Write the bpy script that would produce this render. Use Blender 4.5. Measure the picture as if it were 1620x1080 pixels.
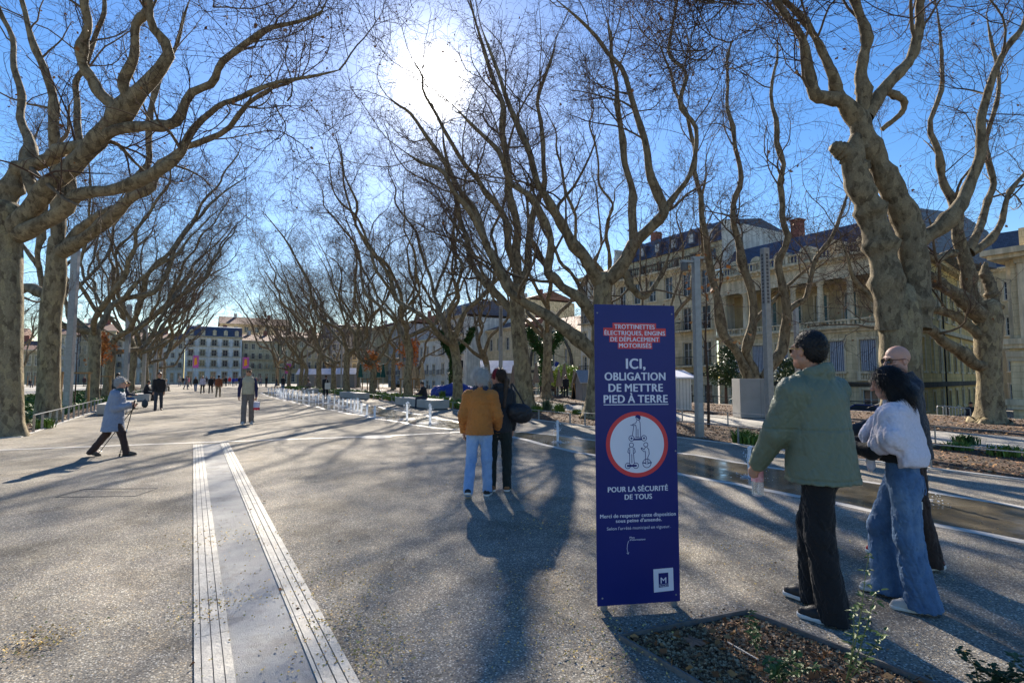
import bpy, bmesh, math, random
import numpy as np
from mathutils import Vector, Matrix
for _o in list(bpy.data.objects): bpy.data.objects.remove(_o)
R = math.radians
PI = math.pi
scn = bpy.context.scene
COL = scn.collection
# ---------------------------------------------------------------- camera
F = 845.0; HZ = 597.0; CH = 1.56
TH = math.atan((HZ-540.0)/F)
cam = bpy.data.objects.new("Camera", bpy.data.cameras.new("Camera")); COL.objects.link(cam)
cam.data.sensor_width = 36; cam.data.lens = F/1620*36; cam.data.clip_end = 5000; cam.data.clip_start = .05
cam.location = (0, 0, CH); cam.rotation_euler = (PI/2+TH, 0, 0)
scn.camera = cam
scn.view_settings.view_transform = 'Standard'; scn.view_settings.look = 'None'
scn.view_settings.exposure = 1.36; scn.view_settings.gamma = 1.0
# ---------------------------------------------------------------- world: Nishita sky, the sun itself and the glare of air round it
SEL = R(29.3); SAZ = R(-8.7)
SD = Vector((math.sin(SAZ)*math.cos(SEL), math.cos(SAZ)*math.cos(SEL), math.sin(SEL)))
W = bpy.data.worlds.new("World"); scn.world = W; W.use_nodes = True
nt = W.node_tree; nt.nodes.clear()
def wn(t, **k):
    n = nt.nodes.new(t)
    for a, b in k.items(): setattr(n, a, b)
    return n
sky = wn('ShaderNodeTexSky', sky_type='NISHITA', sun_disc=False)
sky.sun_elevation = SEL; sky.sun_rotation = SAZ; sky.altitude = 50; sky.air_density = 1.15; sky.dust_density = .2; sky.ozone_density = 3.0
hs = wn('ShaderNodeHueSaturation'); hs.inputs['Saturation'].default_value = 1.3; hs.inputs['Hue'].default_value = .508
bg = wn('ShaderNodeBackground'); bg.inputs[1].default_value = .067
tc = wn('ShaderNodeTexCoord')
dp = wn('ShaderNodeVectorMath', operation='DOT_PRODUCT'); dp.inputs[1].default_value = SD
ac = wn('ShaderNodeMath', operation='ARCCOSINE')
mr = wn('ShaderNodeMapRange', interpolation_type='SMOOTHSTEP'); mr.inputs[1].default_value = R(4.2); mr.inputs[2].default_value = R(.6)
mr2 = wn('ShaderNodeMapRange', interpolation_type='SMOOTHERSTEP'); mr2.inputs[1].default_value = R(12); mr2.inputs[2].default_value = R(2)
pw = wn('ShaderNodeMath', operation='POWER'); pw.inputs[1].default_value = 2.4
m1 = wn('ShaderNodeMath', operation='MULTIPLY'); m1.inputs[1].default_value = 2.6
m2 = wn('ShaderNodeMath', operation='MULTIPLY'); m2.inputs[1].default_value = .2
ad = wn('ShaderNodeMath', operation='ADD')
bg2 = wn('ShaderNodeBackground'); bg2.inputs[0].default_value = (1, .96, .88, 1)
ads = wn('ShaderNodeAddShader'); wo = wn('ShaderNodeOutputWorld')
L = nt.links.new
L(sky.outputs[0], hs.inputs['Color']); L(hs.outputs[0], bg.inputs[0])
L(tc.outputs['Generated'], dp.inputs[0]); L(dp.outputs['Value'], ac.inputs[0])
L(ac.outputs[0], mr.inputs[0]); L(ac.outputs[0], mr2.inputs[0]); L(mr2.outputs[0], pw.inputs[0])
L(mr.outputs[0], m1.inputs[0]); L(pw.outputs[0], m2.inputs[0]); L(m1.outputs[0], ad.inputs[0]); L(m2.outputs[0], ad.inputs[1])
L(ad.outputs[0], bg2.inputs[1]); L(bg.outputs[0], ads.inputs[0]); L(bg2.outputs[0], ads.inputs[1]); L(ads.outputs[0], wo.inputs[0])
sun = bpy.data.objects.new("Sun", bpy.data.lights.new("Sun", 'SUN')); COL.objects.link(sun)
sun.data.energy = 5.0; sun.data.angle = R(.55); sun.data.color = (1, .90, .76)
sun.rotation_euler = SD.to_track_quat('Z', 'Y').to_euler(); sun.location = SD*60
# ---------------------------------------------------------------- projection helpers: points of the real place
YAW = R(30.8)
NX, NY = math.cos(YAW), math.sin(YAW)
cT, sT = math.cos(TH), math.sin(TH)
def ray(px, py):
    v = 540.0-py
    return (px-810.0, F*cT-v*sT, F*sT+v*cT)
def P(px, py, z=0.0):
    d = ray(px, py); t = (z-CH)/d[2]
    return Vector((d[0]*t, d[1]*t, z))
def at(px, py, Y):
    d = ray(px, py); t = Y/d[1]
    return Vector((d[0]*t, Y, CH+d[2]*t))
def pa(p, a, z=0.0): return Vector((NX*p-NY*a, NY*p+NX*a, z))
def topa(v): return (NX*v[0]+NY*v[1], -NY*v[0]+NX*v[1])
# ---------------------------------------------------------------- materials
MATS = {}
def new_mat(name):
    m = bpy.data.materials.new(name); m.use_nodes = True
    nt = m.node_tree; b = nt.nodes['Principled BSDF']
    return m, nt, b
def mat(name, col, rough=.8, metal=0, bump=0, bscale=30, var=.12, vscale=6, spec=.3, sheen=0, detail=4, hue=None, alpha=1, trans=0, coat=0):
    """plain surface with a little colour variation and bump"""
    if name in MATS: return MATS[name]
    m, nt, b = new_mat(name); N = nt.nodes; Ln = nt.links.new
    b.inputs['Roughness'].default_value = rough; b.inputs['Metallic'].default_value = metal
    b.inputs['Specular IOR Level'].default_value = spec
    b.inputs['Sheen Weight'].default_value = sheen; b.inputs['Transmission Weight'].default_value = trans
    b.inputs['Coat Weight'].default_value = coat
    tc = N.new('ShaderNodeTexCoord')
    if var > 0:
        n = N.new('ShaderNodeTexNoise'); n.inputs['Scale'].default_value = vscale; n.inputs['Detail'].default_value = detail
        Ln(tc.outputs['Object'], n.inputs['Vector'])
        r = N.new('ShaderNodeValToRGB'); r.color_ramp.elements[0].position = .3; r.color_ramp.elements[1].position = .7
        c2 = hue if hue else col
        r.color_ramp.elements[0].color = (*[min(1, c*(1-var)) for c in col], 1)
        r.color_ramp.elements[1].color = (*[min(1, c*(1+var)) for c in c2], 1)
        Ln(n.outputs[0], r.inputs[0]); Ln(r.outputs[0], b.inputs['Base Color'])
    else: b.inputs['Base Color'].default_value = (*col, 1)
    if bump > 0:
        n2 = N.new('ShaderNodeTexNoise'); n2.inputs['Scale'].default_value = bscale; n2.inputs['Detail'].default_value = 5
        Ln(tc.outputs['Object'], n2.inputs['Vector'])
        bp = N.new('ShaderNodeBump'); bp.inputs['Strength'].default_value = min(1, bump); bp.inputs['Distance'].default_value = .02
        Ln(n2.outputs[0], bp.inputs['Height']); Ln(bp.outputs[0], b.inputs['Normal'])
    MATS[name] = m
    return m
def ramp(nt, stops, interp='LINEAR'):
    r = nt.nodes.new('ShaderNodeValToRGB'); cr = r.color_ramp; cr.interpolation = interp
    while len(cr.elements) < len(stops): cr.elements.new(.5)
    for e, (p, c) in zip(cr.elements, stops): e.position = p; e.color = (*c, 1) if len(c) == 3 else c
    return r
def noise(nt, vec, scale, detail=3, rough=.5):
    n = nt.nodes.new('ShaderNodeTexNoise'); n.inputs['Scale'].default_value = scale; n.inputs['Detail'].default_value = detail
    n.inputs['Roughness'].default_value = rough
    nt.links.new(vec, n.inputs['Vector']); return n.outputs[0]
def mix(nt, fac, a, b, mode='MIX'):
    m = nt.nodes.new('ShaderNodeMix'); m.data_type = 'RGBA'; m.blend_type = mode
    for i, s in ((0, fac), (6, a), (7, b)):
        if hasattr(s, 'default_value') or hasattr(s, 'links'): nt.links.new(s, m.inputs[i])
        elif isinstance(s, (int, float)): m.inputs[i].default_value = s
        else: m.inputs[i].default_value = (*s, 1)
    return m.outputs[2]
def bumpn(nt, h, strength=.5, dist=.02, prev=None):
    b = nt.nodes.new('ShaderNodeBump'); b.inputs['Strength'].default_value = strength; b.inputs['Distance'].default_value = dist
    nt.links.new(h, b.inputs['Height'])
    if prev is not None: nt.links.new(prev, b.inputs['Normal'])
    return b.outputs[0]
# ---------------------------------------------------------------- mesh building
def npmesh(name, V, Fs, smooth=False, mats=(), midx=None):
    """V (n,3) array; Fs list of (k, array(m,k)) or one array"""
    me = bpy.data.meshes.new(name)
    if isinstance(Fs, np.ndarray): Fs = [Fs]
    Fs = [f for f in Fs if len(f)]
    V = np.asarray(V, np.float32)
    me.vertices.add(len(V)); me.vertices.foreach_set('co', V.ravel())
    nl = sum(f.size for f in Fs); npol = sum(len(f) for f in Fs)
    me.loops.add(nl); me.polygons.add(npol)
    me.loops.foreach_set('vertex_index', np.concatenate([f.ravel() for f in Fs]).astype(np.int32))
    tot = np.concatenate([np.full(len(f), f.shape[1]) for f in Fs]).astype(np.int32)
    st = np.concatenate([[0], np.cumsum(tot)[:-1]]).astype(np.int32)
    me.polygons.foreach_set('loop_start', st)
    try: me.polygons.foreach_set('loop_total', tot)
    except Exception: pass
    if smooth: me.polygons.foreach_set('use_smooth', np.ones(npol, bool))
    for m in mats: me.materials.append(m)
    if midx is not None: me.polygons.foreach_set('material_index', np.asarray(midx, np.int32))
    me.update(calc_edges=True)
    return me
class MB:
    """collects boxes, tubes, lathes, prisms into one mesh"""
    def __init__(s): s.v = []; s.f = []; s.m = []; s.mi = 0
    def add(s, vs, fs):
        o = len(s.v); s.v += [tuple(v) for v in vs]; s.f += [tuple(i+o for i in f) for f in fs]; s.m += [s.mi]*len(fs); return s
    def box(s, x0, x1, y0, y1, z0, z1, M=None, bev=0):
        if bev > 0:
            b = min(bev, (x1-x0)/2.01, (y1-y0)/2.01, (z1-z0)/2.01)
            bm = bmesh.new(); bmesh.ops.create_cube(bm, size=1)
            for v in bm.verts: v.co = Vector(((x0+x1)/2+v.co.x*(x1-x0), (y0+y1)/2+v.co.y*(y1-y0), (z0+z1)/2+v.co.z*(z1-z0)))
            bmesh.ops.bevel(bm, geom=list(bm.edges), offset=b, segments=2, affect='EDGES', profile=.7)
            bm.verts.index_update(); vs = [v.co.copy() for v in bm.verts]; fs = [[v.index for v in f.verts] for f in bm.faces]; bm.free()
        else:
            vs = [Vector((x, y, z)) for z in (z0, z1) for x, y in ((x0, y0), (x1, y0), (x1, y1), (x0, y1))]
            fs = [(3, 2, 1, 0), (4, 5, 6, 7), (0, 1, 5, 4), (1, 2, 6, 5), (2, 3, 7, 6), (3, 0, 4, 7)]
        if M is not None: vs = [M @ v for v in vs]
        return s.add(vs, fs)
    def tube(s, pts, rad, k=8, cap=True, sq=1.0):
        pts = [Vector(p) for p in pts]; n = len(pts)
        if not hasattr(rad, '__len__'): rad = [rad]*n
        T = [(pts[min(i+1, n-1)]-pts[max(i-1, 0)]).normalized() for i in range(n)]
        up = Vector((0, 0, 1)) if abs(T[0].z) < .9 else Vector((1, 0, 0))
        u = (up-T[0]*up.dot(T[0])).normalized(); vs = []
        for i in range(n):
            u = (u-T[i]*u.dot(T[i])).normalized(); w = T[i].cross(u)
            for j in range(k):
                a = 2*PI*j/k; vs.append(pts[i]+(u*math.cos(a)+w*math.sin(a)*sq)*rad[i])
        fs = [(i*k+j, i*k+(j+1) % k, (i+1)*k+(j+1) % k, (i+1)*k+j) for i in range(n-1) for j in range(k)]
        if cap: fs += [tuple(range(k-1, -1, -1)), tuple((n-1)*k+j for j in range(k))]
        return s.add(vs, fs)
    def lathe(s, prof, k=16, c=(0, 0, 0), sx=1, sy=1):
        vs = [(c[0]+r*sx*math.cos(2*PI*j/k), c[1]+r*sy*math.sin(2*PI*j/k), c[2]+z) for r, z in prof for j in range(k)]; n = len(prof)
        fs = [(i*k+j, i*k+(j+1) % k, (i+1)*k+(j+1) % k, (i+1)*k+j) for i in range(n-1) for j in range(k)]
        fs += [tuple(range(k-1, -1, -1)), tuple((n-1)*k+j for j in range(k))]
        return s.add(vs, fs)
    def prism(s, poly, axis, lo, hi, M=None):
        """poly 2D points extruded along axis ('x','y','z'); poly given in the other two axes in order"""
        n = len(poly)
        def mk(p, h): return Vector({'x': (h, p[0], p[1]), 'y': (p[0], h, p[1]), 'z': (p[0], p[1], h)}[axis])
        vs = [mk(p, lo) for p in poly]+[mk(p, hi) for p in poly]
        if M is not None: vs = [M @ v for v in vs]
        fs = [tuple(range(n-1, -1, -1)), tuple(range(n, 2*n))]+[(i, (i+1) % n, n+(i+1) % n, n+i) for i in range(n)]
        return s.add(vs, fs)
    def quad(s, a, b, c, d): return s.add([a, b, c, d], [(0, 1, 2, 3)])
    def mesh(s, name, mats, smooth=False, fix=True):
        me = bpy.data.meshes.new(name); me.from_pydata(s.v, [], s.f)
        if not isinstance(mats, (list, tuple)): mats = [mats]
        for m in mats: me.materials.append(m)
        me.polygons.foreach_set('material_index', s.m)
        if fix:
            bm = bmesh.new(); bm.from_mesh(me); bmesh.ops.recalc_face_normals(bm, faces=bm.faces); bm.to_mesh(me); bm.free()
        if smooth:
            me.polygons.foreach_set('use_smooth', [True]*len(me.polygons))
            me.set_sharp_from_angle(angle=R(40))
        me.update(); return me
    def obj(s, name, mats, parent=None, smooth=False, loc=(0, 0, 0), rotz=0):
        return link(name, s.mesh(name, mats, smooth), parent, loc, rotz)
def link(name, me, parent=None, loc=(0, 0, 0), rotz=0):
    o = bpy.data.objects.new(name, me); COL.objects.link(o); o.location = loc; o.rotation_euler = (0, 0, rotz)
    if parent is not None: o.parent = parent
    return o
def tag(o, label=None, cat=None, group=None, kind=None):
    if label: o['label'] = label
    if cat: o['category'] = cat
    if group: o['group'] = group
    if kind: o['kind'] = kind
    return o
def thing(name, label, cat, loc=(0, 0, 0), rotz=0, group=None):
    o = bpy.data.objects.new(name, None); COL.objects.link(o); o.empty_display_size = .2
    o.location = loc; o.rotation_euler = (0, 0, rotz); return tag(o, label, cat, group)
def kids(o): return KIDS.get(o.name, [])
KIDS = {}
def dup(root, loc, rotz=0, label=None, group=None, scale=1):
    """copy of a thing with its parts and sub-parts"""
    def cp(o, par):
        c = o.copy(); COL.objects.link(c)
        if par is not None: c.parent = par
        for ch in [x for x in o.children]: cp(ch, c)
        return c
    r = cp(root, None); r.location = loc; r.rotation_euler = (0, 0, rotz); r.scale = (scale,)*3
    if label: r['label'] = label
    if group: r['group'] = group
    return r
def struct(o): o['kind'] = 'structure'; return o
ORD = ['first', 'second', 'third', 'fourth', 'fifth', 'sixth', 'seventh', 'eighth', 'ninth', 'tenth', 'eleventh', 'twelfth', 'thirteenth', 'fourteenth', 'fifteenth', 'sixteenth', 'seventeenth', 'eighteenth', 'nineteenth', 'twentieth', 'twenty-first', 'twenty-second', 'twenty-third', 'twenty-fourth', 'twenty-fifth', 'twenty-sixth', 'twenty-seventh', 'twenty-eighth', 'twenty-ninth', 'thirtieth', 'thirty-first', 'thirty-second', 'thirty-third', 'thirty-fourth', 'thirty-fifth', 'thirty-sixth', 'thirty-seventh', 'thirty-eighth', 'thirty-ninth', 'fortieth']
# ================================================================ GROUND
def aggregate_mat(name, cols, scale, base, edge=.25, stain=(.7, .7, .68)):
    m, nt, b = new_mat(name); N = nt.nodes; Ln = nt.links.new
    tc = N.new('ShaderNodeTexCoord'); O = tc.outputs['Object']
    v = N.new('ShaderNodeTexVoronoi'); v.inputs['Scale'].default_value = scale; Ln(O, v.inputs['Vector'])
    sp = N.new('ShaderNodeSeparateColor'); Ln(v.outputs['Color'], sp.inputs[0])
    k = len(cols); r = ramp(nt, [(i/k, c) for i, c in enumerate(cols)], 'CONSTANT'); Ln(sp.outputs[0], r.inputs[0])
    ed = N.new('ShaderNodeMapRange'); ed.inputs[1].default_value = .35; ed.inputs[2].default_value = .6; Ln(v.outputs['Distance'], ed.inputs[0])
    c = mix(nt, ed.outputs[0], r.outputs[0], base)
    st = ramp(nt, [(.35, stain), (.6, (1, 1, 1))]); Ln(noise(nt, O, .35, 6, .62), st.inputs[0])
    c = mix(nt, 1.0, c, st.outputs[0], 'MULTIPLY')
    st2 = ramp(nt, [(.4, (.86, .85, .84)), (.62, (1.06, 1.05, 1.0))]); Ln(noise(nt, O, 3.1, 5, .6), st2.inputs[0])
    c = mix(nt, 1.0, c, st2.outputs[0], 'MULTIPLY')
    vg = N.new('ShaderNodeTexVoronoi'); vg.inputs['Scale'].default_value = 2.3; Ln(O, vg.inputs['Vector']); g = ramp(nt, [(0, (.6, .6, .6)), (.035, (.68, .67, .66)), (.06, (1, 1, 1))]); Ln(vg.outputs['Distance'], g.inputs[0]); c = mix(nt, 1.0, c, g.outputs[0], 'MULTIPLY')
    vb = ramp(nt, [(.40, (.80, .78, .75)), (.47, (1, 1, 1)), (.60, (1, 1, 1)), (.68, (1.07, 1.06, 1.04))]); Ln(noise(nt, O, 1.1, 7, .7), vb.inputs[0]); c = mix(nt, 1.0, c, vb.outputs[0], 'MULTIPLY')
    Ln(c, b.inputs['Base Color']); b.inputs['Roughness'].default_value = .88; b.inputs['Specular IOR Level'].default_value = .2
    inv = N.new('ShaderNodeMath'); inv.operation = 'SUBTRACT'; inv.inputs[0].default_value = 1; Ln(v.outputs['Distance'], inv.inputs[1])
    bn = bumpn(nt, inv.outputs[0], .55, .006)
    bn = bumpn(nt, noise(nt, O, 25, 3), .25, .01, bn)
    Ln(bn, b.inputs['Normal'])
    return m
M_agg = aggregate_mat('exposed_aggregate', [(.20, .185, .165), (.50, .46, .39), (.31, .285, .25), (.78, .73, .64), (.09, .085, .08), (.56, .45, .31), (.40, .365, .315)], 88, (.25, .23, .20))
M_path = aggregate_mat('path_concrete', [(.42, .41, .38), (.5, .48, .44), (.46, .45, .42), (.38, .37, .35)], 110, (.45, .43, .40))
M_strip = aggregate_mat('fine_concrete', [(.40, .41, .41), (.47, .47, .46), (.43, .43, .43), (.36, .36, .36)], 190, (.42, .42, .42))
M_asph = aggregate_mat('asphalt', [(.05, .05, .05), (.07, .07, .07), (.06, .06, .06)], 120, (.055, .055, .055))
def mulch_mat():
    m, nt, b = new_mat('mulch'); N = nt.nodes; Ln = nt.links.new
    tc = N.new('ShaderNodeTexCoord'); O = tc.outputs['Object']
    v = N.new('ShaderNodeTexVoronoi'); v.inputs['Scale'].default_value = 26; Ln(O, v.inputs['Vector'])
    sp = N.new('ShaderNodeSeparateColor'); Ln(v.outputs['Color'], sp.inputs[0])
    r = ramp(nt, [(0, (.035, .022, .015)), (.3, (.12, .075, .045)), (.55, (.06, .04, .025)), (.75, (.19, .12, .07)), (.92, (.13, .045, .02))], 'CONSTANT'); Ln(sp.outputs[0], r.inputs[0])
    st = ramp(nt, [(.35, (.6, .6, .6)), (.65, (1.2, 1.15, 1.1))]); Ln(noise(nt, O, 1.3, 5), st.inputs[0])
    Ln(mix(nt, 1.0, r.outputs[0], st.outputs[0], 'MULTIPLY'), b.inputs['Base Color']); b.inputs['Roughness'].default_value = .95
    Ln(bumpn(nt, v.outputs['Distance'], 1, .03), b.inputs['Normal']); return m
M_mulch = mulch_mat()
M_white = mat('white_stone_line', (.66, .63, .57), .6, bump=.2, var=.08, vscale=3)
M_kerb = mat('kerb_concrete', (.46, .45, .42), .8, bump=.3, var=.1, vscale=4)
M_conc = mat('bench_concrete', (.38, .37, .35), .75, bump=.25, var=.08, vscale=2.5)
M_galv = mat('galvanised_steel', (.28, .28, .28), .5, metal=.35, bump=.05, var=.12, vscale=9, spec=.5)
M_steel_dark = mat('dark_steel', (.09, .09, .1), .45, metal=.6)
def sheet(name, m, polys, z, pacoord=True, kind='structure'):
    mb = MB()
    for poly in polys: mb.add([(q[0], q[1], z) for q in poly], [tuple(range(len(poly)))])
    me = mb.mesh(name, m); o = link(name, me, rotz=YAW if pacoord else 0); o['kind'] = kind; return o
# base ground to the horizon with the drop to the street on the right
def gz(p): return 0 if p < 27 else (-1.9*min(1, (p-27)/17.0))
ps = [-900, -40, -11, -4, 0, 12, 20, 27, 31, 35, 39, 44, 60, 900]; as_ = [-120, -20, 0, 10, 20, 40, 80, 160, 300, 1200]
V = np.array([(p, a, gz(p)) for a in as_ for p in ps], float)
n = len(ps); Fq = np.array([(j*n+i, j*n+i+1, (j+1)*n+i+1, (j+1)*n+i) for j in range(len(as_)-1) for i in range(n-1)])
struct(link('ground', npmesh('ground', V, Fq, mats=[M_agg]), rotz=YAW))
o = sheet('street', M_asph, [[(45, -60), (52, -60), (52, 240), (45, 240)]], -1.896)
sheet('far_street', M_asph, [[(-120, 118), (120, 118), (120, 128), (-120, 128)]], .008)
# white stone line across the esplanade
l1 = topa(P(-60, 714)); l2 = topa(P(310, 700)); l3 = topa(P(620, 689)); l4 = topa(P(790, 680))
def band(pts, w):
    L_, R_ = [], []
    for i, q in enumerate(pts):
        a = pts[max(0, i-1)]; b = pts[min(len(pts)-1, i+1)]; d = Vector((b[0]-a[0], b[1]-a[1])).normalized()
        nx, ny = -d.y*w/2, d.x*w/2; L_.append((q[0]+nx, q[1]+ny)); R_.append((q[0]-nx, q[1]-ny))
    return [[R_[i], R_[i+1], L_[i+1], L_[i]] for i in range(len(pts)-1)]
sheet('stone_line', M_white, band([l1, l2, l3, l4], .16), .005)
# tactile guiding strips and paler slab between them
pL0 = topa(P(307, 1080))[0]; pL1 = topa(P(373, 1080))[0]; pR0 = topa(P(502, 1080))[0]; pR1 = topa(P(568, 1080))[0]
aEnd = topa(P(335, 702))[1]
sheet('guide_path', M_strip, [[(pL0, -1), (pR1, -1), (pR1, aEnd), (pL0, aEnd)]], .004)
M_rib = mat('tactile_rib', (.52, .49, .43), .7, bump=.35, bscale=60, var=.2, vscale=9, detail=8)
M_groove = mat('tactile_groove', (.10, .10, .10), .9)
for q, (a0, a1) in enumerate(((pL0, pL1), (pR0, pR1))):
    t = thing('tactile_strip', ['left ribbed pale tactile guiding strip, nearly upright in view', 'right ribbed pale tactile guiding strip, running aslant to bottom centre'][q], 'tactile strip', pa(a0, 0, 0), YAW, 'tactile guiding strips')
    w = a1-a0; mb = MB(); mb.box(0, w, -1, aEnd, .005, .008); mb.obj('groove_bed', M_groove, t)
    ribs = [(0, .17), (.20, .46), (.49, .74), (.77, 1.0)] if q == 0 else [(0, .10), (.13, .42), (.46, .70), (.74, 1.0)]
    for r0, r1 in ribs:
        mb = MB(); y = -1.0; rr = random.Random(q*7+int(r0*50))
        while y < aEnd-.01:
            y2 = min(aEnd, y+1.2); mb.box(r0*w, r1*w, y+.002, y2-.002, .0082, .0125+rr.random()*.001); y = y2
        mb.obj('rib', M_rib, t)
# drain line / joint on the far promenade
sheet('expansion_joint', mat('joint', (.2, .19, .18), .9), [[(pL0-.004, aEnd+.1), (pL0+.008, aEnd+.1), (pL0+.008, 60), (pL0-.004, 60)]], .004)
# side path on the right and left
sheet('side_path', M_path, [[(15.3, -30), (18.4, -30), (18.4, 150), (15.3, 150)]], .005)
sheet('side_path', M_path, [[(-23, -10), (-11.5, -10), (-11.5, 150), (-23, 150)]], .005)
# planting beds (earth sheets a hair above the ground; kerbs are real steps)
def rect(p0, p1, a0, a1): return [(p0, a0), (p1, a0), (p1, a1), (p0, a1)]
sheet('bed_soil', M_mulch, [rect(11.0, 15.2, -30, 100)], .012)
sheet('bed_soil', M_mulch, [rect(18.5, 26.5, -30, 100)], .012)
sheet('bed_soil', M_mulch, [rect(-11.4, -3.9, 18.8, 110)], .012)
sheet('bed_soil', M_mulch, [rect(-34, -23.1, 10, 110)], .012)
for nm, (p0, p1, a0, a1) in (('right', (10.9, 11.0, -30, 100)), ('left', (-3.9, -3.8, 18.7, 110)), ('left', (-11.4, -3.9, 18.7, 18.8)), ('right', (15.2, 15.3, -30, 100)), ('right', (18.4, 18.5, -30, 100))):
    mb = MB(); mb.box(p0, p1, a0, a1, -.05, .018); struct(mb.obj('bed_edge', M_kerb, rotz=YAW))
# recessed bed in the foreground: edging steel, wood chips
c0 = P(984, 1012); c1 = P(1182, 972); c2 = P(1500, 1098); c3 = P(1090, 1140)
dd = (c2-c1); c2 = c1+dd*1.6; c3 = c0+(P(1095, 1078)-c0)*2.3
bedpoly = [c0, c3, c2, c1]
mb = MB(); mb.add([(v.x, v.y, .003) for v in bedpoly], [(0, 1, 2, 3)]); struct(mb.obj('bed_soil', M_mulch))
t = thing('bed_edging', 'low concrete edging round the wood chip bed in the foreground', 'edging', c1)
for i in range(4):
    a = bedpoly[i]; b = bedpoly[(i+1) % 4]; d = (b-a).normalized(); nrm = Vector((d.y, -d.x, 0)); w = .014
    q = [a-d*w-nrm*w*0, b+d*w, b+d*w+nrm*w, a-d*w+nrm*w]
    mb = MB(); mb.prism([(v.x-c1.x, v.y-c1.y) for v in q], 'z', -.05, .034 if i != 0 else .03); mb.obj('edging_bar', mat('edging_concrete', (.16, .15, .14), .8, bump=.4, var=.25, vscale=14), t)
# ---- wet channel of the fountain: a real thin water film
def water_mat():
    m, nt, b = new_mat('wet_film'); N = nt.nodes; Ln = nt.links.new
    tc = N.new('ShaderNodeTexCoord'); O = tc.outputs['Object']
    c = ramp(nt, [(.3, (.055, .048, .034)), (.5, (.12, .10, .07)), (.7, (.21, .18, .13))]); Ln(noise(nt, O, 1.4, 5, .6), c.inputs[0])
    Ln(c.outputs[0], b.inputs['Base Color'])
    r = ramp(nt, [(.35, (.07,)*3), (.6, (.2,)*3)]); Ln(noise(nt, O, 3.2, 4, .6), r.inputs[0]); Ln(r.outputs[0], b.inputs['Roughness'])
    b.inputs['IOR'].default_value = 1.33; b.inputs['Specular IOR Level'].default_value = .5
    Ln(bumpn(nt, noise(nt, O, 9, 3), .05, .01), b.inputs['Normal']); return m
M_wet = water_mat()
M_damp = aggregate_mat('damp_rim', [(.30, .29, .27), (.36, .35, .32), (.27, .26, .24)], 110, (.30, .29, .27))
def blob(p0f, p1f, a0, a1, seed, amp=.18, n=60):
    rr = random.Random(seed); ph = [rr.uniform(0, 6.3) for _ in range(8)]
    def w(t, k): return amp*(math.sin(t*1.7+ph[k])+.6*math.sin(t*4.1+ph[k+1])+.3*math.sin(t*9+ph[k+2]))
    Lp, Rp = [], []
    for i in range(n+1):
        a = a0+(a1-a0)*i/n; e = min(1, math.sin(PI*i/n)**.35+1e-3)
        c = (p0f(a)+p1f(a))/2; h = (p1f(a)-p0f(a))/2*e
        Lp.append((c-h+w(a, 0)*e, a)); Rp.append((c+h+w(a, 3)*e, a))
    return [[Lp[i], Rp[i], Rp[i+1], Lp[i+1]] for i in range(n)]
near = blob(lambda a: 6.95, lambda a: 8.5+.02*a, -6, 13.2, 1, .05)
far = blob(lambda a: 6.0-.01*a, lambda a: 8.5, 14.6, 62, 3, .12, 140)
def grow_poly(qs, d): 
    out = []
    for q in qs: out.append([(q[0][0]-d, q[0][1]), (q[1][0]+d, q[1][1]), (q[2][0]+d, q[2][1]), (q[3][0]-d, q[3][1])])
    return out
M_rim = mat('pale_fountain_rim', (.55, .52, .46), .6, bump=.2, var=.1, vscale=2)
sheet('fountain_slab', M_rim, grow_poly(near, .16)+grow_poly(far, .2), .004)
sheet('fountain_water', M_wet, near+far, .009)
# manhole cover lines
mc = P(172, 779)
mb = MB(); 
for i in range(2): mb.box(-.5, .5, -.25+i*.5-.006, -.25+i*.5+.006, .002, .005); mb.box(-.5+i-.006, -.5+i+.006, -.25, .25, .002, .0052)
tag(mb.obj('manhole_cover', M_groove, loc=mc, rotz=R(3)), 'thin dark rectangular cover outline in the paving at left', 'manhole cover')
pc = P(905, 1); 
dr = P(600, 682)
mb = MB(); mb.lathe([(.42, .004), (.42, .008)], 28); tag(mb.obj('manhole_cover', M_kerb, loc=P(596, 691)), 'pale round cover in the paving by the white line', 'manhole cover')
# ================================================================ TREES
rng = np.random.default_rng(11)
def nrmz(v): return v/np.maximum(np.linalg.norm(v, axis=-1, keepdims=True), 1e-9)
def wiggle(pts, rads, rg, amt=.045):
    pts = [np.asarray(p, float) for p in pts]; P_ = [pts[0]]; R_ = [rads[0]]
    for i in range(1, len(pts)):
        d = pts[i]-pts[i-1]; l = np.linalg.norm(d)
        if l > .8:
            for f_ in ((.5,) if l < 2.5 else (.33, .67)): o = rg.normal(0, amt*min(l, 3.0), 3); P_.append(pts[i-1]+d*f_+o*(1, 1, .5)); R_.append(rads[i-1]*(1-f_)+rads[i]*f_)
        P_.append(pts[i]); R_.append(rads[i])
    R_[-1] *= .35 if amt > .02 else .8; return np.array(P_), np.array(R_)
def resample(pts, rads, n):
    """Catmull-Rom through control points"""
    pts = np.asarray(pts, float); rads = np.asarray(rads, float); m = len(pts)
    Q = np.vstack([2*pts[0]-pts[1], pts, 2*pts[-1]-pts[-2]]); t = np.linspace(0, m-1-1e-6, n); i = t.astype(int); f = (t-i)[:, None]
    p0, p1, p2, p3 = Q[i], Q[i+1], Q[i+2], Q[i+3]
    out = .5*((2*p1)+(-p0+p2)*f+(2*p0-5*p1+4*p2-p3)*f*f+(-p0+3*p1-3*p2+p3)*f**3)
    return out, np.interp(t, np.arange(m), rads)
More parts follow.
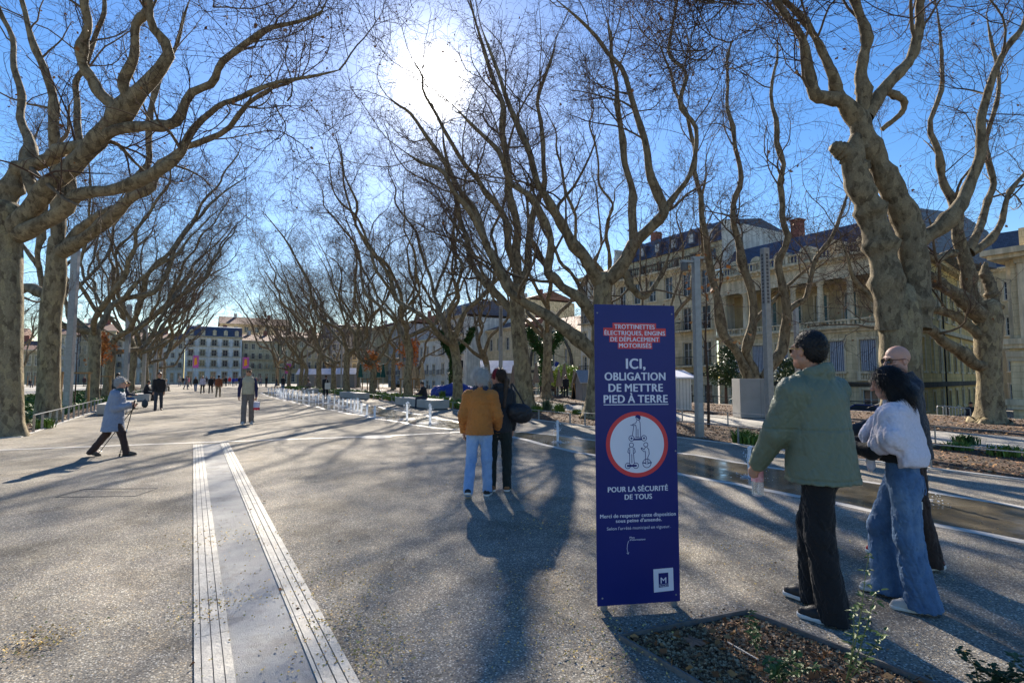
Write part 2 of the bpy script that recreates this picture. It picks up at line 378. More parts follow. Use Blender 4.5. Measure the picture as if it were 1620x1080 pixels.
def tubes(Pn, Rn, k, knob=0, rg=None, close=True):
    """Pn (N,m,3), Rn (N,m) -> verts, quads"""
    N, m, _ = Pn.shape
    T = np.empty_like(Pn); T[:, 1:-1] = Pn[:, 2:]-Pn[:, :-2]; T[:, 0] = Pn[:, 1]-Pn[:, 0]; T[:, -1] = Pn[:, -1]-Pn[:, -2]; T = nrmz(T)
    ref = np.where(np.abs(T[:, 0, 2:3]) < .9, np.array([[0, 0, 1.]]), np.array([[1., 0, 0]]))
    U = np.empty_like(Pn); u = ref
    for i in range(m):
        u = nrmz(u-T[:, i]*np.sum(u*T[:, i], -1, keepdims=True)); U[:, i] = u
    Wv = np.cross(T, U); a = 2*PI*np.arange(k)/k
    rr = Rn[:, :, None]*np.ones(k)
    if knob > 0 and rg is not None:
        ph = rg.uniform(0, 6.28, (N, 1, 1)); ii = np.arange(m)[None, :, None]; aa = a[None, None, :]
        rr = rr*(1+knob*(np.sin(aa*2+ii*.9+ph)*.5+np.sin(aa*3-ii*.6+ph*2)*.35+np.sin(ii*1.7+ph*3+aa)*.4)+knob*.6*rg.normal(0, 1, rr.shape)*.35)
    V = Pn[:, :, None, :]+rr[..., None]*(np.cos(a)[None, None, :, None]*U[:, :, None, :]+np.sin(a)[None, None, :, None]*Wv[:, :, None, :])
    idx = np.arange(N*m*k).reshape(N, m, k); nx = np.roll(idx, -1, axis=2)
    Q = np.stack([idx[:, :-1], nx[:, :-1], nx[:, 1:], idx[:, 1:]], -1).reshape(-1, 4)
    return V.reshape(-1, 3), Q
def grow(PP, RR, c, seg, Lr, ang, rr, up=.1, jit=.25, tmin=.2, rmin=.004, bias=None, taper=.35, rg=rng, tmax=1.0, droop=0):
    N, m, _ = PP.shape
    t = rg.uniform(tmin, tmax, (N, c)); t[:, 0] = tmax*.995
    f = t*(m-1); i = np.minimum(f.astype(int), m-2); fr = (f-i)[..., None]; ar = np.arange(N)[:, None]
    A, B = PP[ar, i], PP[ar, i+1]; pos = A*(1-fr)+B*fr; tan = nrmz(B-A)
    r0 = (RR[ar, i]*(1-fr[..., 0])+RR[ar, i+1]*fr[..., 0])
    pos = pos.reshape(-1, 3); tan = tan.reshape(-1, 3); tt = t.reshape(-1); rp = r0.reshape(-1); n = len(pos)
    rnd = rg.normal(0, 1, (n, 3)); perp = nrmz(rnd-tan*np.sum(rnd*tan, -1, keepdims=True))
    al = np.radians(rg.uniform(ang[0], ang[1], n))[:, None]
    al = np.where(tt[:, None] > .98*tmax, al*.35, al)
    d = np.cos(al)*tan+np.sin(al)*perp
    Ls = rg.uniform(Lr[0], Lr[1], n)*(1.15-.55*tt)
    P_ = np.empty((n, seg+1, 3)); P_[:, 0] = pos
    upv = np.array([0, 0, 1.])
    cv = rg.normal(0, jit*.7, (n, 3))
    for s in range(seg):
        cv = .55*cv+rg.normal(0, jit*.75, (n, 3)); d = nrmz(d+upv*(up-droop*s/seg)+(0 if bias is None else np.asarray(bias)*.03)+cv)
        P_[:, s+1] = P_[:, s]+d*(Ls/seg)[:, None]
    r1 = np.maximum(rp*rr*rg.uniform(.75, 1.1, n), rmin)
    Rn = r1[:, None]*np.linspace(1, taper, seg+1)[None, :]
    return P_, np.maximum(Rn, rmin*.6)
def bark_mat(name, dark, mid, lite, pale, patch=2.2, s=1.0):
    m, nt, b = new_mat(name); N = nt.nodes; Ln = nt.links.new
    tc = N.new('ShaderNodeTexCoord'); O = tc.outputs['Object']
    mp = N.new('ShaderNodeMapping'); mp.inputs['Scale'].default_value = (1, 1, .55); Ln(O, mp.inputs['Vector']); X = mp.outputs[0]
    n1 = noise(nt, X, patch*s*1.7, 8, .72)
    r = ramp(nt, [(.36, dark), (.45, mid), (.54, lite), (.64, mid), (.72, dark)]); Ln(n1, r.inputs[0])
    v = N.new('ShaderNodeTexVoronoi'); v.inputs['Scale'].default_value = 10*s
    nn = N.new('ShaderNodeTexNoise'); nn.inputs['Scale'].default_value = 6; Ln(X, nn.inputs['Vector'])
    dist = N.new('ShaderNodeMix'); dist.data_type = 'VECTOR'; dist.inputs[0].default_value = .12; Ln(X, dist.inputs[4]); Ln(nn.outputs['Color'], dist.inputs[5]); Ln(dist.outputs[1], v.inputs['Vector'])
    sp = N.new('ShaderNodeSeparateColor'); Ln(v.outputs['Color'], sp.inputs[0])
    r2 = ramp(nt, [(0, (0,)*3), (.72, (0,)*3), (.76, (.5,)*3)]); Ln(sp.outputs[1], r2.inputs[0])
    r3 = ramp(nt, [(0, (0,)*3), (.74, (0,)*3), (.78, (.5,)*3)]); Ln(sp.outputs[2], r3.inputs[0])
    c = mix(nt, r2.outputs[0], r.outputs[0], pale); c = mix(nt, r3.outputs[0], c, dark)
    fine = ramp(nt, [(.3, (.78,)*3), (.7, (1.15,)*3)]); Ln(noise(nt, O, 38, 3), fine.inputs[0])
    c = mix(nt, 1.0, c, fine.outputs[0], 'MULTIPLY')
    Ln(c, b.inputs['Base Color']); b.inputs['Roughness'].default_value = .85; b.inputs['Specular IOR Level'].default_value = .2
    bn = bumpn(nt, n1, .9, .06); bn = bumpn(nt, v.outputs['Distance'], .35, .012, bn); bn = bumpn(nt, noise(nt, O, 55, 3), .5, .008, bn)
    Ln(bn, b.inputs['Normal']); return m
M_bark = bark_mat('plane_bark', (.085, .062, .038), (.20, .16, .10), (.29, .24, .15), (.38, .31, .17))
M_bark2 = bark_mat('plane_bark_limb', (.07, .052, .032), (.17, .135, .085), (.24, .195, .125), (.32, .26, .16), 3)
M_bark3 = mat('branch_bark', (.13, .10, .068), .9, var=.35, vscale=5)
M_twig = mat('twig_bark', (.055, .038, .028), .9, var=.35, vscale=.8, hue=(.085, .05, .035))
M_dleaf = mat('dry_leaf', (.20, .07, .03), .8, var=.4, vscale=2, hue=(.26, .13, .05))
def leafcards(pos, size, rg, per=1):
    n = len(pos); a = nrmz(rg.normal(0, 1, (n, 3))); b = nrmz(np.cross(a, rg.normal(0, 1, (n, 3)))); s = (size*rg.uniform(.6, 1.3, n))[:, None]
    c = np.cross(a, b)
    V = np.stack([pos, pos+a*s*.5+b*s*.38+c*s*.1, pos+a*s, pos+a*s*.5-b*s*.38+c*s*.12], 1).reshape(-1, 3)
    return V, np.arange(4*n).reshape(n, 4)
def crown_mesh(limbs, rg, dens=1.0, bias=None, L2=(2.5, 5.0), leafn=60, l5=3, c2=7, up2=.14, scale=1.0):
    """limbs: list of (pts, radii); returns twig mesh and leaf positions"""
    Vs, Qs, off = [], [], 0
    n = 20
    limbs = [l for l in limbs if np.linalg.norm(np.diff(l[0], axis=0), axis=1).sum() > 2.4]
    PP = np.stack([resample(p, r, n)[0] for p, r in limbs]); RR = np.stack([resample(p, r, n)[1] for p, r in limbs])
    def put(Pn, Rn, k):
        nonlocal off
        V, Q = tubes(Pn, Rn, k); Vs.append(V); Qs.append(Q+off); off += len(V)
    s = scale
    A, Ar = grow(PP, RR, c2, 8, (L2[0]*s, L2[1]*s), (25, 65), .40, up2, .24, .28, .02, bias, rg=rg); put(A, Ar, 6); nA = len(Qs[0])
    B, Br = grow(A, Ar, max(2, int(6*dens)), 6, (1.2*s, 3.0*s), (25, 68), .55, .07, .28, .15, .009, bias, rg=rg); put(B, Br, 4)
    C, Cr = grow(B, Br, max(2, int(7*dens)), 4, (.5*s, 1.5*s), (25, 75), .5, .03, .36, .1, .0062, rg=rg); put(C, Cr, 3)
    D, Dr = grow(C, Cr, l5, 3, (.18*s, .5*s), (25, 80), .75, -.02, .5, .15, .0044, rg=rg, taper=.7); put(D, Dr, 3)
    V = np.concatenate(Vs); Q = np.concatenate(Qs)
    tips = D[rg.integers(0, len(D), leafn), -1]
    mi = np.zeros(len(Q), np.int32); mi[:nA] = 1; return V, Q, tips, mi
def limb_mesh(pts, radii, k=12, n=34, rg=rng, knob=.09):
    p, r = resample(pts, radii, n); tt = np.linspace(0, 1, n); kn = 1+sum(rg.uniform(.12, .38)*np.exp(-((tt-t0)/.022)**2) for t0 in rg.uniform(.08, .85, 4)); p = p[None]; r = (r*kn)[None]*(1+.05*rg.normal(0, 1, (1, n)))
    V, Q = tubes(p, r, k, knob, rg)
    cap = np.arange(len(V)-k, len(V))
    return npmesh('limb', V, [Q, cap[None]], True, [M_bark2])
def trunk_mesh(pts, radii, flare=1.45, k=28, n=30, rg=rng, top=True, m=None):
    p, r = resample(pts, radii, n); zz = p[:, 2]-p[0, 2]
    r = r*(1+(flare-1)*np.exp(-zz/.28))
    d = nrmz(p[-1]-p[-2]); rt = r[-1]; p = np.vstack([p, p[-1]+d*rt*.35, p[-1]+d*rt*.6, p[-1]+d*rt*.72]); r = np.concatenate([r, [rt*.86, rt*.55, rt*.15]]); n += 3; zz = p[:, 2]-p[0, 2]
    V, Q = tubes(p[None], r[None], k, .035, rg)
    V = V.reshape(n, k, 3); a = 2*PI*np.arange(k)/k; e = np.exp(-zz/.35)[:, None]
    cen = p[:, None, :]; V = cen+(V-cen)*(1+e[..., None]*.16*np.sin(a*5+1.3)[None, :, None]); V = V.reshape(-1, 3)
    cap = np.arange(len(V)-k, len(V))
    return npmesh('trunk', V, [Q, cap[None]], True, [m or M_bark])
def build_tree(label, base, trunk, limbs, extra=None, rg=None, group=None, dens=1.0, bias=None, L2=(2.5, 5), leafn=60, l5=3, c2=7, loc=None, rotz=0, name='plane_tree', cat='tree', up2=.14, flare=1.45, scale=1.0, kt=28, bare=()):
    """trunk: (pts, radii) local; limbs: list of (pts, radii) local"""
    t = thing(name, label, cat, base if loc is None else loc, rotz, group)
    link('trunk', trunk_mesh(*trunk, rg=rg, flare=flare, k=kt), t)
    limbs = [wiggle(p, r, rg, .015 if i in bare else .045) for i, (p, r) in enumerate(limbs)]; extra = [wiggle(p, r, rg) for p, r in extra] if extra else extra
    for p, r in limbs: link('limb', limb_mesh(p, r, rg=rg), t)
    V, Q, tips, mi = crown_mesh([l for i, l in enumerate(limbs) if i not in bare]+(extra or []), rg, dens, bias, L2, leafn, l5, c2, up2, scale)
    link('crown', npmesh('crown', V, Q, False, [M_twig, M_bark3], midx=mi), t)
    if leafn > 0:
        V, Q = leafcards(tips, .09, rg); link('dry_leaves', npmesh('dry_leaves', V, Q, False, [M_dleaf]), t)
    return t
# ---- generic variants, leaning to local +X
def generic(seed, H=4.6, r0=.40, nl=5, reach=5.5, top=15.5, leanx=2.2, dens=1.0, label='', group=None, loc=(0, 0, 0), rotz=0, l5=3):
    rg = np.random.default_rng(seed)
    tp = np.array([[0, 0, -.15], [0, 0, .0], [.05, 0, 1.5], [.15*rg.normal(), .1*rg.normal(), H*.7], [.3*rg.normal()+.1, .15*rg.normal(), H]])
    tr = np.array([r0, r0, r0*.86, r0*.84, r0*.95]); limbs = []
    az0 = rg.uniform(0, 6.28)
    for i in range(nl):
        az = az0+2*PI*i/nl+rg.normal(0, .25); hd = np.array([math.cos(az), math.sin(az), 0]); rc = reach*rg.uniform(.55, 1.1); tz = top*rg.uniform(.82, 1.0)
        st = tp[-1]+hd*r0*.25-np.array([0, 0, rg.uniform(.1, .6)])
        lx = np.array([leanx, 0, 0])
        pts = [st, st+hd*rc*.28+[0, 0, 1.0+rg.uniform(0, .7)], st+hd*rc*.55+lx*.15+[0, 0, (tz-H)*.28], st+hd*rc*.72+lx*.4+[0, 0, (tz-H)*.52], st+hd*rc*.9+lx*.75+[0, 0, (tz-H)*.78], st+hd*rc*1.05+lx*1.1+[0, 0, tz-H]]
        pts = [np.array(q)+rg.normal(0, .42, 3)*(0 if j == 0 else 1) for j, q in enumerate(pts)]
        rb = r0*rg.uniform(.46, .66); limbs.append((np.array(pts), np.array([rb, rb*.82, rb*.66, rb*.5, rb*.34, rb*.16])))
        if rg.random() < .95:                                    # a fork
            j = int(rg.integers(1, 3)); s0 = pts[j]; az2 = az+rg.choice([-1, 1])*rg.uniform(.5, 1.1); h2 = np.array([math.cos(az2), math.sin(az2), 0]); z2 = tz*rg.uniform(.75, .95)-s0[2]
            q = [s0, s0+h2*rc*.22+[0, 0, z2*.2], s0+h2*rc*.42+lx*.3+[0, 0, z2*.5], s0+h2*rc*.55+lx*.6+[0, 0, z2*.78], s0+h2*rc*.7+lx*.9+[0, 0, z2]]
            q = [np.array(x)+rg.normal(0, .25, 3)*(0 if j2 == 0 else 1) for j2, x in enumerate(q)]
            rb2 = rb*.6; limbs.append((np.array(q), np.array([rb2, rb2*.85, rb2*.62, rb2*.4, rb2*.18])))
    return build_tree(label, loc, (tp, tr), limbs, rg=rg, group=group, dens=dens, leafn=90, rotz=rotz, bias=(leanx*.25, 0, 0), l5=l5, L2=(2.6, 5.0), c2=8)
# ---- hero trees traced limb by limb: (px, py, depth, width in px)
def limbpx(seq, base):
    pts = []; rad = []
    for px, py, Y, w in seq:
        q = at(px, py, Y); pts.append([q.x-base.x, q.y-base.y, q.z-base.z]); rad.append(w/2/F*Y/math.sqrt(1+((px-810)/F)**2))
    return np.array(pts), np.array(rad)
HERO = []
def hero(label, bpx, bpy_, trunk, limbs, seed, extra=(), **kw):
    base = P(bpx, bpy_); rg = np.random.default_rng(seed)
    tp, tr = limbpx(trunk, base); tp = np.vstack([[tp[0][0], tp[0][1], -.1], tp]); tp[1][2] = .02; tr = np.concatenate([[tr[0]], tr])
    t = build_tree(label, base, (tp, tr), [limbpx(l, base) for l in limbs], [limbpx(l, base) for l in extra], rg=rg, **kw)
    HERO.append(t); return t
GL = 'plane trees in the left row'; GR = 'plane trees in the right row'; GB = 'plane trees in the back row at right'
# left foreground tree, trunk cut by the left edge
hero('massive plane tree cut by the left edge, mottled trunk in the sun', 12, 689,
     [(8, 689, 14.4, 62), (8, 560, 14.4, 60), (6, 450, 14.4, 66), (0, 380, 14.4, 78), (8, 335, 14.4, 74)],
     [[(8, 375, 14.4, 44), (60, 318, 14.2, 40), (110, 268, 14.0, 36), (160, 215, 13.8, 34), (192, 178, 13.6, 33), (215, 150, 13.4, 30), (245, 120, 13.2, 26), (268, 80, 13.0, 20), (240, 40, 12.8, 15), (236, 0, 12.6, 13), (232, -120, 12.4, 9), (240, -260, 12.2, 4)],
      [(150, 222, 13.85, 24), (120, 232, 14.0, 24), (80, 250, 14.2, 26), (30, 270, 14.4, 34), (5, 330, 14.4, 40)][::-1],
      [(192, 178, 13.6, 26), (160, 150, 13.5, 22), (130, 100, 13.3, 18), (140, 40, 13.1, 17), (138, -30, 12.9, 14), (150, -150, 12.6, 9), (160, -280, 12.4, 4)],
      [(205, 165, 13.4, 22), (195, 130, 13.2, 19), (212, 90, 13.0, 17), (215, 40, 12.8, 15), (235, -10, 12.6, 11), (275, -120, 12.2, 8), (300, -240, 12, 4)],
      [(150, 225, 13.85, 22), (215, 200, 13.5, 20), (280, 192, 13.2, 18), (300, 150, 13.0, 15), (350, 100, 12.6, 12), (410, 55, 12.2, 9), (470, 35, 11.9, 7), (508, 20, 11.7, 5), (506, 8, 11.7, 3)],
      [(30, 372, 14.4, 36), (90, 340, 14.1, 30), (120, 310, 13.9, 26), (180, 300, 13.5, 22), (250, 270, 13.1, 18), (285, 245, 12.9, 16), (310, 200, 12.7, 12), (350, 165, 12.4, 10), (400, 145, 12.0, 8), (470, 125, 11.6, 6), (540, 110, 11.2, 4)],
      [(0, 360, 14.4, 40), (-60, 300, 14.3, 34), (-120, 200, 14.2, 28), (-140, 60, 14.0, 22), (-120, -120, 13.8, 14), (-100, -260, 13.6, 6)],
      [(60, 318, 14.2, 26), (48, 230, 14.6, 18), (35, 150, 15, 14), (20, 60, 15.2, 11), (-10, -60, 15.4, 7), (-30, -160, 15.4, 4)]],
     101, extra=[[(285, 245, 12.9, 10), (330, 215, 12.6, 8), (400, 165, 12.2, 6), (455, 160, 11.9, 4)],
                 [(268, 80, 13.0, 12), (290, 60, 12.8, 9), (330, 20, 12.4, 7), (380, -40, 12, 5)]],
     group=GL, dens=1.1, L2=(1.4, 3.2), leafn=500, l5=2, c2=5)
# second left tree
hero('thick plane tree behind the foreground one, left limb stump knotted, beside the grey pole', 75, 660,
     [(77, 660, 20.0, 42), (78, 560, 20.0, 38), (80, 500, 20, 38), (88, 440, 20, 38), (90, 380, 20, 30)],
     [[(92, 390, 20, 28), (90, 300, 20, 24), (85, 200, 19.6, 19), (70, 110, 19.4, 14), (40, 20, 19.2, 10), (20, -90, 19, 6)],
      [(90, 470, 20, 26), (45, 455, 20.6, 20), (10, 470, 21, 12), (-20, 500, 21.5, 7)],
      [(95, 400, 20, 28), (140, 372, 19.5, 24), (190, 330, 19, 20), (235, 300, 18.6, 17), (250, 262, 18.4, 13), (290, 235, 18, 11), (360, 205, 17.5, 9), (430, 140, 17, 6), (480, 120, 16.6, 4)],
      [(98, 395, 20, 24), (150, 345, 20, 16), (200, 320, 20, 14), (235, 220, 20, 11), (262, 100, 20, 8), (300, 0, 20, 5)],
      [(90, 330, 20, 18), (125, 230, 20.5, 14), (120, 130, 21, 11), (165, 20, 21, 8), (190, -60, 21, 5)]],
     102, group=GL, dens=1.0, c2=7, l5=2, L2=(2.0, 4.2), leafn=200)
# middle tree behind the sign: forked wide
hero('plane tree behind the blue sign, three wide arching limbs', 938, 661,
     [(940, 661, 20.6, 34), (945, 600, 20.6, 30), (950, 540, 20.6, 30), (952, 480, 20.6, 30), (955, 440, 20.6, 30)],
     [[(955, 450, 20.6, 24), (975, 432, 20.4, 22), (1003, 385, 20.2, 20), (1045, 345, 20, 17), (1050, 330, 20, 15), (1028, 275, 19.8, 12), (1010, 190, 19.6, 10), (985, 110, 19.4, 8), (945, 60, 19.2, 6), (880, 0, 19, 4)],
      [(955, 455, 20.6, 22), (935, 425, 20.3, 20), (905, 385, 20, 17), (880, 340, 19.7, 14), (850, 290, 19.4, 11), (820, 200, 19.1, 9), (790, 120, 18.8, 6), (760, 40, 18.5, 4)],
      [(945, 510, 20.6, 20), (925, 480, 20.2, 18), (890, 455, 20, 15), (866, 430, 19.7, 14), (870, 370, 19.4, 11), (840, 310, 19, 9), (770, 220, 18.5, 7), (720, 170, 18, 4)],
      [(940, 560, 20.6, 22), (905, 530, 20.4, 20), (850, 490, 20, 17), (805, 460, 19.6, 13), (780, 410, 19.3, 11), (740, 330, 18.9, 9), (700, 270, 18.4, 7), (640, 240, 18, 4)],
      [(1003, 385, 20.2, 16), (1000, 300, 20.4, 11), (985, 220, 20.4, 10), (975, 130, 20.4, 7), (960, 30, 20.4, 5)],
      [(985, 425, 20.4, 13), (1000, 455, 20.4, 12), (1020, 500, 20.4, 14)][:2]+[(1020, 470, 20.6, 8), (1060, 400, 20.8, 6)],
      [(1048, 335, 20, 11), (1090, 280, 19.8, 8), (1100, 200, 19.6, 7), (1060, 90, 19.4, 5), (1070, -20, 19.2, 4)]],
     103, group=GR, dens=1.2, l5=2, c2=8, L2=(2.4, 5.2), leafn=420)
# split tree left of it
hero('plane tree with a long dark split down its trunk behind the couple', 832, 651,
     [(832, 651, 25.3, 29), (828, 600, 25.3, 28), (822, 540, 25.3, 24), (818, 490, 25.3, 23), (818, 455, 25.3, 24)],
     [[(818, 465, 25.3, 16), (815, 400, 25.2, 14), (812, 330, 25, 12), (800, 240, 24.8, 10), (790, 150, 24.5, 8), (760, 60, 24.2, 5), (740, -20, 24, 3)],
      [(820, 468, 25.3, 15), (835, 420, 25.4, 12), (840, 360, 25.4, 10), (860, 260, 25.4, 8), (850, 160, 25.4, 6), (880, 60, 25.4, 4)],
      [(818, 475, 25.3, 16), (795, 430, 25, 13), (770, 390, 24.6, 11), (750, 330, 24.2, 9), (700, 250, 23.6, 7), (650, 180, 23, 5), (610, 150, 22.5, 3)],
      [(815, 500, 25.3, 14), (790, 470, 25.6, 12), (760, 440, 26, 10), (740, 380, 26.3, 8), (720, 300, 26.5, 6), (700, 200, 26.5, 4)],
      [(815, 420, 25.3, 12), (790, 330, 24.8, 9), (735, 260, 24, 7), (690, 180, 23.4, 5), (650, 90, 23, 3)]],
     104, group=GR, dens=1.25, l5=2, c2=9, L2=(3.0, 6.2), leafn=420)
# right foreground hero
hero('huge twin stemmed plane tree behind the walking group, pale bark with knobs', 1425, 699,
     [(1427, 699, 12.9, 80), (1427, 620, 12.9, 70), (1424, 560, 12.9, 68), (1424, 510, 12.9, 72), (1424, 480, 12.9, 70), (1426, 462, 12.9, 52)],
     [[(1410, 520, 12.9, 56), (1400, 420, 12.8, 52), (1382, 350, 12.8, 50), (1358, 290, 12.7, 47), (1350, 252, 12.7, 42), (1358, 215, 12.7, 34)],
      [(1362, 275, 12.7, 40), (1342, 246, 12.7, 36), (1326, 236, 12.7, 30), (1314, 234, 12.7, 16)],
      [(1444, 520, 12.9, 60), (1447, 430, 12.9, 52), (1438, 360, 12.9, 48), (1412, 300, 12.8, 45), (1385, 250, 12.75, 40), (1365, 215, 12.7, 42), (1360, 180, 12.7, 42)],
      [(1372, 238, 12.7, 40), (1358, 195, 12.7, 34), (1335, 162, 12.6, 28), (1290, 150, 12.4, 22), (1280, 110, 12.3, 18), (1268, 60, 12.1, 15), (1240, 20, 11.9, 12), (1215, -40, 11.7, 9), (1180, -140, 11.5, 5)],
      [(1360, 180, 12.7, 28), (1362, 120, 12.6, 22), (1372, 60, 12.5, 18), (1352, 0, 12.4, 15), (1335, -90, 12.2, 10), (1330, -200, 12, 5)],
      [(1370, 185, 12.7, 30), (1395, 145, 12.7, 24), (1440, 95, 12.8, 20), (1455, 40, 12.8, 17), (1460, -20, 12.8, 13), (1480, -130, 12.8, 8)],
      [(1350, 180, 12.65, 24), (1318, 120, 12.5, 18), (1290, 60, 12.4, 13), (1240, 0, 12.2, 9), (1200, -60, 12, 6)],
      [(1445, 390, 12.9, 34), (1490, 358, 12.8, 27), (1530, 300, 12.7, 23), (1550, 250, 12.6, 20), (1552, 190, 12.5, 17), (1575, 110, 12.4, 14), (1620, 40, 12.3, 10), (1660, -60, 12.2, 7)],
      [(1395, 140, 12.7, 14), (1430, 160, 13.0, 13), (1425, 180, 13.2, 10), (1395, 205, 13.4, 12)]],
     105, extra=[[(1280, 110, 12.3, 9), (1230, 60, 12, 8), (1170, 62, 11.8, 6), (1110, 80, 11.6, 4)], [(1268, 60, 12.1, 9), (1200, 10, 11.8, 7), (1130, 5, 11.5, 4)],
                 [(1550, 250, 12.6, 10), (1590, 180, 12.4, 8), (1640, 120, 12.2, 5)]],
     group=GR, bare=(0, 1, 2, 8), dens=1.35, l5=2, c2=6, L2=(1.5, 3.2), leafn=420, flare=1.25)
# tree 2 at right
hero('broad plane tree at the far right with low limbs reaching left over the mulch', 1567, 667,
     [(1567, 667, 18.4, 50), (1566, 610, 18.4, 43), (1563, 560, 18.4, 45), (1563, 510, 18.4, 52), (1560, 485, 18.4, 48)],
     [[(1560, 580, 18.4, 26), (1540, 575, 18.2, 25), (1500, 545, 17.8, 20), (1475, 522, 17.5, 17), (1440, 515, 17.2, 14), (1400, 490, 17, 10), (1350, 440, 16.6, 7), (1330, 380, 16.4, 4)],
      [(1550, 530, 18.4, 22), (1520, 505, 18.5, 19), (1480, 490, 18.6, 14), (1440, 488, 18.7, 10), (1390, 470, 18.8, 6)],
      [(1560, 510, 18.4, 34), (1520, 470, 18.2, 28), (1475, 440, 18, 20), (1430, 415, 17.8, 13), (1380, 400, 17.6, 8)],
      [(1545, 490, 18.4, 32), (1532, 430, 18.3, 26), (1515, 370, 18.2, 23), (1510, 320, 18.2, 20), (1490, 280, 18.2, 14), (1470, 200, 18, 10), (1490, 100, 18, 7), (1480, 0, 18, 4)],
      [(1570, 500, 18.4, 28), (1566, 450, 18.5, 22), (1560, 415, 18.6, 17)],
      [(1535, 400, 18.3, 20), (1560, 385, 18.3, 16), (1585, 350, 18.2, 12), (1600, 300, 18, 9), (1660, 240, 17.8, 6)],
      [(1532, 395, 18.3, 18), (1555, 345, 18.5, 14), (1572, 290, 18.6, 12), (1560, 220, 18.6, 9), (1580, 120, 18.6, 7), (1560, 20, 18.6, 5)],
      [(1512, 400, 18.2, 16), (1480, 410, 18.0, 15), (1455, 395, 17.9, 13), (1440, 390, 17.8, 8)]],
     106, group=GB, dens=.9, L2=(2.0, 4.2), leafn=160)
# tree by grey box: three stems
hero('plane tree rising behind the grey cabinet in several bare stems', 1196, 652,
     [(1196, 652, 24.5, 34), (1196, 625, 24.5, 30), (1196, 608, 24.5, 32)],
     [[(1190, 612, 24.5, 20), (1170, 565, 24.4, 15), (1145, 530, 24.3, 14), (1135, 470, 24.2, 12), (1120, 400, 24, 11), (1110, 340, 23.8, 9), (1100, 240, 23.5, 7), (1070, 150, 23.2, 5), (1040, 60, 23, 3)],
      [(1198, 610, 24.5, 20), (1180, 560, 24.6, 14), (1192, 500, 24.6, 14), (1175, 420, 24.6, 12), (1160, 350, 24.6, 10), (1170, 260, 24.6, 8), (1150, 170, 24.6, 6), (1160, 60, 24.6, 4)],
      [(1204, 612, 24.5, 20), (1235, 560, 24.4, 17), (1245, 500, 24.3, 16), (1235, 440, 24.2, 13), (1238, 350, 24.1, 11), (1240, 260, 24, 9), (1220, 160, 24, 6), (1230, 60, 24, 4)],
      [(1248, 490, 24.3, 11), (1275, 470, 24.2, 9), (1290, 410, 24, 8), (1330, 340, 23.8, 6), (1350, 280, 23.6, 3)],
      [(1192, 510, 24.6, 10), (1215, 485, 24.6, 8), (1260, 440, 24.6, 5), (1300, 400, 24.6, 3)]],
     107, group=GB, dens=1.15, c2=9, L2=(2.4, 5.4), leafn=160, l5=2)
# ---- generic trees in rows
protos = []
def place(k, p, a, label, group, leanaz, sc=1.0, **kw):
    """leanaz: direction of lean in the (p,a) frame in degrees from +p"""
    loc = pa(p, a, gz(p)); rz = YAW+R(leanaz)
    if k < len(protos): return dup(protos[k], loc, rz, label, group, sc)
    t = generic(200+k*13, label=label, group=group, loc=loc, rotz=rz, **kw); t.scale = (sc,)*3; protos.append(t); return t
specs = [dict(H=4.4, r0=.36, nl=4, reach=6.6, top=19, leanx=2.4), dict(H=3.6, r0=.33, nl=3, reach=6.2, top=18, leanx=2.8), dict(H=5.2, r0=.38, nl=4, reach=7, top=20, leanx=2.0),
         dict(H=4.0, r0=.32, nl=4, reach=6, top=17.5, leanx=2.2), dict(H=4.8, r0=.35, nl=3, reach=7, top=19, leanx=2.8), dict(H=3.2, r0=.32, nl=4, reach=5.8, top=17, leanx=1.7)]
rr = random.Random(4)
seq = 0
def row(pc, a0, a1, step, lean, word, group, skip=(), sc=1.0, js=.8):
    global seq
    a = a0; i = 0
    while a < a1:
        if not any(abs(a-s) < step*.45 for s in skip):
            k = seq % 6; seq += 1
            place(k, pc+rr.uniform(-.5, .5), a+rr.uniform(-js, js), '%s bare plane tree %s' % (ORD[i], word), group, lean+rr.uniform(-28, 28), sc*rr.uniform(.9, 1.08), dens=1.2, l5=2, **specs[k])
            i += 1
        a += step*(1 if a < 80 else 1.25)
# left row, along the promenade, leaning to it
row(-5.2, 43.5, 118, 8.3, 0, 'past the grey pole going away along the left row', GL, sc=1.12)
row(13.9, 30.5, 118, 8.2, 180, 'beyond the split trunk going away along the fountain', GR)
row(22.8, 24, 112, 8.8, 180, 'counting away from the grey cabinet in the back row at right', GB, sc=.92)
row(-24.5, 44, 112, 10, 10, 'going away in the far left row across the side path', 'plane trees in the far left row', sc=.85)
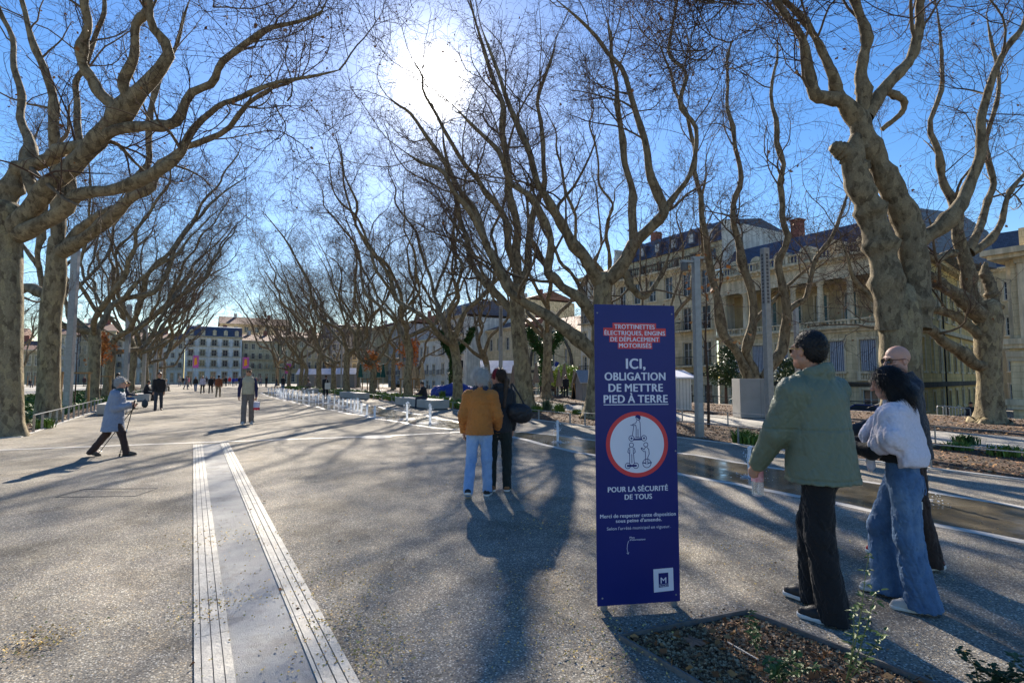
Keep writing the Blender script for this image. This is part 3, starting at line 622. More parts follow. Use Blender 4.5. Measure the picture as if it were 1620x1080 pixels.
# ================================================================ BUILDINGS
def stone_mat(name, col, block=True, stain=.5, bw=.9, bh=.38):
    m, nt, b = new_mat(name); N = nt.nodes; Ln = nt.links.new
    tc = N.new('ShaderNodeTexCoord'); O = tc.outputs['Object']
    r = ramp(nt, [(.3, tuple(c*.78 for c in col)), (.55, col), (.75, tuple(min(1, c*1.12) for c in col))]); Ln(noise(nt, O, .7, 6, .6), r.inputs[0]); c = r.outputs[0]
    mp = N.new('ShaderNodeMapping'); mp.inputs['Scale'].default_value = (2.5, 2.5, .25); Ln(O, mp.inputs['Vector'])
    s = ramp(nt, [(.42, (1-stain*.55,)*3), (.6, (1, 1, 1))]); Ln(noise(nt, mp.outputs[0], 1.2, 5, .65), s.inputs[0]); c = mix(nt, 1.0, c, s.outputs[0], 'MULTIPLY')
    bn = bumpn(nt, noise(nt, O, 12, 4), .3, .02)
    if block:
        sx = N.new('ShaderNodeSeparateXYZ'); Ln(O, sx.inputs[0]); ax = N.new('ShaderNodeMath'); ax.operation = 'ADD'; Ln(sx.outputs[0], ax.inputs[0]); Ln(sx.outputs[1], ax.inputs[1])
        cb = N.new('ShaderNodeCombineXYZ'); Ln(ax.outputs[0], cb.inputs[0]); Ln(sx.outputs[2], cb.inputs[1])
        br = N.new('ShaderNodeTexBrick'); br.inputs['Scale'].default_value = 1; br.inputs['Brick Width'].default_value = bw; br.inputs['Row Height'].default_value = bh
        br.inputs['Mortar Size'].default_value = .012; br.inputs['Color1'].default_value = (1, 1, 1, 1); br.inputs['Color2'].default_value = (.86, .85, .83, 1); br.inputs['Mortar'].default_value = (.6, .58, .55, 1)
        Ln(cb.outputs[0], br.inputs['Vector']); c = mix(nt, 1.0, c, br.outputs['Color'], 'MULTIPLY')
    Ln(c, b.inputs['Base Color']); b.inputs['Roughness'].default_value = .9; b.inputs['Specular IOR Level'].default_value = .2; Ln(bn, b.inputs['Normal']); return m
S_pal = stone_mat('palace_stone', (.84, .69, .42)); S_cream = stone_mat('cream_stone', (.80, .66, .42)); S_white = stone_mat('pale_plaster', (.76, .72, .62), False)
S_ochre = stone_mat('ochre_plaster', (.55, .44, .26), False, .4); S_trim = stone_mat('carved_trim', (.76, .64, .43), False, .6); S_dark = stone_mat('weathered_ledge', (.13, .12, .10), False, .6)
S_side = stone_mat('golden_stone', (.82, .62, .28), True, .35)
S_grey = stone_mat('grey_plaster', (.42, .41, .40), False)
def slate_mat(name, col, rough=.45):
    m, nt, b = new_mat(name); N = nt.nodes; Ln = nt.links.new
    tc = N.new('ShaderNodeTexCoord'); O = tc.outputs['Object']; sx = N.new('ShaderNodeSeparateXYZ'); Ln(O, sx.inputs[0]); ax = N.new('ShaderNodeMath'); ax.operation = 'ADD'; Ln(sx.outputs[0], ax.inputs[0]); Ln(sx.outputs[1], ax.inputs[1])
    cb = N.new('ShaderNodeCombineXYZ'); Ln(ax.outputs[0], cb.inputs[0]); Ln(sx.outputs[2], cb.inputs[1])
    br = N.new('ShaderNodeTexBrick'); br.inputs['Scale'].default_value = 1; br.inputs['Brick Width'].default_value = .35; br.inputs['Row Height'].default_value = .22; br.inputs['Mortar Size'].default_value = .012
    br.inputs['Color1'].default_value = (*col, 1); br.inputs['Color2'].default_value = (*[c*1.5 for c in col], 1); br.inputs['Mortar'].default_value = (*[c*.5 for c in col], 1); Ln(cb.outputs[0], br.inputs['Vector'])
    Ln(br.outputs[0], b.inputs['Base Color']); b.inputs['Roughness'].default_value = rough; Ln(bumpn(nt, br.outputs['Fac'], .4, .02), b.inputs['Normal']); return m
M_slate = slate_mat('blue_slate', (.04, .055, .095)); M_tile = slate_mat('clay_tile', (.17, .085, .06), .8)
M_glass = mat('window_glass', (.03, .04, .05), .08, var=.3, vscale=.7, spec=.8)
M_teal = mat('teal_pane', (.10, .20, .20), .15, var=.2, vscale=1, spec=.6)
M_wfr = mat('white_frame', (.55, .54, .50), .6, var=.05); M_shut = mat('grey_blue_shutter', (.42, .45, .50), .65, var=.12, vscale=3)
M_shutd = mat('shutter_backing', (.07, .09, .14), .7, var=.1)  # dark panel behind the slats, gives the shutters their stripes
M_iron = mat('black_iron', (.02, .02, .022), .5, metal=.4); M_brick = mat('red_brick', (.30, .11, .08), .9, var=.25, vscale=5)
WC = {}
def win_meshes(w, h, kind):
    key = (round(w, 2), round(h, 2), kind)
    if key in WC: return WC[key]
    fr = MB(); t = .07
    if kind == 'shutter':
        sh = MB(); n = 4
        for sgn in (0, 1):
            x0 = sgn*w/2
            sh.mi = 0
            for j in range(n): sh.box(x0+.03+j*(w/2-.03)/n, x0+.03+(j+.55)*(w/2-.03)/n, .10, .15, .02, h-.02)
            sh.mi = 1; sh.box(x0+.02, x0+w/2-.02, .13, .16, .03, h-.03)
        res = ('shutter', sh.mesh('shutter', [M_shut, M_shutd]), None)
    else:
        for a in ((0, t, 0, h), (w-t, w, 0, h), (t, w-t, h-t, h), (t, w-t, 0, t), (w/2-t/2, w/2+t/2, t, h-t)): fr.box(a[0], a[1], .16, .22, a[2], a[3])
        k = 3 if h > 2 else 2
        for i in range(1, k): fr.box(t, w/2-t/2, .17, .21, h*i/k-.02, h*i/k+.02); fr.box(w/2+t/2, w-t, .17, .21, h*i/k-.02, h*i/k+.02)
        gl = MB(); gl.box(.01, w-.01, .225, .245, .01, h-.01); res = ('frame', fr.mesh('frame', M_wfr), gl.mesh('pane', M_teal if kind == 'teal' else M_glass))
    WC[key] = res; return res
def arch_pts(x0, x1, z1, n=8):
    r = (x1-x0)/2; return [(x0+r-r*math.cos(PI*i/n), z1-r+r*math.sin(PI*i/n)) for i in range(n+1)]
def facade(par, x0, x1, z0, z1, ops, m, y=0, rotM=None, trim=None, part='wall', kind='glass', sub=True):
    """wall with real recessed openings; ops = (x0,x1,z0,z1[,kind])"""
    xs = sorted({x0, x1, *[o[0] for o in ops], *[o[1] for o in ops]}); zs = sorted({z0, z1, *[o[2] for o in ops], *[o[3] for o in ops]})
    T = (lambda v: rotM @ Vector(v)) if rotM is not None else (lambda v: Vector(v))
    mb = MB(); D = .26
    for i in range(len(xs)-1):
        for j in range(len(zs)-1):
            cx, cz = (xs[i]+xs[i+1])/2, (zs[j]+zs[j+1])/2
            if any(o[0] < cx < o[1] and o[2] < cz < o[3] for o in ops): continue
            mb.quad(T((xs[i], y, zs[j])), T((xs[i+1], y, zs[j])), T((xs[i+1], y, zs[j+1])), T((xs[i], y, zs[j+1])))
    for o in ops:
        a, b, c, d = o[:4]
        for q in (((a, y, c), (a, y+D, c), (a, y+D, d), (a, y, d)), ((b, y, c), (b, y, d), (b, y+D, d), (b, y+D, c)), ((a, y, d), (a, y+D, d), (b, y+D, d), (b, y, d)), ((a, y, c), (b, y, c), (b, y+D, c), (a, y+D, c)), ((a, y+D, c), (b, y+D, c), (b, y+D, d), (a, y+D, d))): mb.quad(*[T(v) for v in q])
    link(part, mb.mesh(part, m, fix=False), par)
    for o in ops:
        k = o[4] if len(o) > 4 else kind
        if k == 'none': continue
        nm, fm, pm = win_meshes(o[1]-o[0], o[3]-o[2], k)
        w = bpy.data.objects.new('window', None if True else None); 
        w = link('window', fm, par)
        w.matrix_basis = (rotM if rotM is not None else Matrix()) @ Matrix.Translation((o[0], y, o[2]))
        if pm is not None: g = link('pane', pm, w)
        if trim:
            mb = MB(); q = .16; a, b, c, d = o[:4]
            tm = MB()
            for r in ((a-q, a, c, d), (b, b+q, c, d), (a-q*1.4, b+q*1.4, d, d+q*1.2)): tm.box(r[0]-a, r[1]-a, -.05, .02, r[2]-c, r[3]-c)
            tm.box(-q*1.6, b-a+q*1.6, -.12, .02, -.14, 0)
            key = ('trim', round(b-a, 2), round(d-c, 2), trim.name)
            if key not in WC: WC[key] = tm.mesh('surround', trim)
            link('surround', WC[key], w)
def balustrade(par, x0, x1, z, y, h=.9, m=S_trim, step=.32, name='balustrade', my=S_dark):
    mb = MB(); mb.box(x0, x1, y-.12, y+.12, z, z+.12); mb.box(x0, x1, y-.14, y+.14, z+h-.14, z+h)
    x = x0+.15; i = 0
    while x < x1-.1:
        if i % 8 == 0: mb.box(x-.14, x+.14, y-.11, y+.11, z+.122, z+h-.142)
        else: mb.lathe([(.05, z+.12), (.09, z+.3), (.045, z+.55), (.07, z+h-.14)], 6, (x, y, 0))
        x += step; i += 1
    return mb.obj(name, m, par)
def cornice(par, x0, x1, z, y, d=.5, h=.5, m=None, name='cornice'):
    mb = MB(); mb.prism([(y+.02, z), (y-d*.3, z), (y-d*.45, z+h*.35), (y-d*.9, z+h*.55), (y-d, z+h*.7), (y-d, z+h), (y+.02, z+h)], 'x', x0, x1)
    x = x0+.3
    if h > .45:
        while x < x1-.3: mb.box(x-.09, x+.09, y-d*.75, y-d*.2, z+h*.12, z+h*.4); x += .62
    return mb.obj(name, m or S_trim, par)
def iron_balcony(par, x0, x1, z, y, d=.7, h=.95, slab=S_trim):
    mb = MB(); mb.box(x0, x1, y-d, y, z-.16, z); o = mb.obj('balcony', slab, par)
    r = MB(); r.box(x0+.02, x1-.02, y-d+.02, y-d+.06, z+h-.05, z+h); r.box(x0+.02, x1-.02, y-d+.025, y-d+.055, z+.06, z+.09)
    x = x0+.04
    while x < x1: r.box(x-.012, x+.012, y-d+.03, y-d+.05, z, z+h-.05); x += .16
    for xx in (x0+.04, x1-.04): r.box(xx-.02, xx+.02, y-d+.06, y, z+h-.05, z+h)
    r.obj('railing', M_iron, o)
def FPx(px, p): s = p/(NX*(px-810)+NY*846.9); return s*(-NY*(px-810)+NX*846.9)
def FPz(px, py, p): d = ray(px, py); s = p/(NX*d[0]+NY*d[1]); return CH+d[2]*s
# ---------------- right palace with loggia. local x = -u (to the right in view), local y = n (into the building)
PF = 46.6; ROTF = YAW-PI/2
aL = FPx(1138, PF); aR = FPx(1450, PF)
pal = thing('palace', 'pale stone palace with columned loggia, striped shutters and a golden side wall', 'building', pa(PF, aR, -1.9), ROTF)
# local x: 0 at right corner, negative to the left (away)
Wd = aL-aR; zb = 1.9
def lz(py, px=1378): return FPz(px, py, PF)+zb
z_base = 0; z_led = lz(606); z_w0 = lz(587); z_w1 = lz(536); z_b0 = lz(522); z_b1 = lz(506); z_c1 = lz(432); z_e = lz(404); z_rb = lz(391); z_top = lz(334)
bays = [-(FPx(x, PF)-aR) for x in (1375, 1325, 1280.5, 1238, 1201, 1166)]
st = bays[0]-bays[1]; bays = [bays[0]+st*.98]+[bays[0]-st*i for i in range(7)]; bays = [b for b in bays if -Wd+1 < b < -1]
ops = []
for b in bays: ops += [(b-.62, b+.62, z_w0, z_w1, 'shutter'), (b-.6, b+.6, .9, 2.5)]
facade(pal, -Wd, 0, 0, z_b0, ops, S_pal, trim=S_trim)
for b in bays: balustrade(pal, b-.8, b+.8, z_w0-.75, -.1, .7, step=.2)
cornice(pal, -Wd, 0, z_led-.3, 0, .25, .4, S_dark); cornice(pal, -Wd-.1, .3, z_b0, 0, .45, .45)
# loggia: floor, back wall, columns, entablature
mb = MB(); mb.box(-Wd, 0, .05, 3.2, z_b0-.1, z_b0+.43); mb.obj('loggia_floor', S_trim, pal)
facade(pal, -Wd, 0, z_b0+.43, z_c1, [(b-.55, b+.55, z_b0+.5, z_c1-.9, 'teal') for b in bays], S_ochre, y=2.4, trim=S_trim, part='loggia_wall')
mb = MB(); mb.box(-Wd, 0, .1, 2.4, z_c1, z_c1+.2); mb.obj('loggia_ceiling', S_cream, pal)
balustrade(pal, -Wd, -.2, z_b0+.45, -.12, z_b1-z_b0-.2, my=S_dark)
for b in [x+st/2 for x in bays]+[bays[-1]-st/2]:
    if b > -.3: continue
    mb = MB(); h = z_c1-z_b0-.45
    mb.lathe([(.34, 0), (.34, .15), (.27, .25), (.26, h*.5), (.22, h-.5), (.24, h-.45), (.34, h-.15), (.36, h)], 14, (b, .12, z_b0+.45)); mb.box(b-.4, b+.4, -.26, .5, z_b0+.45+h-.12, z_b0+.45+h)
    mb.obj('column', S_trim, pal, smooth=True)
mb = MB(); mb.box(-Wd, 0, -.1, .6, z_c1, z_e-.1); mb.obj('entablature', S_trim, pal); cornice(pal, -Wd-.2, .5, z_e-.1, -.1, .6, .5)
balustrade(pal, -Wd, 0, z_e+.42, -.2, z_rb-z_e+.2)
# mansard
rf = MB(); rf.prism([(.5, z_e+.3), (2.6, z_top), (10, z_top+.8), (16, z_top), (17.5, z_e+.3)], 'x', -Wd, -.2); roof = rf.obj('roof', M_slate, pal)
for b in bays:
    mb = MB(); mb.box(b-.55, b+.55, .35, 2.4, z_e+.4, z_e+1.5); mb.prism([(b-.7, z_e+1.5), (b+.7, z_e+1.5), (b+.45, z_e+1.85), (b, z_e+2.0), (b-.45, z_e+1.85)], 'y', .25, 2.5); d = mb.obj('dormer', S_trim, roof)
mb = MB()
for b in bays: mb.box(b-.32, b+.32, .32, .345, z_e+.6, z_e+1.42)
# right side wall, golden by its own stone colour: local plane x = 0.. facing +x ; wall coords (u along +y)
SR = Matrix.Rotation(PI/2+R(10.8), 4, 'Z')
sops = []
for i in range(8):
    u = 2.0+i*3.1
    sops += [(u, u+1.15, z_w0, z_w1+.1), (u, u+1.1, z_b1+.4, z_c1-.6), (u+.1, u+.95, .9, 2.3)]
facade(pal, 0, 27, 0, z_e-.1, sops, S_side, rotM=SR, trim=S_trim, part='side_wall')
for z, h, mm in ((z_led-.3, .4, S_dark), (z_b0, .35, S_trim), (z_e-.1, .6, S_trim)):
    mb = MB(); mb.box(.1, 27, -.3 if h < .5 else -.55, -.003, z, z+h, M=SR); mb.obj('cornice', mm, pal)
mb = MB()
for q in (0, 8.6, 17.8, 26.4):
    k = 0; mb = MB()
    while k*.42 < z_e-.6: mb.box(q, q+(.75 if k % 2 else .55), -.09, -.003, k*.42+.02, k*.42+.40, M=SR); k += 1
    mb.obj('quoin', S_trim, pal)
mb = MB(); mb.tube([SR @ Vector((9.9, -.12, .2)), SR @ Vector((9.9, -.12, z_e))], .07, 8); mb.obj('drainpipe', M_iron, pal)
bn = MB(); bn.box(-.5, -.45, -1.2, -.3, z_w0+.2, z_w1+.8)
bn.obj('hanging_banner', mat('violet_cloth', (.14, .04, .32), .7), pal)
mb = MB(); mb.box(-.55, -.4, -1.25, -.02, z_w1+.8, z_w1+.85); mb.obj('banner_arm', M_iron, pal)
# ---------------- taller left building with mansard
aL2 = FPx(978, PF)
tb = thing('apartment_building', 'tall weathered stone building with blue mansard roof left of the palace', 'building', pa(PF-.25, aL, -1.9), ROTF)
W2 = aL2-aL
def lz2(py, px=1100): return FPz(px, py, PF)+zb
ZB = lz2(424); ZA = lz2(386); ZT = lz2(352)
fl = ZB/4.0
ops = []
nb = 6; sx = W2/nb
for i in range(nb):
    c = -sx*(i+.5)
    for f in range(4):
        z0 = f*fl+(.9 if f else .2); ops.append((c-.6, c+.6, z0, z0+min(2.7, fl-1.3)))
facade(tb, -W2, 0, 0, ZB, ops, S_cream, trim=S_trim)
for i in range(nb):
    c = -sx*(i+.5)
    for f in (1, 2): iron_balcony(tb, c-1.0, c+1.0, f*fl+.9, 0)
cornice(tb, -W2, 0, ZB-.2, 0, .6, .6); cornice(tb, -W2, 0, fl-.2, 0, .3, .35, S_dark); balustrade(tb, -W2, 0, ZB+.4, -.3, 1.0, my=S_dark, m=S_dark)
facade(tb, -W2, 0, ZB+.4, ZA, [(-sx*(i+.5)-.5, -sx*(i+.5)+.5, ZB+.6, ZA-.6) for i in range(nb)], S_cream, y=1.2, part='attic_wall')
rf = MB(); rf.prism([(1.0, ZA), (2.2, ZT), (8, ZT+1.0), (13, ZT), (14, ZA)], 'x', -W2, 0); roof = rf.obj('roof', M_slate, tb)
for i in range(nb):
    c = -sx*(i+.5); mb = MB(); mb.box(c-.5, c+.5, .95, 2.4, ZA+.3, ZA+1.6); mb.prism([(c-.6, ZA+1.6), (c+.6, ZA+1.6), (c, ZA+2.1)], 'y', .9, 2.5); d = mb.obj('dormer', M_slate, roof)
    mb = MB(); mb.box(c-.3, c+.3, .93, .945, ZA+.5, ZA+1.4); mb.obj('dormer_window', M_wfr, roof)
mb = MB(); mb.box(0, .25, 1.2, 13, 0, ZT-.2); mb.box(-W2-.25, -W2, .1, 13, 0, ZT-.4); mb.obj('gable_wall', S_white, tb)
mb = MB(); mb.box(-W2*.75-.5, -W2*.75+.5, 3, 4, ZT+.3, ZT+1.4); mb.obj('chimney', M_brick, tb)
mb = MB(); mb.box(-12.4, -11.5, 5, 6, z_top, z_top+2.4); mb.box(-12.5, -11.4, 4.9, 6.1, z_top+2.4, z_top+2.55); mb.obj('chimney', M_brick, pal)
# ---------------- ordinary town houses
def house(label, loc, rot, W_, D_, H_, nf, nb, m, roof='tile', gf=3.4, kind='glass', balc=(), trim=S_trim, rh=2.2, name='town_house', rm=None, top=0):
    t = thing(name, label, 'building', loc, rot)
    fh = (H_-gf)/max(1, nf-1); ops = []; sx = W_/nb
    for i in range(nb):
        c = sx*(i+.5); ww = min(1.2, sx*.45)
        for f in range(nf):
            z0 = .3 if f == 0 else gf+(f-1)*fh+.75; hh = gf-1.0 if f == 0 else min(2.1, fh-1.15)
            ops.append((c-ww/2, c+ww/2, z0, z0+hh, kind if f else 'glass'))
    facade(t, 0, W_, 0, H_, ops, m, trim=trim)
    mb = MB(); mb.box(.003, W_-.003, D_-.2, D_, 0, H_-.01); mb.box(-.01, .2, .003, D_, 0, H_-.004); mb.box(W_-.2, W_+.01, .003, D_, 0, H_-.004); mb.obj('side_walls', m, t)
    cornice(t, -.1, W_+.1, H_, 0, .5, .46)
    for f in balc:
        for i in range(nb):
            c = sx*(i+.5); iron_balcony(t, c-min(1, sx*.42), c+min(1, sx*.42), gf+(f-1)*fh+.7, 0)
    mb = MB()
    if roof == 'tile': mb.prism([(-.4, H_+.462), (D_/2, H_+.46+rh), (D_+.4, H_+.462)], 'x', -.2, W_+.2); rm_ = rm or M_tile
    elif roof == 'mansard': mb.prism([(.1, H_+.462), (1.1, H_+.46+rh), (D_/2, H_+rh+1.1), (D_-1.1, H_+.46+rh), (D_-.1, H_+.462)], 'x', 0, W_); rm_ = rm or M_slate
    else: mb.box(.2, W_-.2, .2, D_-.2, H_+.1, H_+.7); rm_ = m
    ro = mb.obj('roof', rm_, t)
    if roof == 'mansard':
        for i in range(nb):
            c = sx*(i+.5); mb = MB(); mb.box(c-.45, c+.45, .2, 1.5, H_+.6, H_+1.9); mb.prism([(c-.55, H_+1.9), (c+.55, H_+1.9), (c, H_+2.3)], 'y', .1, 1.6); mb.obj('dormer', S_trim, ro)
    for k, cx in enumerate((W_*.22, W_*.7)):
        mb = MB(); mb.box(cx-.5, cx+.5, D_*.45, D_*.45+.6, H_+.5, H_+rh+1.6); mb.obj('chimney', M_brick if k else S_white, ro)
    return t
def hpa(label, a_far, a_near, p, **k):      # houses on the right whose fronts face the promenade
    return house(label, pa(p, a_far, -1.9 if p > 40 else 0), ROTF, a_far-a_near, **k)
hpa('narrow white house right behind the blue sign, iron balconies', 57.5, aL2+.3, 45.2, D_=12, H_=16.5, nf=5, nb=3, m=S_white, balc=(1, 2, 3), roof='tile')
hpa('pale house with grey awnings behind the parasol terrace', 86, 74.2, 46, D_=12, H_=11.5, nf=3, nb=4, m=S_cream, roof='tile', balc=(1,))
hpa('cream corner house with iron balconies behind the white stall', 99, 86.4, 42, D_=12, H_=14.5, nf=4, nb=3, m=S_white, balc=(1, 2, 3), roof='mansard')
hpa('broad pale house with white upper gallery behind the ivy tree', 118, 99.5, 45, D_=12, H_=11.5, nf=3, nb=5, m=S_white, balc=(1,), roof='flat')
hpa('grey plaster house beyond the fountain trees', 134, 118.3, 43, D_=14, H_=16, nf=5, nb=5, m=S_grey, balc=(1, 2), roof='tile')
hpa('ochre house far along the right side of the promenade', 152, 134.5, 40, D_=14, H_=14, nf=4, nb=5, m=S_ochre, balc=(1,), roof='tile')
# tall block on the hill behind
house('tall pale block with terracotta top rising behind the trees in the middle', pa(72, 128, -1.9), ROTF, 16, D_=14, H_=23, nf=7, nb=5, m=S_cream, roof='tile')
# chapel-like front with grouped arched windows
ch = thing('arched_hall', 'old stone hall with grouped pointed windows and a big blind arch', 'building', pa(46, 73.8, -1.9), ROTF)
ops = []
for c, n_, z0, z1 in ((3.0, 2, 5.2, 7.6), (7.6, 3, 5.2, 8.6), (12.2, 2, 5.2, 7.6)):
    for j in range(n_): x = c+(j-(n_-1)/2)*1.0; ops.append((x-.32, x+.32, z0, z1))
ops += [(2+3.6*i, 3.6+3.6*i, .2, 3.2) for i in range(4)]
facade(ch, 0, 15.8, 0, 9.6, ops, S_pal, trim=None)
mb = MB(); mb.prism([(0, 9.6), (15.8, 9.6), (11, 11.2), (7.9, 13.6), (4.8, 11.2)], 'y', 0, .6); mb.obj('gable', S_pal, ch)
for c, r in ((7.9, 5.6),):
    mb = MB(); mb.tube([(c-r*math.cos(PI*i/16), -.12, 4.6+r*math.sin(PI*i/16)) for i in range(17)], .22, 6); mb.obj('arch_moulding', S_dark, ch)
cornice(ch, 0, 15.8, 4.2, 0, .4, .45, S_dark)
mb = MB(); mb.prism([(.6, 9.6), (7, 13.4), (14, 9.6)], 'x', 0, 15.8); mb.obj('roof', M_tile, ch)
# building at the extreme right: corner with pilasters
eb = thing('corner_building', 'dark shaded stone building corner with big cornice at the right edge', 'building', pa(38.5, 6.2, -1.9), ROTF)
q = at(1600, 600, 33); pq = topa(q); eb.location = pa(pq[0], pq[1], -1.9)
s = 33/F; Hh = lambda py: CH+(HZ-py)*s+1.9
z1, z2 = Hh(395), Hh(545)
mb = MB(); mb.box(0, 14, 0, 14, 0, z2); mb.box(.2, 14, .2, 14, z2, z1); mb.obj('wall', S_pal, eb)
mb = MB()
for x in (.6, 3.4): mb.box(x, x+.9, -.12, .2, z2+.3, z1-.3); mb.box(x-.1, x+1, -.2, .2, z1-.9, z1-.3)
for y in (.6, 3.6): mb.box(-.12, .2, y, y+.9, z2+.3, z1-.3)
mb.obj('pilaster', S_trim, eb)
for z, d in ((z1-.3, .9), (z2, .35), (Hh(565), .15), (Hh(640), .3)):
    mb = MB(); mb.box(-d, 14+d, -d, 14+d, z, z+.35); mb.box(-d*.7, 14+d*.7, -d*.7, 14+d*.7, z-.25, z-.003); mb.obj('cornice', S_trim, eb)
mb = MB(); mb.box(.6, 13, .6, 13, z1+.35, z1+1.4); mb.obj('parapet', S_pal, eb)
# building between palace and corner (sunlit, blue roof with dormer)
q1 = at(1520, 600, 62); pq = topa(q1)
house('yellow sunlit building with blue roof and dormers between the palace and the corner building', pa(pq[0]+1, pq[1]+4, -1.9), YAW-PI/2+R(10), 20, D_=12, H_=15.5, nf=4, nb=6, m=S_ochre, roof='mansard', rh=4.2)
# ---------------- far end of the promenade
aE = 165.0
def pE(px, a=aE): s = a/(-NY*(px-810)+NX*846.9); return s*(NX*(px-810)+NY*846.9)
e = house('pale grand hotel front closing the far end of the promenade', pa(pE(291), aE, 0), YAW, pE(381)-pE(291), D_=14, H_=12.2, nf=4, nb=5, m=stone_mat('hotel_stone', (.86, .83, .76), False, .3), roof='mansard', rh=2.6, balc=(1, 2, 3), gf=3.8, name='hotel')
house('cream building with roof terraces right of the far hotel', pa(pE(383), aE+2, 0), YAW, pE(440)-pE(383), D_=14, H_=11.5, nf=4, nb=5, m=S_cream, roof='tile', balc=(1, 2))
house('brownish town house seen between the far trees', pa(pE(442), aE-3, 0), YAW, pE(515)-pE(442), D_=14, H_=12.5, nf=4, nb=6, m=S_ochre, roof='tile', balc=(1,))
house('grey town house partly hidden by the far right trees', pa(pE(518), aE-4, 0), YAW, pE(580)-pE(518), D_=14, H_=14.5, nf=5, nb=6, m=S_grey, roof='mansard', balc=(1, 2))
house('large stepped house with terracotta roof above the hotel', pa(pE(345, 200), 200, 0), YAW, 22, D_=14, H_=19, nf=6, nb=7, m=S_cream, roof='tile', rh=3)
house('long pale house left of the far hotel behind the tree row', pa(pE(180), aE+1, 0), YAW, pE(289)-pE(180), D_=14, H_=11, nf=4, nb=9, m=S_white, roof='tile', balc=(1,))
# ---------------- left of the far end, glimpsed between the left trunks
for a_, x0, x1, h, nf, nb, m, lab in ((150, -60, 62, 7.0, 2, 10, S_ochre, 'low ochre pavilion with tall openings glimpsed between the left trunks'), (175, -70, 30, 11.5, 4, 9, S_cream, 'cream house with red tiled roof rising behind the ochre pavilion'), (158, 64, 118, 11.0, 4, 6, S_white, 'white four storey house seen past the tall left mast'), (162, 119, 180, 12.5, 4, 7, S_cream, 'cream four storey house behind the left stake frame')):
    house(lab, pa(pE(x0, a_), a_, 0), YAW, pE(x1, a_)-pE(x0, a_), D_=12, H_=h, nf=nf, nb=nb, m=m, roof='tile')
# ================================================================ STREET FURNITURE
def pp(px, py): return P(px, py)
# --- low rails
def rail(label, p, a0, a1, group, h=.42, step=1.0):
    t = thing('low_rail', label, 'rail', pa(p, a0, 0), YAW, group)
    mb = MB(); mb.box(-.03, .03, 0, a1-a0, h-.012, h); mb.obj('top_bar', M_galv, t)
    a = .02; i = 0; me = None
    while a < a1-a0:
        if me is None: m2 = MB(); m2.box(-.03, .03, -.005, .005, -.05, h-.0125); me = m2.mesh('post', M_galv)
        if i < 60: link('post', me, t, (0, a, 0))
        a += step; i += 1
rail('low steel rail along the green bed at left', -3.86, 20.2, 33.6, 'low steel rails along the beds', .5, 1.0)
rail('low steel rail from the far left bench onward', -3.86, 49, 92, 'low steel rails along the beds', .5, 2.0)
rail('low steel rail in front of the mulch bed, passing behind the walking group', 11.0, 0.5, 14.2, 'low steel rails along the beds', .42, 1.9)
rail('low steel rail below the split tree, behind the couple', 11.0, 14.6, 24.5, 'low steel rails along the beds', .36, 1.9)
rail('low steel rail beyond the bench with the sitting reader', 11.0, 31.5, 62, 'low steel rails along the beds', .36, 2.0)
rail('low steel rail on the far side of the mulch bed between the masts', 15.1, 2, 20, 'low steel rails along the beds', .42, 1.9)
# --- concrete benches
def bench(label, p, a0, a1, w=.95, h=.46, group='concrete block benches'):
    t = thing('concrete_bench', label, 'bench', pa(p, a0, 0), YAW, group)
    mb = MB(); mb.box(0, w, 0, a1-a0, .05, h, bev=.015); mb.obj('seat_block', M_conc, t)
    mb = MB(); mb.box(.06, w-.06, .06, a1-a0-.06, 0, .05); mb.obj('plinth', M_steel_dark, t)
    mb = MB(); mb.box(-.002, w+.002, (a1-a0)*.5-.006, (a1-a0)*.5+.006, .055, h+.002); mb.obj('joint', M_groove, t)
bench('long pale concrete bench behind the woman with walking poles', -3.35, 27.6, 33.2)
bench('second concrete bench at left, right under the walker in black', -3.35, 42.5, 46.5)
bench('third concrete bench at left where people crowd', -3.35, 56, 60)
bench('farthest left concrete bench in the distance', -3.35, 72, 76)
bench('concrete bench with the dark clad sitter by the fountain', 9.9, 24.2, 29.6, group='concrete block benches')
bench('empty concrete bench beyond the fountain jets', 9.9, 38, 43)
bench('far concrete bench near the end of the fountain', 9.9, 56, 60)
b0 = P(30, 613); q = topa(b0); bench('small concrete bench across the left side path', q[0]-1, q[1]-2, q[1]+2, w=1.4)
# --- lamp masts
def mast(label, p, a, h, w=.17, head=None, slot=False, group='square grey lamp masts'):
    t = thing('lamp_mast', label, 'lamp mast', pa(p, a, 0), YAW-R(18), group)
    mb = MB(); mb.box(-w/2, w/2, -w/2, w/2, .02, h, bev=.012); pole = mb.obj('pole', M_galv, t)
    mb = MB(); mb.box(-w*.9, w*.9, -w*.9, w*.9, 0, .02); mb.obj('base_plate', M_galv, t)
    for f in (0, 1, 2, 3):
        a_ = PI/2*f; 
    if slot:
        mb = MB()
        for i in range(14): z = h-1.55+i*.1; mb.box(-.035, .035, -w/2-.004, -w/2+.004, z, z+.075); mb.box(-w/2-.004, -w/2+.004, -.035, .035, z, z+.075)
        mb.obj('lamp_slots', M_steel_dark, t)
    if head:
        mb = MB(); mb.box(-.42, -w/2, -.05, .05, h-.12, h-.06); mb.obj('arm', M_galv, t)
        mb = MB(); mb.lathe([(.09, h-.34), (.1, h-.3), (.1, h-.14), (.05, h-.12)], 14, (-.34, 0, 0)); mb.obj('camera_dome', M_steel_dark, t, smooth=True)
        mb = MB(); mb.box(-.1, w/2+.12, -.06, .06, h, h+.05); mb.obj('cap', M_galv, t)
    mb = MB(); mb.box(-.05, .05, -w/2-.003, -w/2+.01, .5, .9); mb.obj('hatch', mat('hatch_grey', (.33, .34, .35), .5, metal=.3), t)
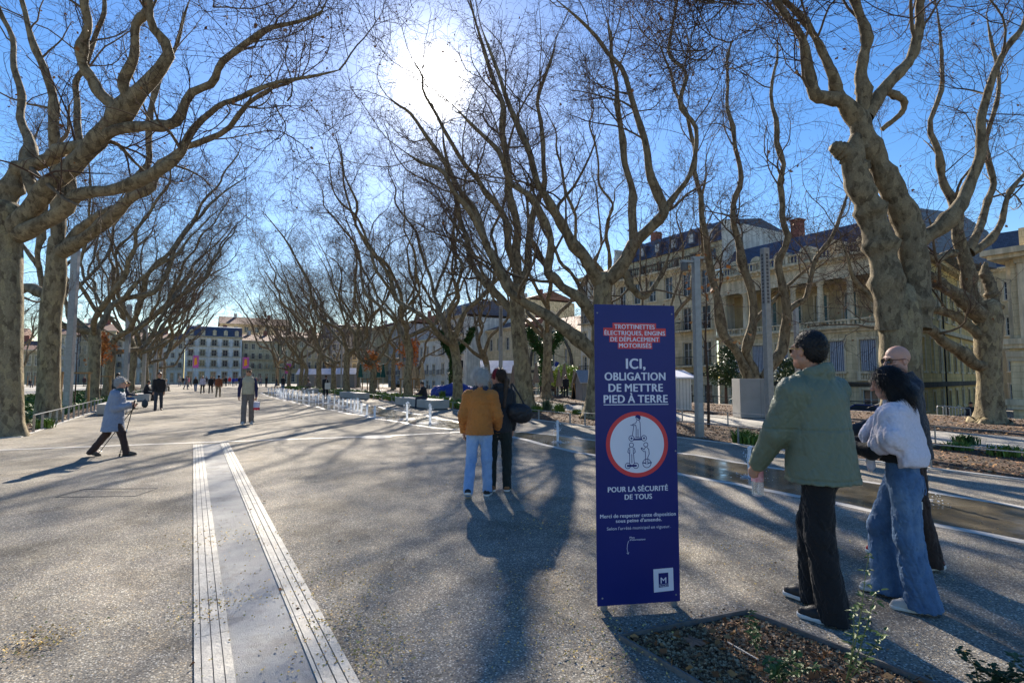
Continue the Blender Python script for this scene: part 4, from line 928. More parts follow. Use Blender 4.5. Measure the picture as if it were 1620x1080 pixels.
q = topa(P(1107, 692)); mast('grey mast with a camera dome right of the blue sign', q[0], q[1], CH+(HZ-407)*P(1107, 692).y/F, head=True)
q = topa(P(1219, 688)); mast('grey mast with a column of dark lamp slots left of the man in green', q[0], q[1], CH+(HZ-390)*P(1219, 688).y/F, slot=True)
q = topa(at(792, 597, 27)); mast('grey mast rising behind the couple', q[0], q[1], 5.2, slot=True)
mast('grey mast beside the reader on the bench', 14.2, 41, 5.4)
mast('grey mast far along the right row', 14.2, 61, 5.6); mast('farthest grey mast in the right row', 14.2, 82, 5.6)
q = topa(P(106, 650)); mast('tall grey mast between the left trunks, leaning view', q[0], q[1], 7.6, w=.27)
mast('second tall grey mast in the left row', -4.5, 51.5, 7.3, w=.3); mast('third tall grey mast in the left row', -4.5, 69, 7.6, w=.3); mast('fourth tall grey mast in the left row', -4.5, 88, 7.6, w=.3); mast('fifth tall grey mast in the left row', -4.5, 106, 7.6, w=.3)
q = topa(P(1271, 655)); mast('short distant grey mast between the grey cabinet and the man in green', q[0]+8, q[1]+5, 6.0, w=.22)
# --- tree guards with young trees
def small_tree(par, rg, H, leaves, col, n=5, r=.035, spread=.9, twigs=True):
    tp = np.array([[0, 0, 0], [.02, .01, H*.3], [-.02, .03, H*.6], [.03, 0, H*.82], [0, 0, H]]); tr = np.array([r, r*.8, r*.6, r*.4, r*.15])
    V, Q = tubes(resample(tp, tr, 14)[0][None], resample(tp, tr, 14)[1][None], 8); link('trunk', npmesh('trunk', V, Q, True, [M_twig]), par)
    PP, RR = resample(tp, tr, 14); A, Ar = grow(PP[None], RR[None], n*4, 5, (.5*spread, 1.1*spread), (40, 75), .6, .12, .2, .42, .006, rg=rg)
    B, Br = grow(A, Ar, 5, 3, (.2*spread, .6*spread), (30, 70), .6, .05, .25, .15, .004, rg=rg)
    V1, Q1 = tubes(A, Ar, 4); V2, Q2 = tubes(B, Br, 3); link('crown', npmesh('crown', np.vstack([V1, V2]), [Q1, Q2+len(V1)], False, [M_twig]), par)
    if leaves:
        f = rg.integers(0, len(B), leaves); s_ = rg.integers(1, 4, leaves); V, Q = leafcards(B[f, s_]+rg.normal(0, .10, (leaves, 3)), .17, rg); link('leaves', npmesh('leaves', V, Q, False, [col]), par)
M_oleaf = mat('orange_leaf', (.46, .15, .04), .7, var=.4, vscale=3, hue=(.55, .22, .06)); M_gleaf = mat('green_leaf', (.055, .10, .025), .6, var=.5, vscale=4, hue=(.12, .16, .04))
M_wood = mat('stake_wood', (.30, .18, .08), .85, bump=.3, var=.3, vscale=4)
def guard(p, a, lab_t, lab_g, leaves, seed, H=3.6, h=1.85, w=.55):
    loc = pa(p, a, 0); g = thing('tree_guard', lab_g, 'tree guard', loc, YAW+R(8), 'wooden stake frames round young trees')
    for x, y in ((-w, -w), (w, -w), (w, w), (-w, w)):
        mb = MB(); mb.tube([(x, y, -.1), (x*.95, y*.95, h)], .05, 8); mb.obj('stake', M_wood, g)
    mb = MB()
    for s_ in (-1, 1): mb.box(-w-.1, w+.1, s_*w-.03, s_*w+.03, h-.1, h-.02); mb.box(s_*w-.03, s_*w+.03, -w+.035, w-.035, h-.1, h-.02)
    mb.obj('crossbar', M_wood, g)
    t = thing('young_tree', lab_t, 'tree', loc, 0, 'young staked trees'); small_tree(t, np.random.default_rng(seed), H, leaves, M_oleaf, spread=1.0)
guard(-5.1, 34.6, 'bare young tree inside stakes beside the tall left mast', 'stout wooden stake frame beside the tall left mast', 0, 1, H=4.6)
guard(-5.6, 47.6, 'young tree with orange leaves at left behind the seated people', 'wooden stake frame under the left orange tree', 900, 2, H=4.2, h=1.7)
q = topa(P(586, 625)); guard(q[0], q[1], 'young tree with orange leaves above the empty bench', 'wooden stake frame near the empty bench', 900, 3, H=3.4, h=1.5)
q = topa(P(648, 629)); guard(q[0], q[1], 'young tree with orange leaves behind the seated reader', 'wooden stake frame behind the seated reader', 1000, 4, H=3.9, h=1.5)
q = topa(P(49, 610)); guard(q[0], q[1], 'thin young tree across the left side path', 'small stake frame across the left side path', 0, 5, H=4)
# thin bare sapling right of camera mast
t = thing('young_tree', 'thin bare sapling just right of the camera mast', 'tree', P(1121, 676), 0, 'young staked trees'); small_tree(t, np.random.default_rng(9), 4.6, 30, M_oleaf, r=.05, spread=1.3)
# --- parasols
M_par = mat('taupe_canvas', (.24, .19, .15), .9, bump=.2, var=.15, vscale=5); M_parg = mat('green_canvas', (.02, .09, .08), .9, var=.1); M_parb = mat('blue_cover', (.02, .05, .28), .6, bump=.3, var=.2, vscale=4)
def parasol(label, px, Y, h=2.6, m=None, group='folded parasols on the terrace', zg=None):
    q = at(px, 597, Y); p_, a_ = topa(q); z = gz(p_) if zg is None else zg
    t = thing('folded_parasol', label, 'parasol', (q.x, q.y, z), random.Random(px).uniform(0, 1), group)
    mb = MB(); mb.tube([(0, 0, .06), (0, 0, h+.08)], .03, 8); mb.obj('pole', M_wfr, t)
    mb = MB(); mb.box(-.35, .35, -.35, .35, 0, .06, bev=.01); mb.obj('base', M_steel_dark, t)
    mb = MB(); k = 16; prof = [(.05, h), (.09, h-.12), (.15, h-.5), (.22, h-1.0), (.30, h-1.45), (.27, h-1.62)]; vs = []
    for r_, z_ in prof:
        for j in range(k): rj = r_*(1 if j % 2 else .72); vs.append((rj*math.cos(2*PI*j/k), rj*math.sin(2*PI*j/k), z_-(0 if j % 2 else .0)))
    fs = [(i*k+j, i*k+(j+1) % k, (i+1)*k+(j+1) % k, (i+1)*k+j) for i in range(len(prof)-1) for j in range(k)]+[tuple(range(k)), tuple((len(prof)-1)*k+j for j in range(k))]
    mb.add(vs, fs); mb.obj('canopy', m or M_par, t, smooth=False)
    mb = MB(); mb.lathe([(.05, h), (.07, h+.05), (.02, h+.12)], 10); mb.obj('finial', M_wfr, t)
for i, (px, Y) in enumerate(((812, 47), (848, 44), (865, 50), (871, 46), (884, 50), (893, 45), (908, 50), (917, 46), (932, 50))):
    parasol('%s folded taupe parasol on the terrace behind the couple and sign, counting from the left' % ORD[i], px, Y, 2.75 if i % 2 else 2.6)
for i, (px, Y) in enumerate(((637, 56), (655, 58), (668, 52))): parasol('%s folded beige parasol near the orange tree and reader, counting from the left' % ORD[i], px, Y, 3.0, mat('beige_canvas', (.42, .34, .22), .9, bump=.2, var=.15))
for i, (px, Y) in enumerate(((570, 66), (598, 64), (606, 66))): parasol('%s folded dark green parasol behind the right tree row, counting from the left' % ORD[i], px, Y, 3.2, M_parg)
# --- cafe tables, chairs
M_chair = mat('dark_rattan', (.05, .035, .03), .7, var=.3, vscale=20)
def cafe_table():
    t = thing('cafe_table', '', 'table'); mb = MB(); mb.lathe([(.35, .72), (.36, .75)], 18); mb.obj('table_top', M_wood, t); mb = MB(); mb.tube([(0, 0, .02), (0, 0, .72)], .025, 8); mb.lathe([(.22, 0), (.2, .02)], 14); mb.obj('leg', M_steel_dark, t); return t
def cafe_chair():
    t = thing('cafe_chair', '', 'chair'); mb = MB(); mb.box(-.22, .22, -.22, .22, .43, .47, bev=.01); mb.obj('seat', M_chair, t); mb = MB(); mb.box(-.22, .22, .2, .24, .47, .88, bev=.01); mb.obj('backrest', M_chair, t)
    for x in (-.19, .19):
        for y in (-.19, .19): mb = MB(); mb.tube([(x, y, 0), (x, y, .43)], .015, 6); mb.obj('leg', M_steel_dark, t)
    return t
rr = random.Random(77); tp = cp = None; nt_ = nc = 0
for px, Y in ((822, 42), (846, 42), (858, 47), (872, 43), (890, 47), (905, 43), (922, 47), (650, 50), (664, 48), (690, 52)):
    q = at(px, 597, Y); q.z = gz(topa(q)[0]); lab = '%s round cafe table on the terrace, counting from the left cluster by the sign' % ORD[nt_] if px > 700 else '%s round cafe table under the beige parasols by the reader' % ORD[nt_-7]
    if tp is None: tp = cafe_table(); tp.location = q; tp['label'] = lab; tp['group'] = 'cafe tables'; t = tp
    else: t = dup(tp, q, 0, lab, 'cafe tables')
    nt_ += 1
    for s_ in (-1, 1):
        q2 = q+Vector((s_*.62, rr.uniform(-.2, .2), 0)); lab = 'dark cafe chair %s the %s cafe table %s' % ('left of' if s_ < 0 else 'right of', ORD[nt_-1] if px > 700 else ORD[nt_-8], 'on the terrace behind the couple' if px > 700 else 'under the beige parasols')
        rz = -s_*PI/2+rr.uniform(-.4, .4)
        if cp is None: cp = cafe_chair(); cp.location = q2; cp.rotation_euler.z = rz; cp['label'] = lab; cp['group'] = 'dark cafe chairs'
        else: dup(cp, q2, rz, lab, 'dark cafe chairs')
# --- stalls
M_clad = mat('grey_cladding', (.24, .24, .24), .7, bump=.2, var=.1, vscale=2); M_tarp = mat('white_tarpaulin', (.62, .64, .72), .5, bump=.3, var=.12, vscale=2)
def stall(label, px0, px1, Y, hw, hr, wallm, roofm, name='market_stall', D_=3, board=True, rot=None):
    q0 = at(px0, 597, Y); q1 = at(px1, 597, Y); W_ = (q1-q0).length; z = gz(topa(q0)[0])
    t = thing(name, label, 'stall', (q0.x, q0.y, z), R(6) if rot is None else rot)
    mb = MB(); mb.box(0, W_, 0, .08, 0, hw); mb.box(0, .08, .081, D_, 0, hw); mb.box(W_-.08, W_, .081, D_, 0, hw); mb.box(.081, W_-.081, D_-.08, D_, 0, hw); mb.obj('wall', wallm, t)
    if board:
        mb = MB(); x = .02
        while x < W_: mb.box(x, x+.015, -.004, .004, .05, hw-.02); x += .16
        mb.obj('board_joints', M_groove, t)
    mb = MB(); mb.prism([(-.25, hw-.05), (-.25, hw+.03), (D_/2, hr+.08), (D_+.25, hw+.03), (D_+.25, hw-.05), (D_/2, hr)], 'x', -.2, W_+.2); mb.obj('roof', roofm, t)
    mb = MB(); mb.prism([(.05, hw), (D_-.05, hw), (D_/2, hr-.02)], 'x', -.05, .0); mb.prism([(.05, hw), (D_-.05, hw), (D_/2, hr-.02)], 'x', W_, W_+.05); mb.obj('gable', wallm, t)
    return t
stall('long grey stall with white tarpaulin roof behind the couple', 764, 823, 52, 2.0, 3.2, M_clad, M_tarp, D_=4)
stall('white board hut just right of the blue sign', 1074, 1094, 25.5, 1.55, 1.85, mat('white_boards', (.6, .6, .58), .7, bump=.1, var=.06), M_tarp, name='board_hut', D_=2.5)
k = stall('grey kiosk with sloping canopy left of the blue sign', 921, 946, 36, 1.2, 2.0, M_clad, M_galv, name='kiosk', D_=2)
for i, (x0, x1, Y) in enumerate(((500, 530, 88), (533, 560, 84), (470, 497, 92))): stall('%s far market stall with blue white roof beyond the right trees, from the right side' % ORD[i], x0, x1, Y, 2.1, 3.0, M_clad, M_tarp, D_=3)
# blue cover heap
q = at(720, 597, 46); t = thing('covered_stack', 'heap under a bright blue cover behind the bench', 'covered stack', (q.x, q.y, 0), .2)
bm = bmesh.new(); bmesh.ops.create_icosphere(bm, subdivisions=4, radius=1)
for v in bm.verts:
    c = v.co; v.co = Vector((c.x*1.9*(1+.12*math.sin(c.y*7)), c.y*.9*(1+.1*math.sin(c.x*9)), max(0, (abs(c.z)**.6*(1 if c.z > 0 else 0))*1.05*(1+.12*math.sin(c.x*6+1)+.06*math.sin(c.y*13+c.x*11)))))
me = bpy.data.meshes.new('cover'); bm.to_mesh(me); bm.free(); me.materials.append(M_parb); me.polygons.foreach_set('use_smooth', [True]*len(me.polygons)); link('cover', me, t)
# grey cabinet
q = P(1172, 662); t = thing('cabinet', 'large matt grey equipment cabinet at the foot of the many stemmed tree', 'cabinet', (q.x, q.y, 0), R(-4)); W_ = 1.23
mb = MB(); mb.box(0, W_, 0, .9, .03, 1.52, bev=.01); mb.obj('body', M_clad, t); mb = MB(); mb.box(W_+.003, W_+.012, .05, .85, .1, 1.45); mb.box(W_*.62, W_*.625, -.004, .002, .06, 1.48); mb.obj('door_seam', M_groove, t)
mb = MB()
for i in range(16): mb.box(W_*.66, W_*.97, -.012, .002, .12+i*.085, .18+i*.085)
mb.obj('louvres', M_clad, t)
# flag
q = at(871, 600, 55); t = thing('flag', 'blue white red flag hanging from a leaning staff above the parasols', 'flag', (q.x, q.y, 1.2), 0)
mb = MB(); mb.tube([(-.1, 0, 0), (.55, 0, 2.2)], .03, 6); mb.obj('staff', M_wfr, t)
for i, (c, n_) in enumerate((((.02, .04, .25), 'blue_band'), ((.7, .7, .7), 'white_band'), ((.6, .03, .03), 'red_band'))):
    mb = MB(); w = .36; x0 = .5-i*w*.75
    pts = [(x0, 2.05-i*.45), (x0+.42, 1.9-i*.4), (x0+.42-w*.75, 1.45-i*.4), (x0-w*.75, 1.6-i*.45)]
    mb.prism(pts, 'y', -.012+.02*i, .012+.02*i); mb.obj(n_, mat('flag_'+n_, c, .8), t)
# A-frame boards
M_blk = mat('chalkboard', (.02, .025, .03), .6); M_chalk = mat('chalk', (.5, .48, .44), .9)
for i, (px, Y) in enumerate(((913, 38.5), (921, 38.8))):
    q = at(px, 597, Y); t = thing('sandwich_board', ['dark sandwich board on the terrace, open side left', 'wood framed sandwich board nearest the kiosk'][i], 'sign', (q.x, q.y, 0), R(35-50*i), 'sandwich boards')
    for s_ in (-1, 1):
        mb = MB(); M_ = Matrix.Rotation(R(12*s_), 4, 'X'); mb.box(-.3, .3, -.015, .015, 0, 1.25, M=Matrix.Translation((0, s_*-.26, 0)) @ M_.inverted()); mb.obj('board', M_blk, t)
        mb = MB(); [mb.box(x, x+.04, -.02, .02, 0, 1.3, M=Matrix.Translation((0, s_*-.27, 0)) @ M_.inverted()) for x in (-.34, .3)]; mb.obj('frame', M_wood, t)
# kakemono banners on poles
for i, (px, py, Y, hh) in enumerate(((309, 572, 95, 2.2), (388, 574, 88, 1.9), (455, 583, 92, 1.7))):
    q = at(px, py, Y); t = thing('banner_pole', ['pink and orange banner on a pole in front of the far hotel', 'pink and orange banner above the man in the beige vest', 'small orange banner beside the far right trees'][i], 'banner', (q.x, q.y, 0), 0, 'vertical street banners')
    mb = MB(); mb.tube([(-.5, 0, 0), (-.5, 0, q.z+hh/2+.4)], .06, 8); mb.obj('pole', M_galv, t)
    zz = q.z; mb = MB(); mb.box(-.4, .6, -.01, .01, zz-hh/2, zz+hh/2); mb.obj('cloth', mat('magenta_cloth', (.50, .12, .42), .6), t)
    mb = MB(); mb.prism([(-.2, zz-hh*.3), (.35, zz-hh*.2), (.25, zz+hh*.35), (-.15, zz+hh*.3)], 'y', -.014, .014); mb.obj('emblem', mat('orange_patch', (.9, .38, .03), .6), t)
# bollard-like distant car
q = at(1378, 640, 41); t = thing('parked_car', 'blue parked car behind the tree and the man in green', 'car', (q.x, q.y, gz(topa(q)[0])), YAW)
M_car = mat('blue_paint', (.02, .04, .2), .25, coat=1, var=.03); body = MB(); prof = [(-2.1, .3), (-2.15, .75), (-1.9, .9), (-1.2, .98), (-.6, 1.42), (.7, 1.45), (1.5, 1.0), (2.1, .9), (2.15, .35)]
body.prism(prof, 'x', -.85, .85); body.obj('body', M_car, t); g = MB(); g.prism([(-1.1, .98), (-.58, 1.36), (.66, 1.38), (1.35, 1.0)], 'x', -.86, .86); g.obj('window', M_glass, t)
for x in (-.8, .8):
    for y in (-1.35, 1.35): mb = MB(); mb.tube([(x-.1, y, .32), (x+.1, y, .32)], .32, 18); w = mb.obj('wheel', mat('rubber', (.02, .02, .02), .8), t); mb = MB(); mb.tube([(x-.11, y, .32), (x+.11, y, .32)], .18, 14); mb.obj('rim', M_galv, w)
for x in (-.65, .65): mb = MB(); mb.box(x-.15, x+.15, -2.17, -2.1, .62, .74); mb.obj('headlight', M_wfr, t)
# bike racks near tree 2 and iron fence by the street
def railing(label, p, a0, a1, z, h, group):
    t = thing('street_railing', label, 'railing', pa(p, a0, z), YAW, group); n_ = int((a1-a0)/2)
    mb = MB(); mb.tube([(0, 0, h), (0, a1-a0, h)], .03, 6); mb.tube([(0, 0, .15), (0, a1-a0, .15)], .02, 6); mb.obj('rail_bar', M_iron, t)
    for i in range(n_+1):
        mb = MB(); y = min(a1-a0, i*2.0); mb.tube([(0, y, 0), (0, y, h+.05)], .035, 6)
        if i < n_: mb.tube([(0, y, .15), (0, y+2, h)], .015, 4); mb.tube([(0, y+2, .15), (0, y, h)], .015, 4)
        mb.obj('post', M_iron, t)
railing('black cross braced street railing behind the grey cabinet', 35, 14, 38, gz(35), 1.0, 'street railings')
for i in range(5):
    q = at(1490+i*9.5, 650, 29); zz = gz(topa(q)[0]); mb = MB(); mb.tube([(-.3, 0, 0), (-.3, 0, .85), (-.25, 0, .9), (.25, 0, .9), (.3, 0, .85), (.3, 0, 0)], .025, 8)
    tag(mb.obj('bike_stand', M_galv, loc=(q.x, q.y, zz), rotz=.2), '%s steel bike hoop left of the far right tree, from the left' % ORD[i], 'bike stand', 'steel bike hoops')
# clipped street trees in front of palace and shrubs on terrace
def leafy(label, loc, H, Rr, trunk_h, seed, nleaf=2600, m=None, name='street_tree', sz=.16, group=None, cat='tree'):
    rg = np.random.default_rng(seed); t = thing(name, label, cat, loc, 0, group)
    tp = np.array([[0, 0, -.1], [0, 0, trunk_h*.5], [0, 0, trunk_h], [0, 0, trunk_h+(H-trunk_h)*.5]]); tr = np.array([.09, .08, .07, .03])*max(.4, H/3)
    P1, R1 = resample(tp, tr, 10); V, Q = tubes(P1[None], R1[None], 8); link('trunk', npmesh('trunk', V, Q, True, [M_twig]), t)
    c = np.array([0, 0, (H+trunk_h)/2]); cl = c+rg.normal(0, .42, (26, 3))*[Rr, Rr, (H-trunk_h)/2]; k = rg.integers(0, 26, nleaf); d = nrmz(rg.normal(0, 1, (nleaf, 3)))
    pos = cl[k]+d*(rg.uniform(.2, .42, (nleaf, 1))*Rr*[1, 1, .8]); V, Q = leafcards(pos, sz, rg); link('crown', npmesh('crown', V, Q, False, [m or M_gleaf]), t); return t
M_dkleaf = mat('dark_leaf', (.03, .055, .02), .55, var=.4, vscale=5, hue=(.05, .08, .03))
for i, (px, Y, H) in enumerate(((1148, 40, 3.9), (1258, 38, 4.2))): q = at(px, 597, Y); q.z = gz(topa(q)[0]); leafy(['dark clipped street tree left of the grey cabinet', 'dark clipped street tree right of the slotted mast'][i], q, H+.4, 1.35, 1.6, 30+i, 4000, M_dkleaf, group='dark clipped street trees')
M_lime = mat('lime_leaf', (.17, .27, .03), .6, var=.35, vscale=4, hue=(.26, .34, .06))
for i, (px, Y) in enumerate(((878, 56), (906, 55), (922, 57))): q = at(px, 597, Y); q.z = gz(topa(q)[0]); leafy('%s bright green shrub tree behind the folded parasols, from the left' % ORD[i], q, 3.9, 1.3, .8, 40+i, 2600, M_lime, name='shrub_tree', group='bright shrubs behind the parasols')
# ivy covered trunks
def ivy(label, px, Y, H, seed, r=.5, arms=True):
    q = at(px, 597, Y); q.z = gz(topa(q)[0]); rg = np.random.default_rng(seed); t = thing('ivy_tree', label, 'tree', q, 0, 'ivy clad trees behind the terrace')
    tp = np.array([[0, 0, -.1], [0, 0, H*.4], [.1, 0, H*.6], [.3, 0, H]]); tr = np.array([.33, .3, .28, .18]); segs = [(tp, tr)]
    segs += [(np.array([[.1, 0, H*.58], [-.9, .2, H*.8], [-1.5, .3, H*1.05]]), np.array([.2, .16, .1])), (np.array([[.1, 0, H*.62], [1.2, .1, H*.85], [2.0, 0, H*1.1]]), np.array([.2, .16, .1]))]
    for i, s_ in enumerate(segs): link('trunk' if i == 0 else 'limb', (trunk_mesh(*s_, rg=rg) if i == 0 else limb_mesh(*s_, rg=rg)), t)
    V, Q, _, _ = crown_mesh(segs[1:]+[segs[0]], rg, .6, None, (1.5, 3), 10, 2, 5); link('crown', npmesh('crown', V, Q, False, [M_twig]), t)
    pos = []
    for s_, r_ in segs:
        P1, R1 = resample(s_, r_, 60); k = rg.integers(6, 56, 2600); a = rg.uniform(0, 6.28, 2600); rad = (R1[k]+r*rg.uniform(.15, .75, 2600)*(.6+.4*np.sin(k*.5+a*2)))[:, None]
        pos.append(P1[k]+rad*np.stack([np.cos(a), np.sin(a), rg.normal(0, .3, 2600)], 1))
    V, Q = leafcards(np.vstack(pos), .16, rg); link('ivy', npmesh('ivy', V, Q, False, [mat('ivy_leaf', (.02, .07, .015), .5, var=.4, vscale=5, hue=(.035, .10, .02))]), t)
ivy('trunk thickly clad in dark ivy left of the flag', 862, 50, 6.2, 51, .75); ivy('forked trunk clad in green ivy above the white haired man', 718, 52, 6.0, 52, .4)
# ================================================================ FIGURES: smooth skinned bodies and clothes grown from bone lists
def V3(*a): return np.array(a, float)
def un(v): v = np.asarray(v, float); return v/max(1e-9, np.linalg.norm(v))
def RC(a, b, ra, rb, k=.03, w=None, f=1.0, op='add'): return dict(t='c', a=np.asarray(a, float), b=np.asarray(b, float), ra=ra, rb=rb, k=k, w=None if w is None else un(w), f=f, op=op)
def EL(c, r, Rm=None, k=.03, op='add'): return dict(t='e', c=np.asarray(c, float), r=np.asarray(r, float), R=None if Rm is None else np.asarray(Rm, float), k=k, op=op)
def CUT(p, n): return dict(t='p', p=np.asarray(p, float), n=un(n), op='cut')
def surfnets(D, org, h):
    ins = D < 0; c = np.zeros(tuple(s-1 for s in D.shape), np.uint8)
    for dx in (0, 1):
        for dy in (0, 1):
            for dz in (0, 1): c += ins[dx:D.shape[0]-1+dx, dy:D.shape[1]-1+dy, dz:D.shape[2]-1+dz]
    act = (c > 0) & (c < 8); ix = np.argwhere(act)
    if len(ix) == 0: return np.zeros((0, 3)), np.zeros((0, 4), int)
    idg = np.full(act.shape, -1, np.int32); idg[act] = np.arange(len(ix))
    cor = [(x, y, z) for x in (0, 1) for y in (0, 1) for z in (0, 1)]
    val = [D[ix[:, 0]+x, ix[:, 1]+y, ix[:, 2]+z] for x, y, z in cor]
    acc = np.zeros((len(ix), 3)); cnt = np.zeros(len(ix))
    for i in range(8):
        for j in range(i+1, 8):
            if sum(abs(cor[i][q]-cor[j][q]) for q in range(3)) != 1: continue
            a, b = val[i], val[j]; m = (a < 0) != (b < 0); t = np.where(m, a/np.where(m, a-b, 1), 0)[:, None]
            p = np.array(cor[i])*(1-t)+np.array(cor[j])*t; acc += np.where(m[:, None], p, 0); cnt += m
    V = (ix+acc/cnt[:, None])*h+org; Q = []
    for ax in range(3):
        o1, o2 = [(1, 2), (2, 0), (0, 1)][ax]
        sl0 = [slice(None)]*3; sl1 = [slice(None)]*3; sl0[ax] = slice(0, -1); sl1[ax] = slice(1, None)
        a = ins[tuple(sl0)]; b = ins[tuple(sl1)]; e = np.argwhere(a != b)
        e = e[(e[:, o1] > 0) & (e[:, o2] > 0) & (e[:, o1] < D.shape[o1]-1) & (e[:, o2] < D.shape[o2]-1)]
        def cell(d1, d2):
            q = e.copy(); q[:, o1] -= d1; q[:, o2] -= d2; return idg[q[:, 0], q[:, 1], q[:, 2]]
        q = np.stack([cell(1, 1), cell(0, 1), cell(0, 0), cell(1, 0)], 1); fl = b[e[:, 0], e[:, 1], e[:, 2]]
        q[fl] = q[fl][:, ::-1]; Q.append(q)
    Q = np.concatenate(Q); return V, Q[(Q >= 0).all(1)]
def grow_mesh(name, prims, h, mats, disp=None, smooth_it=0):
    lo = np.full(3, 1e9); hi = -lo
    for p in prims:
        if p['op'] != 'add': continue
        if p['t'] == 'c': a = np.minimum(p['a']-p['ra'], p['b']-p['rb']); b = np.maximum(p['a']+p['ra'], p['b']+p['rb'])
        else: r = p['r'].max(); a = p['c']-r; b = p['c']+r
        lo = np.minimum(lo, a); hi = np.maximum(hi, b)
    lo -= 3*h+.02; hi += 3*h+.02; n = np.ceil((hi-lo)/h).astype(int)+1
    ax = [np.float32(lo[i])+np.arange(n[i], dtype=np.float32)*np.float32(h) for i in range(3)]
    D = np.full(tuple(n), .5, np.float32)
    for p in prims:
        if p['t'] == 'p':
            D[...] = np.maximum(D, ((ax[0]-p['p'][0])*p['n'][0])[:, None, None]+((ax[1]-p['p'][1])*p['n'][1])[None, :, None]+((ax[2]-p['p'][2])*p['n'][2])[None, None, :]); continue
        k = p['k']; m = k+2*h
        if p['t'] == 'c': a = np.minimum(p['a']-p['ra'], p['b']-p['rb'])-m; b = np.maximum(p['a']+p['ra'], p['b']+p['rb'])+m
        else: r = p['r'].max() if p['R'] is not None else p['r']; a = p['c']-r-m; b = p['c']+r+m
        i0 = np.clip(((a-lo)/h).astype(int), 0, n-1); i1 = np.clip(((b-lo)/h).astype(int)+2, 1, n)
        if (i1 <= i0).any(): continue
        sl = tuple(slice(i0[i], i1[i]) for i in range(3)); X = ax[0][sl[0]][:, None, None]; Y = ax[1][sl[1]][None, :, None]; Z = ax[2][sl[2]][None, None, :]
        if p['t'] == 'c':
            A = p['a']; B = p['b']-A; L2 = max(1e-9, float(B@B)); x = X-A[0]; y = Y-A[1]; z = Z-A[2]
            t = np.clip((x*B[0]+y*B[1]+z*B[2])/L2, 0, 1); qx = x-B[0]*t; qy = y-B[1]*t; qz = z-B[2]*t; d2 = qx*qx+qy*qy+qz*qz
            if p['w'] is not None: cw = qx*p['w'][0]+qy*p['w'][1]+qz*p['w'][2]; d2 = d2+cw*cw*(1/p['f']**2-1)
            d = np.sqrt(np.maximum(d2, 0))-(p['ra']+(p['rb']-p['ra'])*t)
        else:
            x = X-p['c'][0]; y = Y-p['c'][1]; z = Z-p['c'][2]
            if p['R'] is not None: Rm = p['R'].T; x, y, z = Rm[0, 0]*x+Rm[0, 1]*y+Rm[0, 2]*z, Rm[1, 0]*x+Rm[1, 1]*y+Rm[1, 2]*z, Rm[2, 0]*x+Rm[2, 1]*y+Rm[2, 2]*z
            r = p['r']; k0 = np.sqrt((x/r[0])**2+(y/r[1])**2+(z/r[2])**2)+1e-6; k1 = np.sqrt((x/r[0]**2)**2+(y/r[1]**2)**2+(z/r[2]**2)**2)+1e-6; d = k0*(k0-1)/k1
        S = D[sl]; k = max(k, 1e-4)
        if p['op'] == 'add': hh = np.maximum(k-np.abs(S-d), 0)/k; D[sl] = np.minimum(S, d)-hh*hh*k*.25
        else: d = -d; hh = np.maximum(k-np.abs(S-d), 0)/k; D[sl] = np.maximum(S, d)+hh*hh*k*.25
    if disp is not None: D += disp(ax[0][:, None, None], ax[1][None, :, None], ax[2][None, None, :])
    D[0] = D[-1] = .1; D[:, 0] = D[:, -1] = .1; D[:, :, 0] = D[:, :, -1] = .1
    V, Q = surfnets(D, lo, h)
    return npmesh(name, V, [Q], True, mats if isinstance(mats, (list, tuple)) else [mats])
def folds(amp, wl=.16, seed=0, zs=.6, ridge=True):
    r = np.random.default_rng(seed); ks = r.normal(0, 1, (5, 3)); ks = ks/np.linalg.norm(ks, axis=1)[:, None]*(2*PI/wl)*r.uniform(.6, 1.7, (5, 1)); ks[:, 2] *= zs; ph = r.uniform(0, 6.28, 10)
    def f(X, Y, Z):
        o = 0
        for i in range(5):
            a = ks[i, 0]*X+ks[i, 1]*Y+ks[i, 2]*Z+ph[i]; b = ks[(i+1) % 5]*.55; w = 1.3*np.sin(b[0]*X+b[1]*Y+b[2]*Z+ph[i+5]); s_ = np.sin(a+w)
            o = o+((1-np.abs(s_))**2 if ridge else s_)*(.3 if ridge else .25)
        return (amp*(o-.35)).astype(np.float32) if ridge else (amp*o).astype(np.float32)
    return f
def folds2(amp, wl, seed, zs=.7, seams=(), hemz=None):
    f1 = folds(amp, wl, seed, zs); f2 = folds(amp*.45, wl*.38, seed+9, zs*1.4)
    def f(X, Y, Z):
        o = f1(X, Y, Z)+f2(X, Y, Z)
        for z0 in seams: o = o+(.0055*np.exp(-((Z-z0-.02*X)/.0065)**2)).astype(np.float32)
        return o
    return f
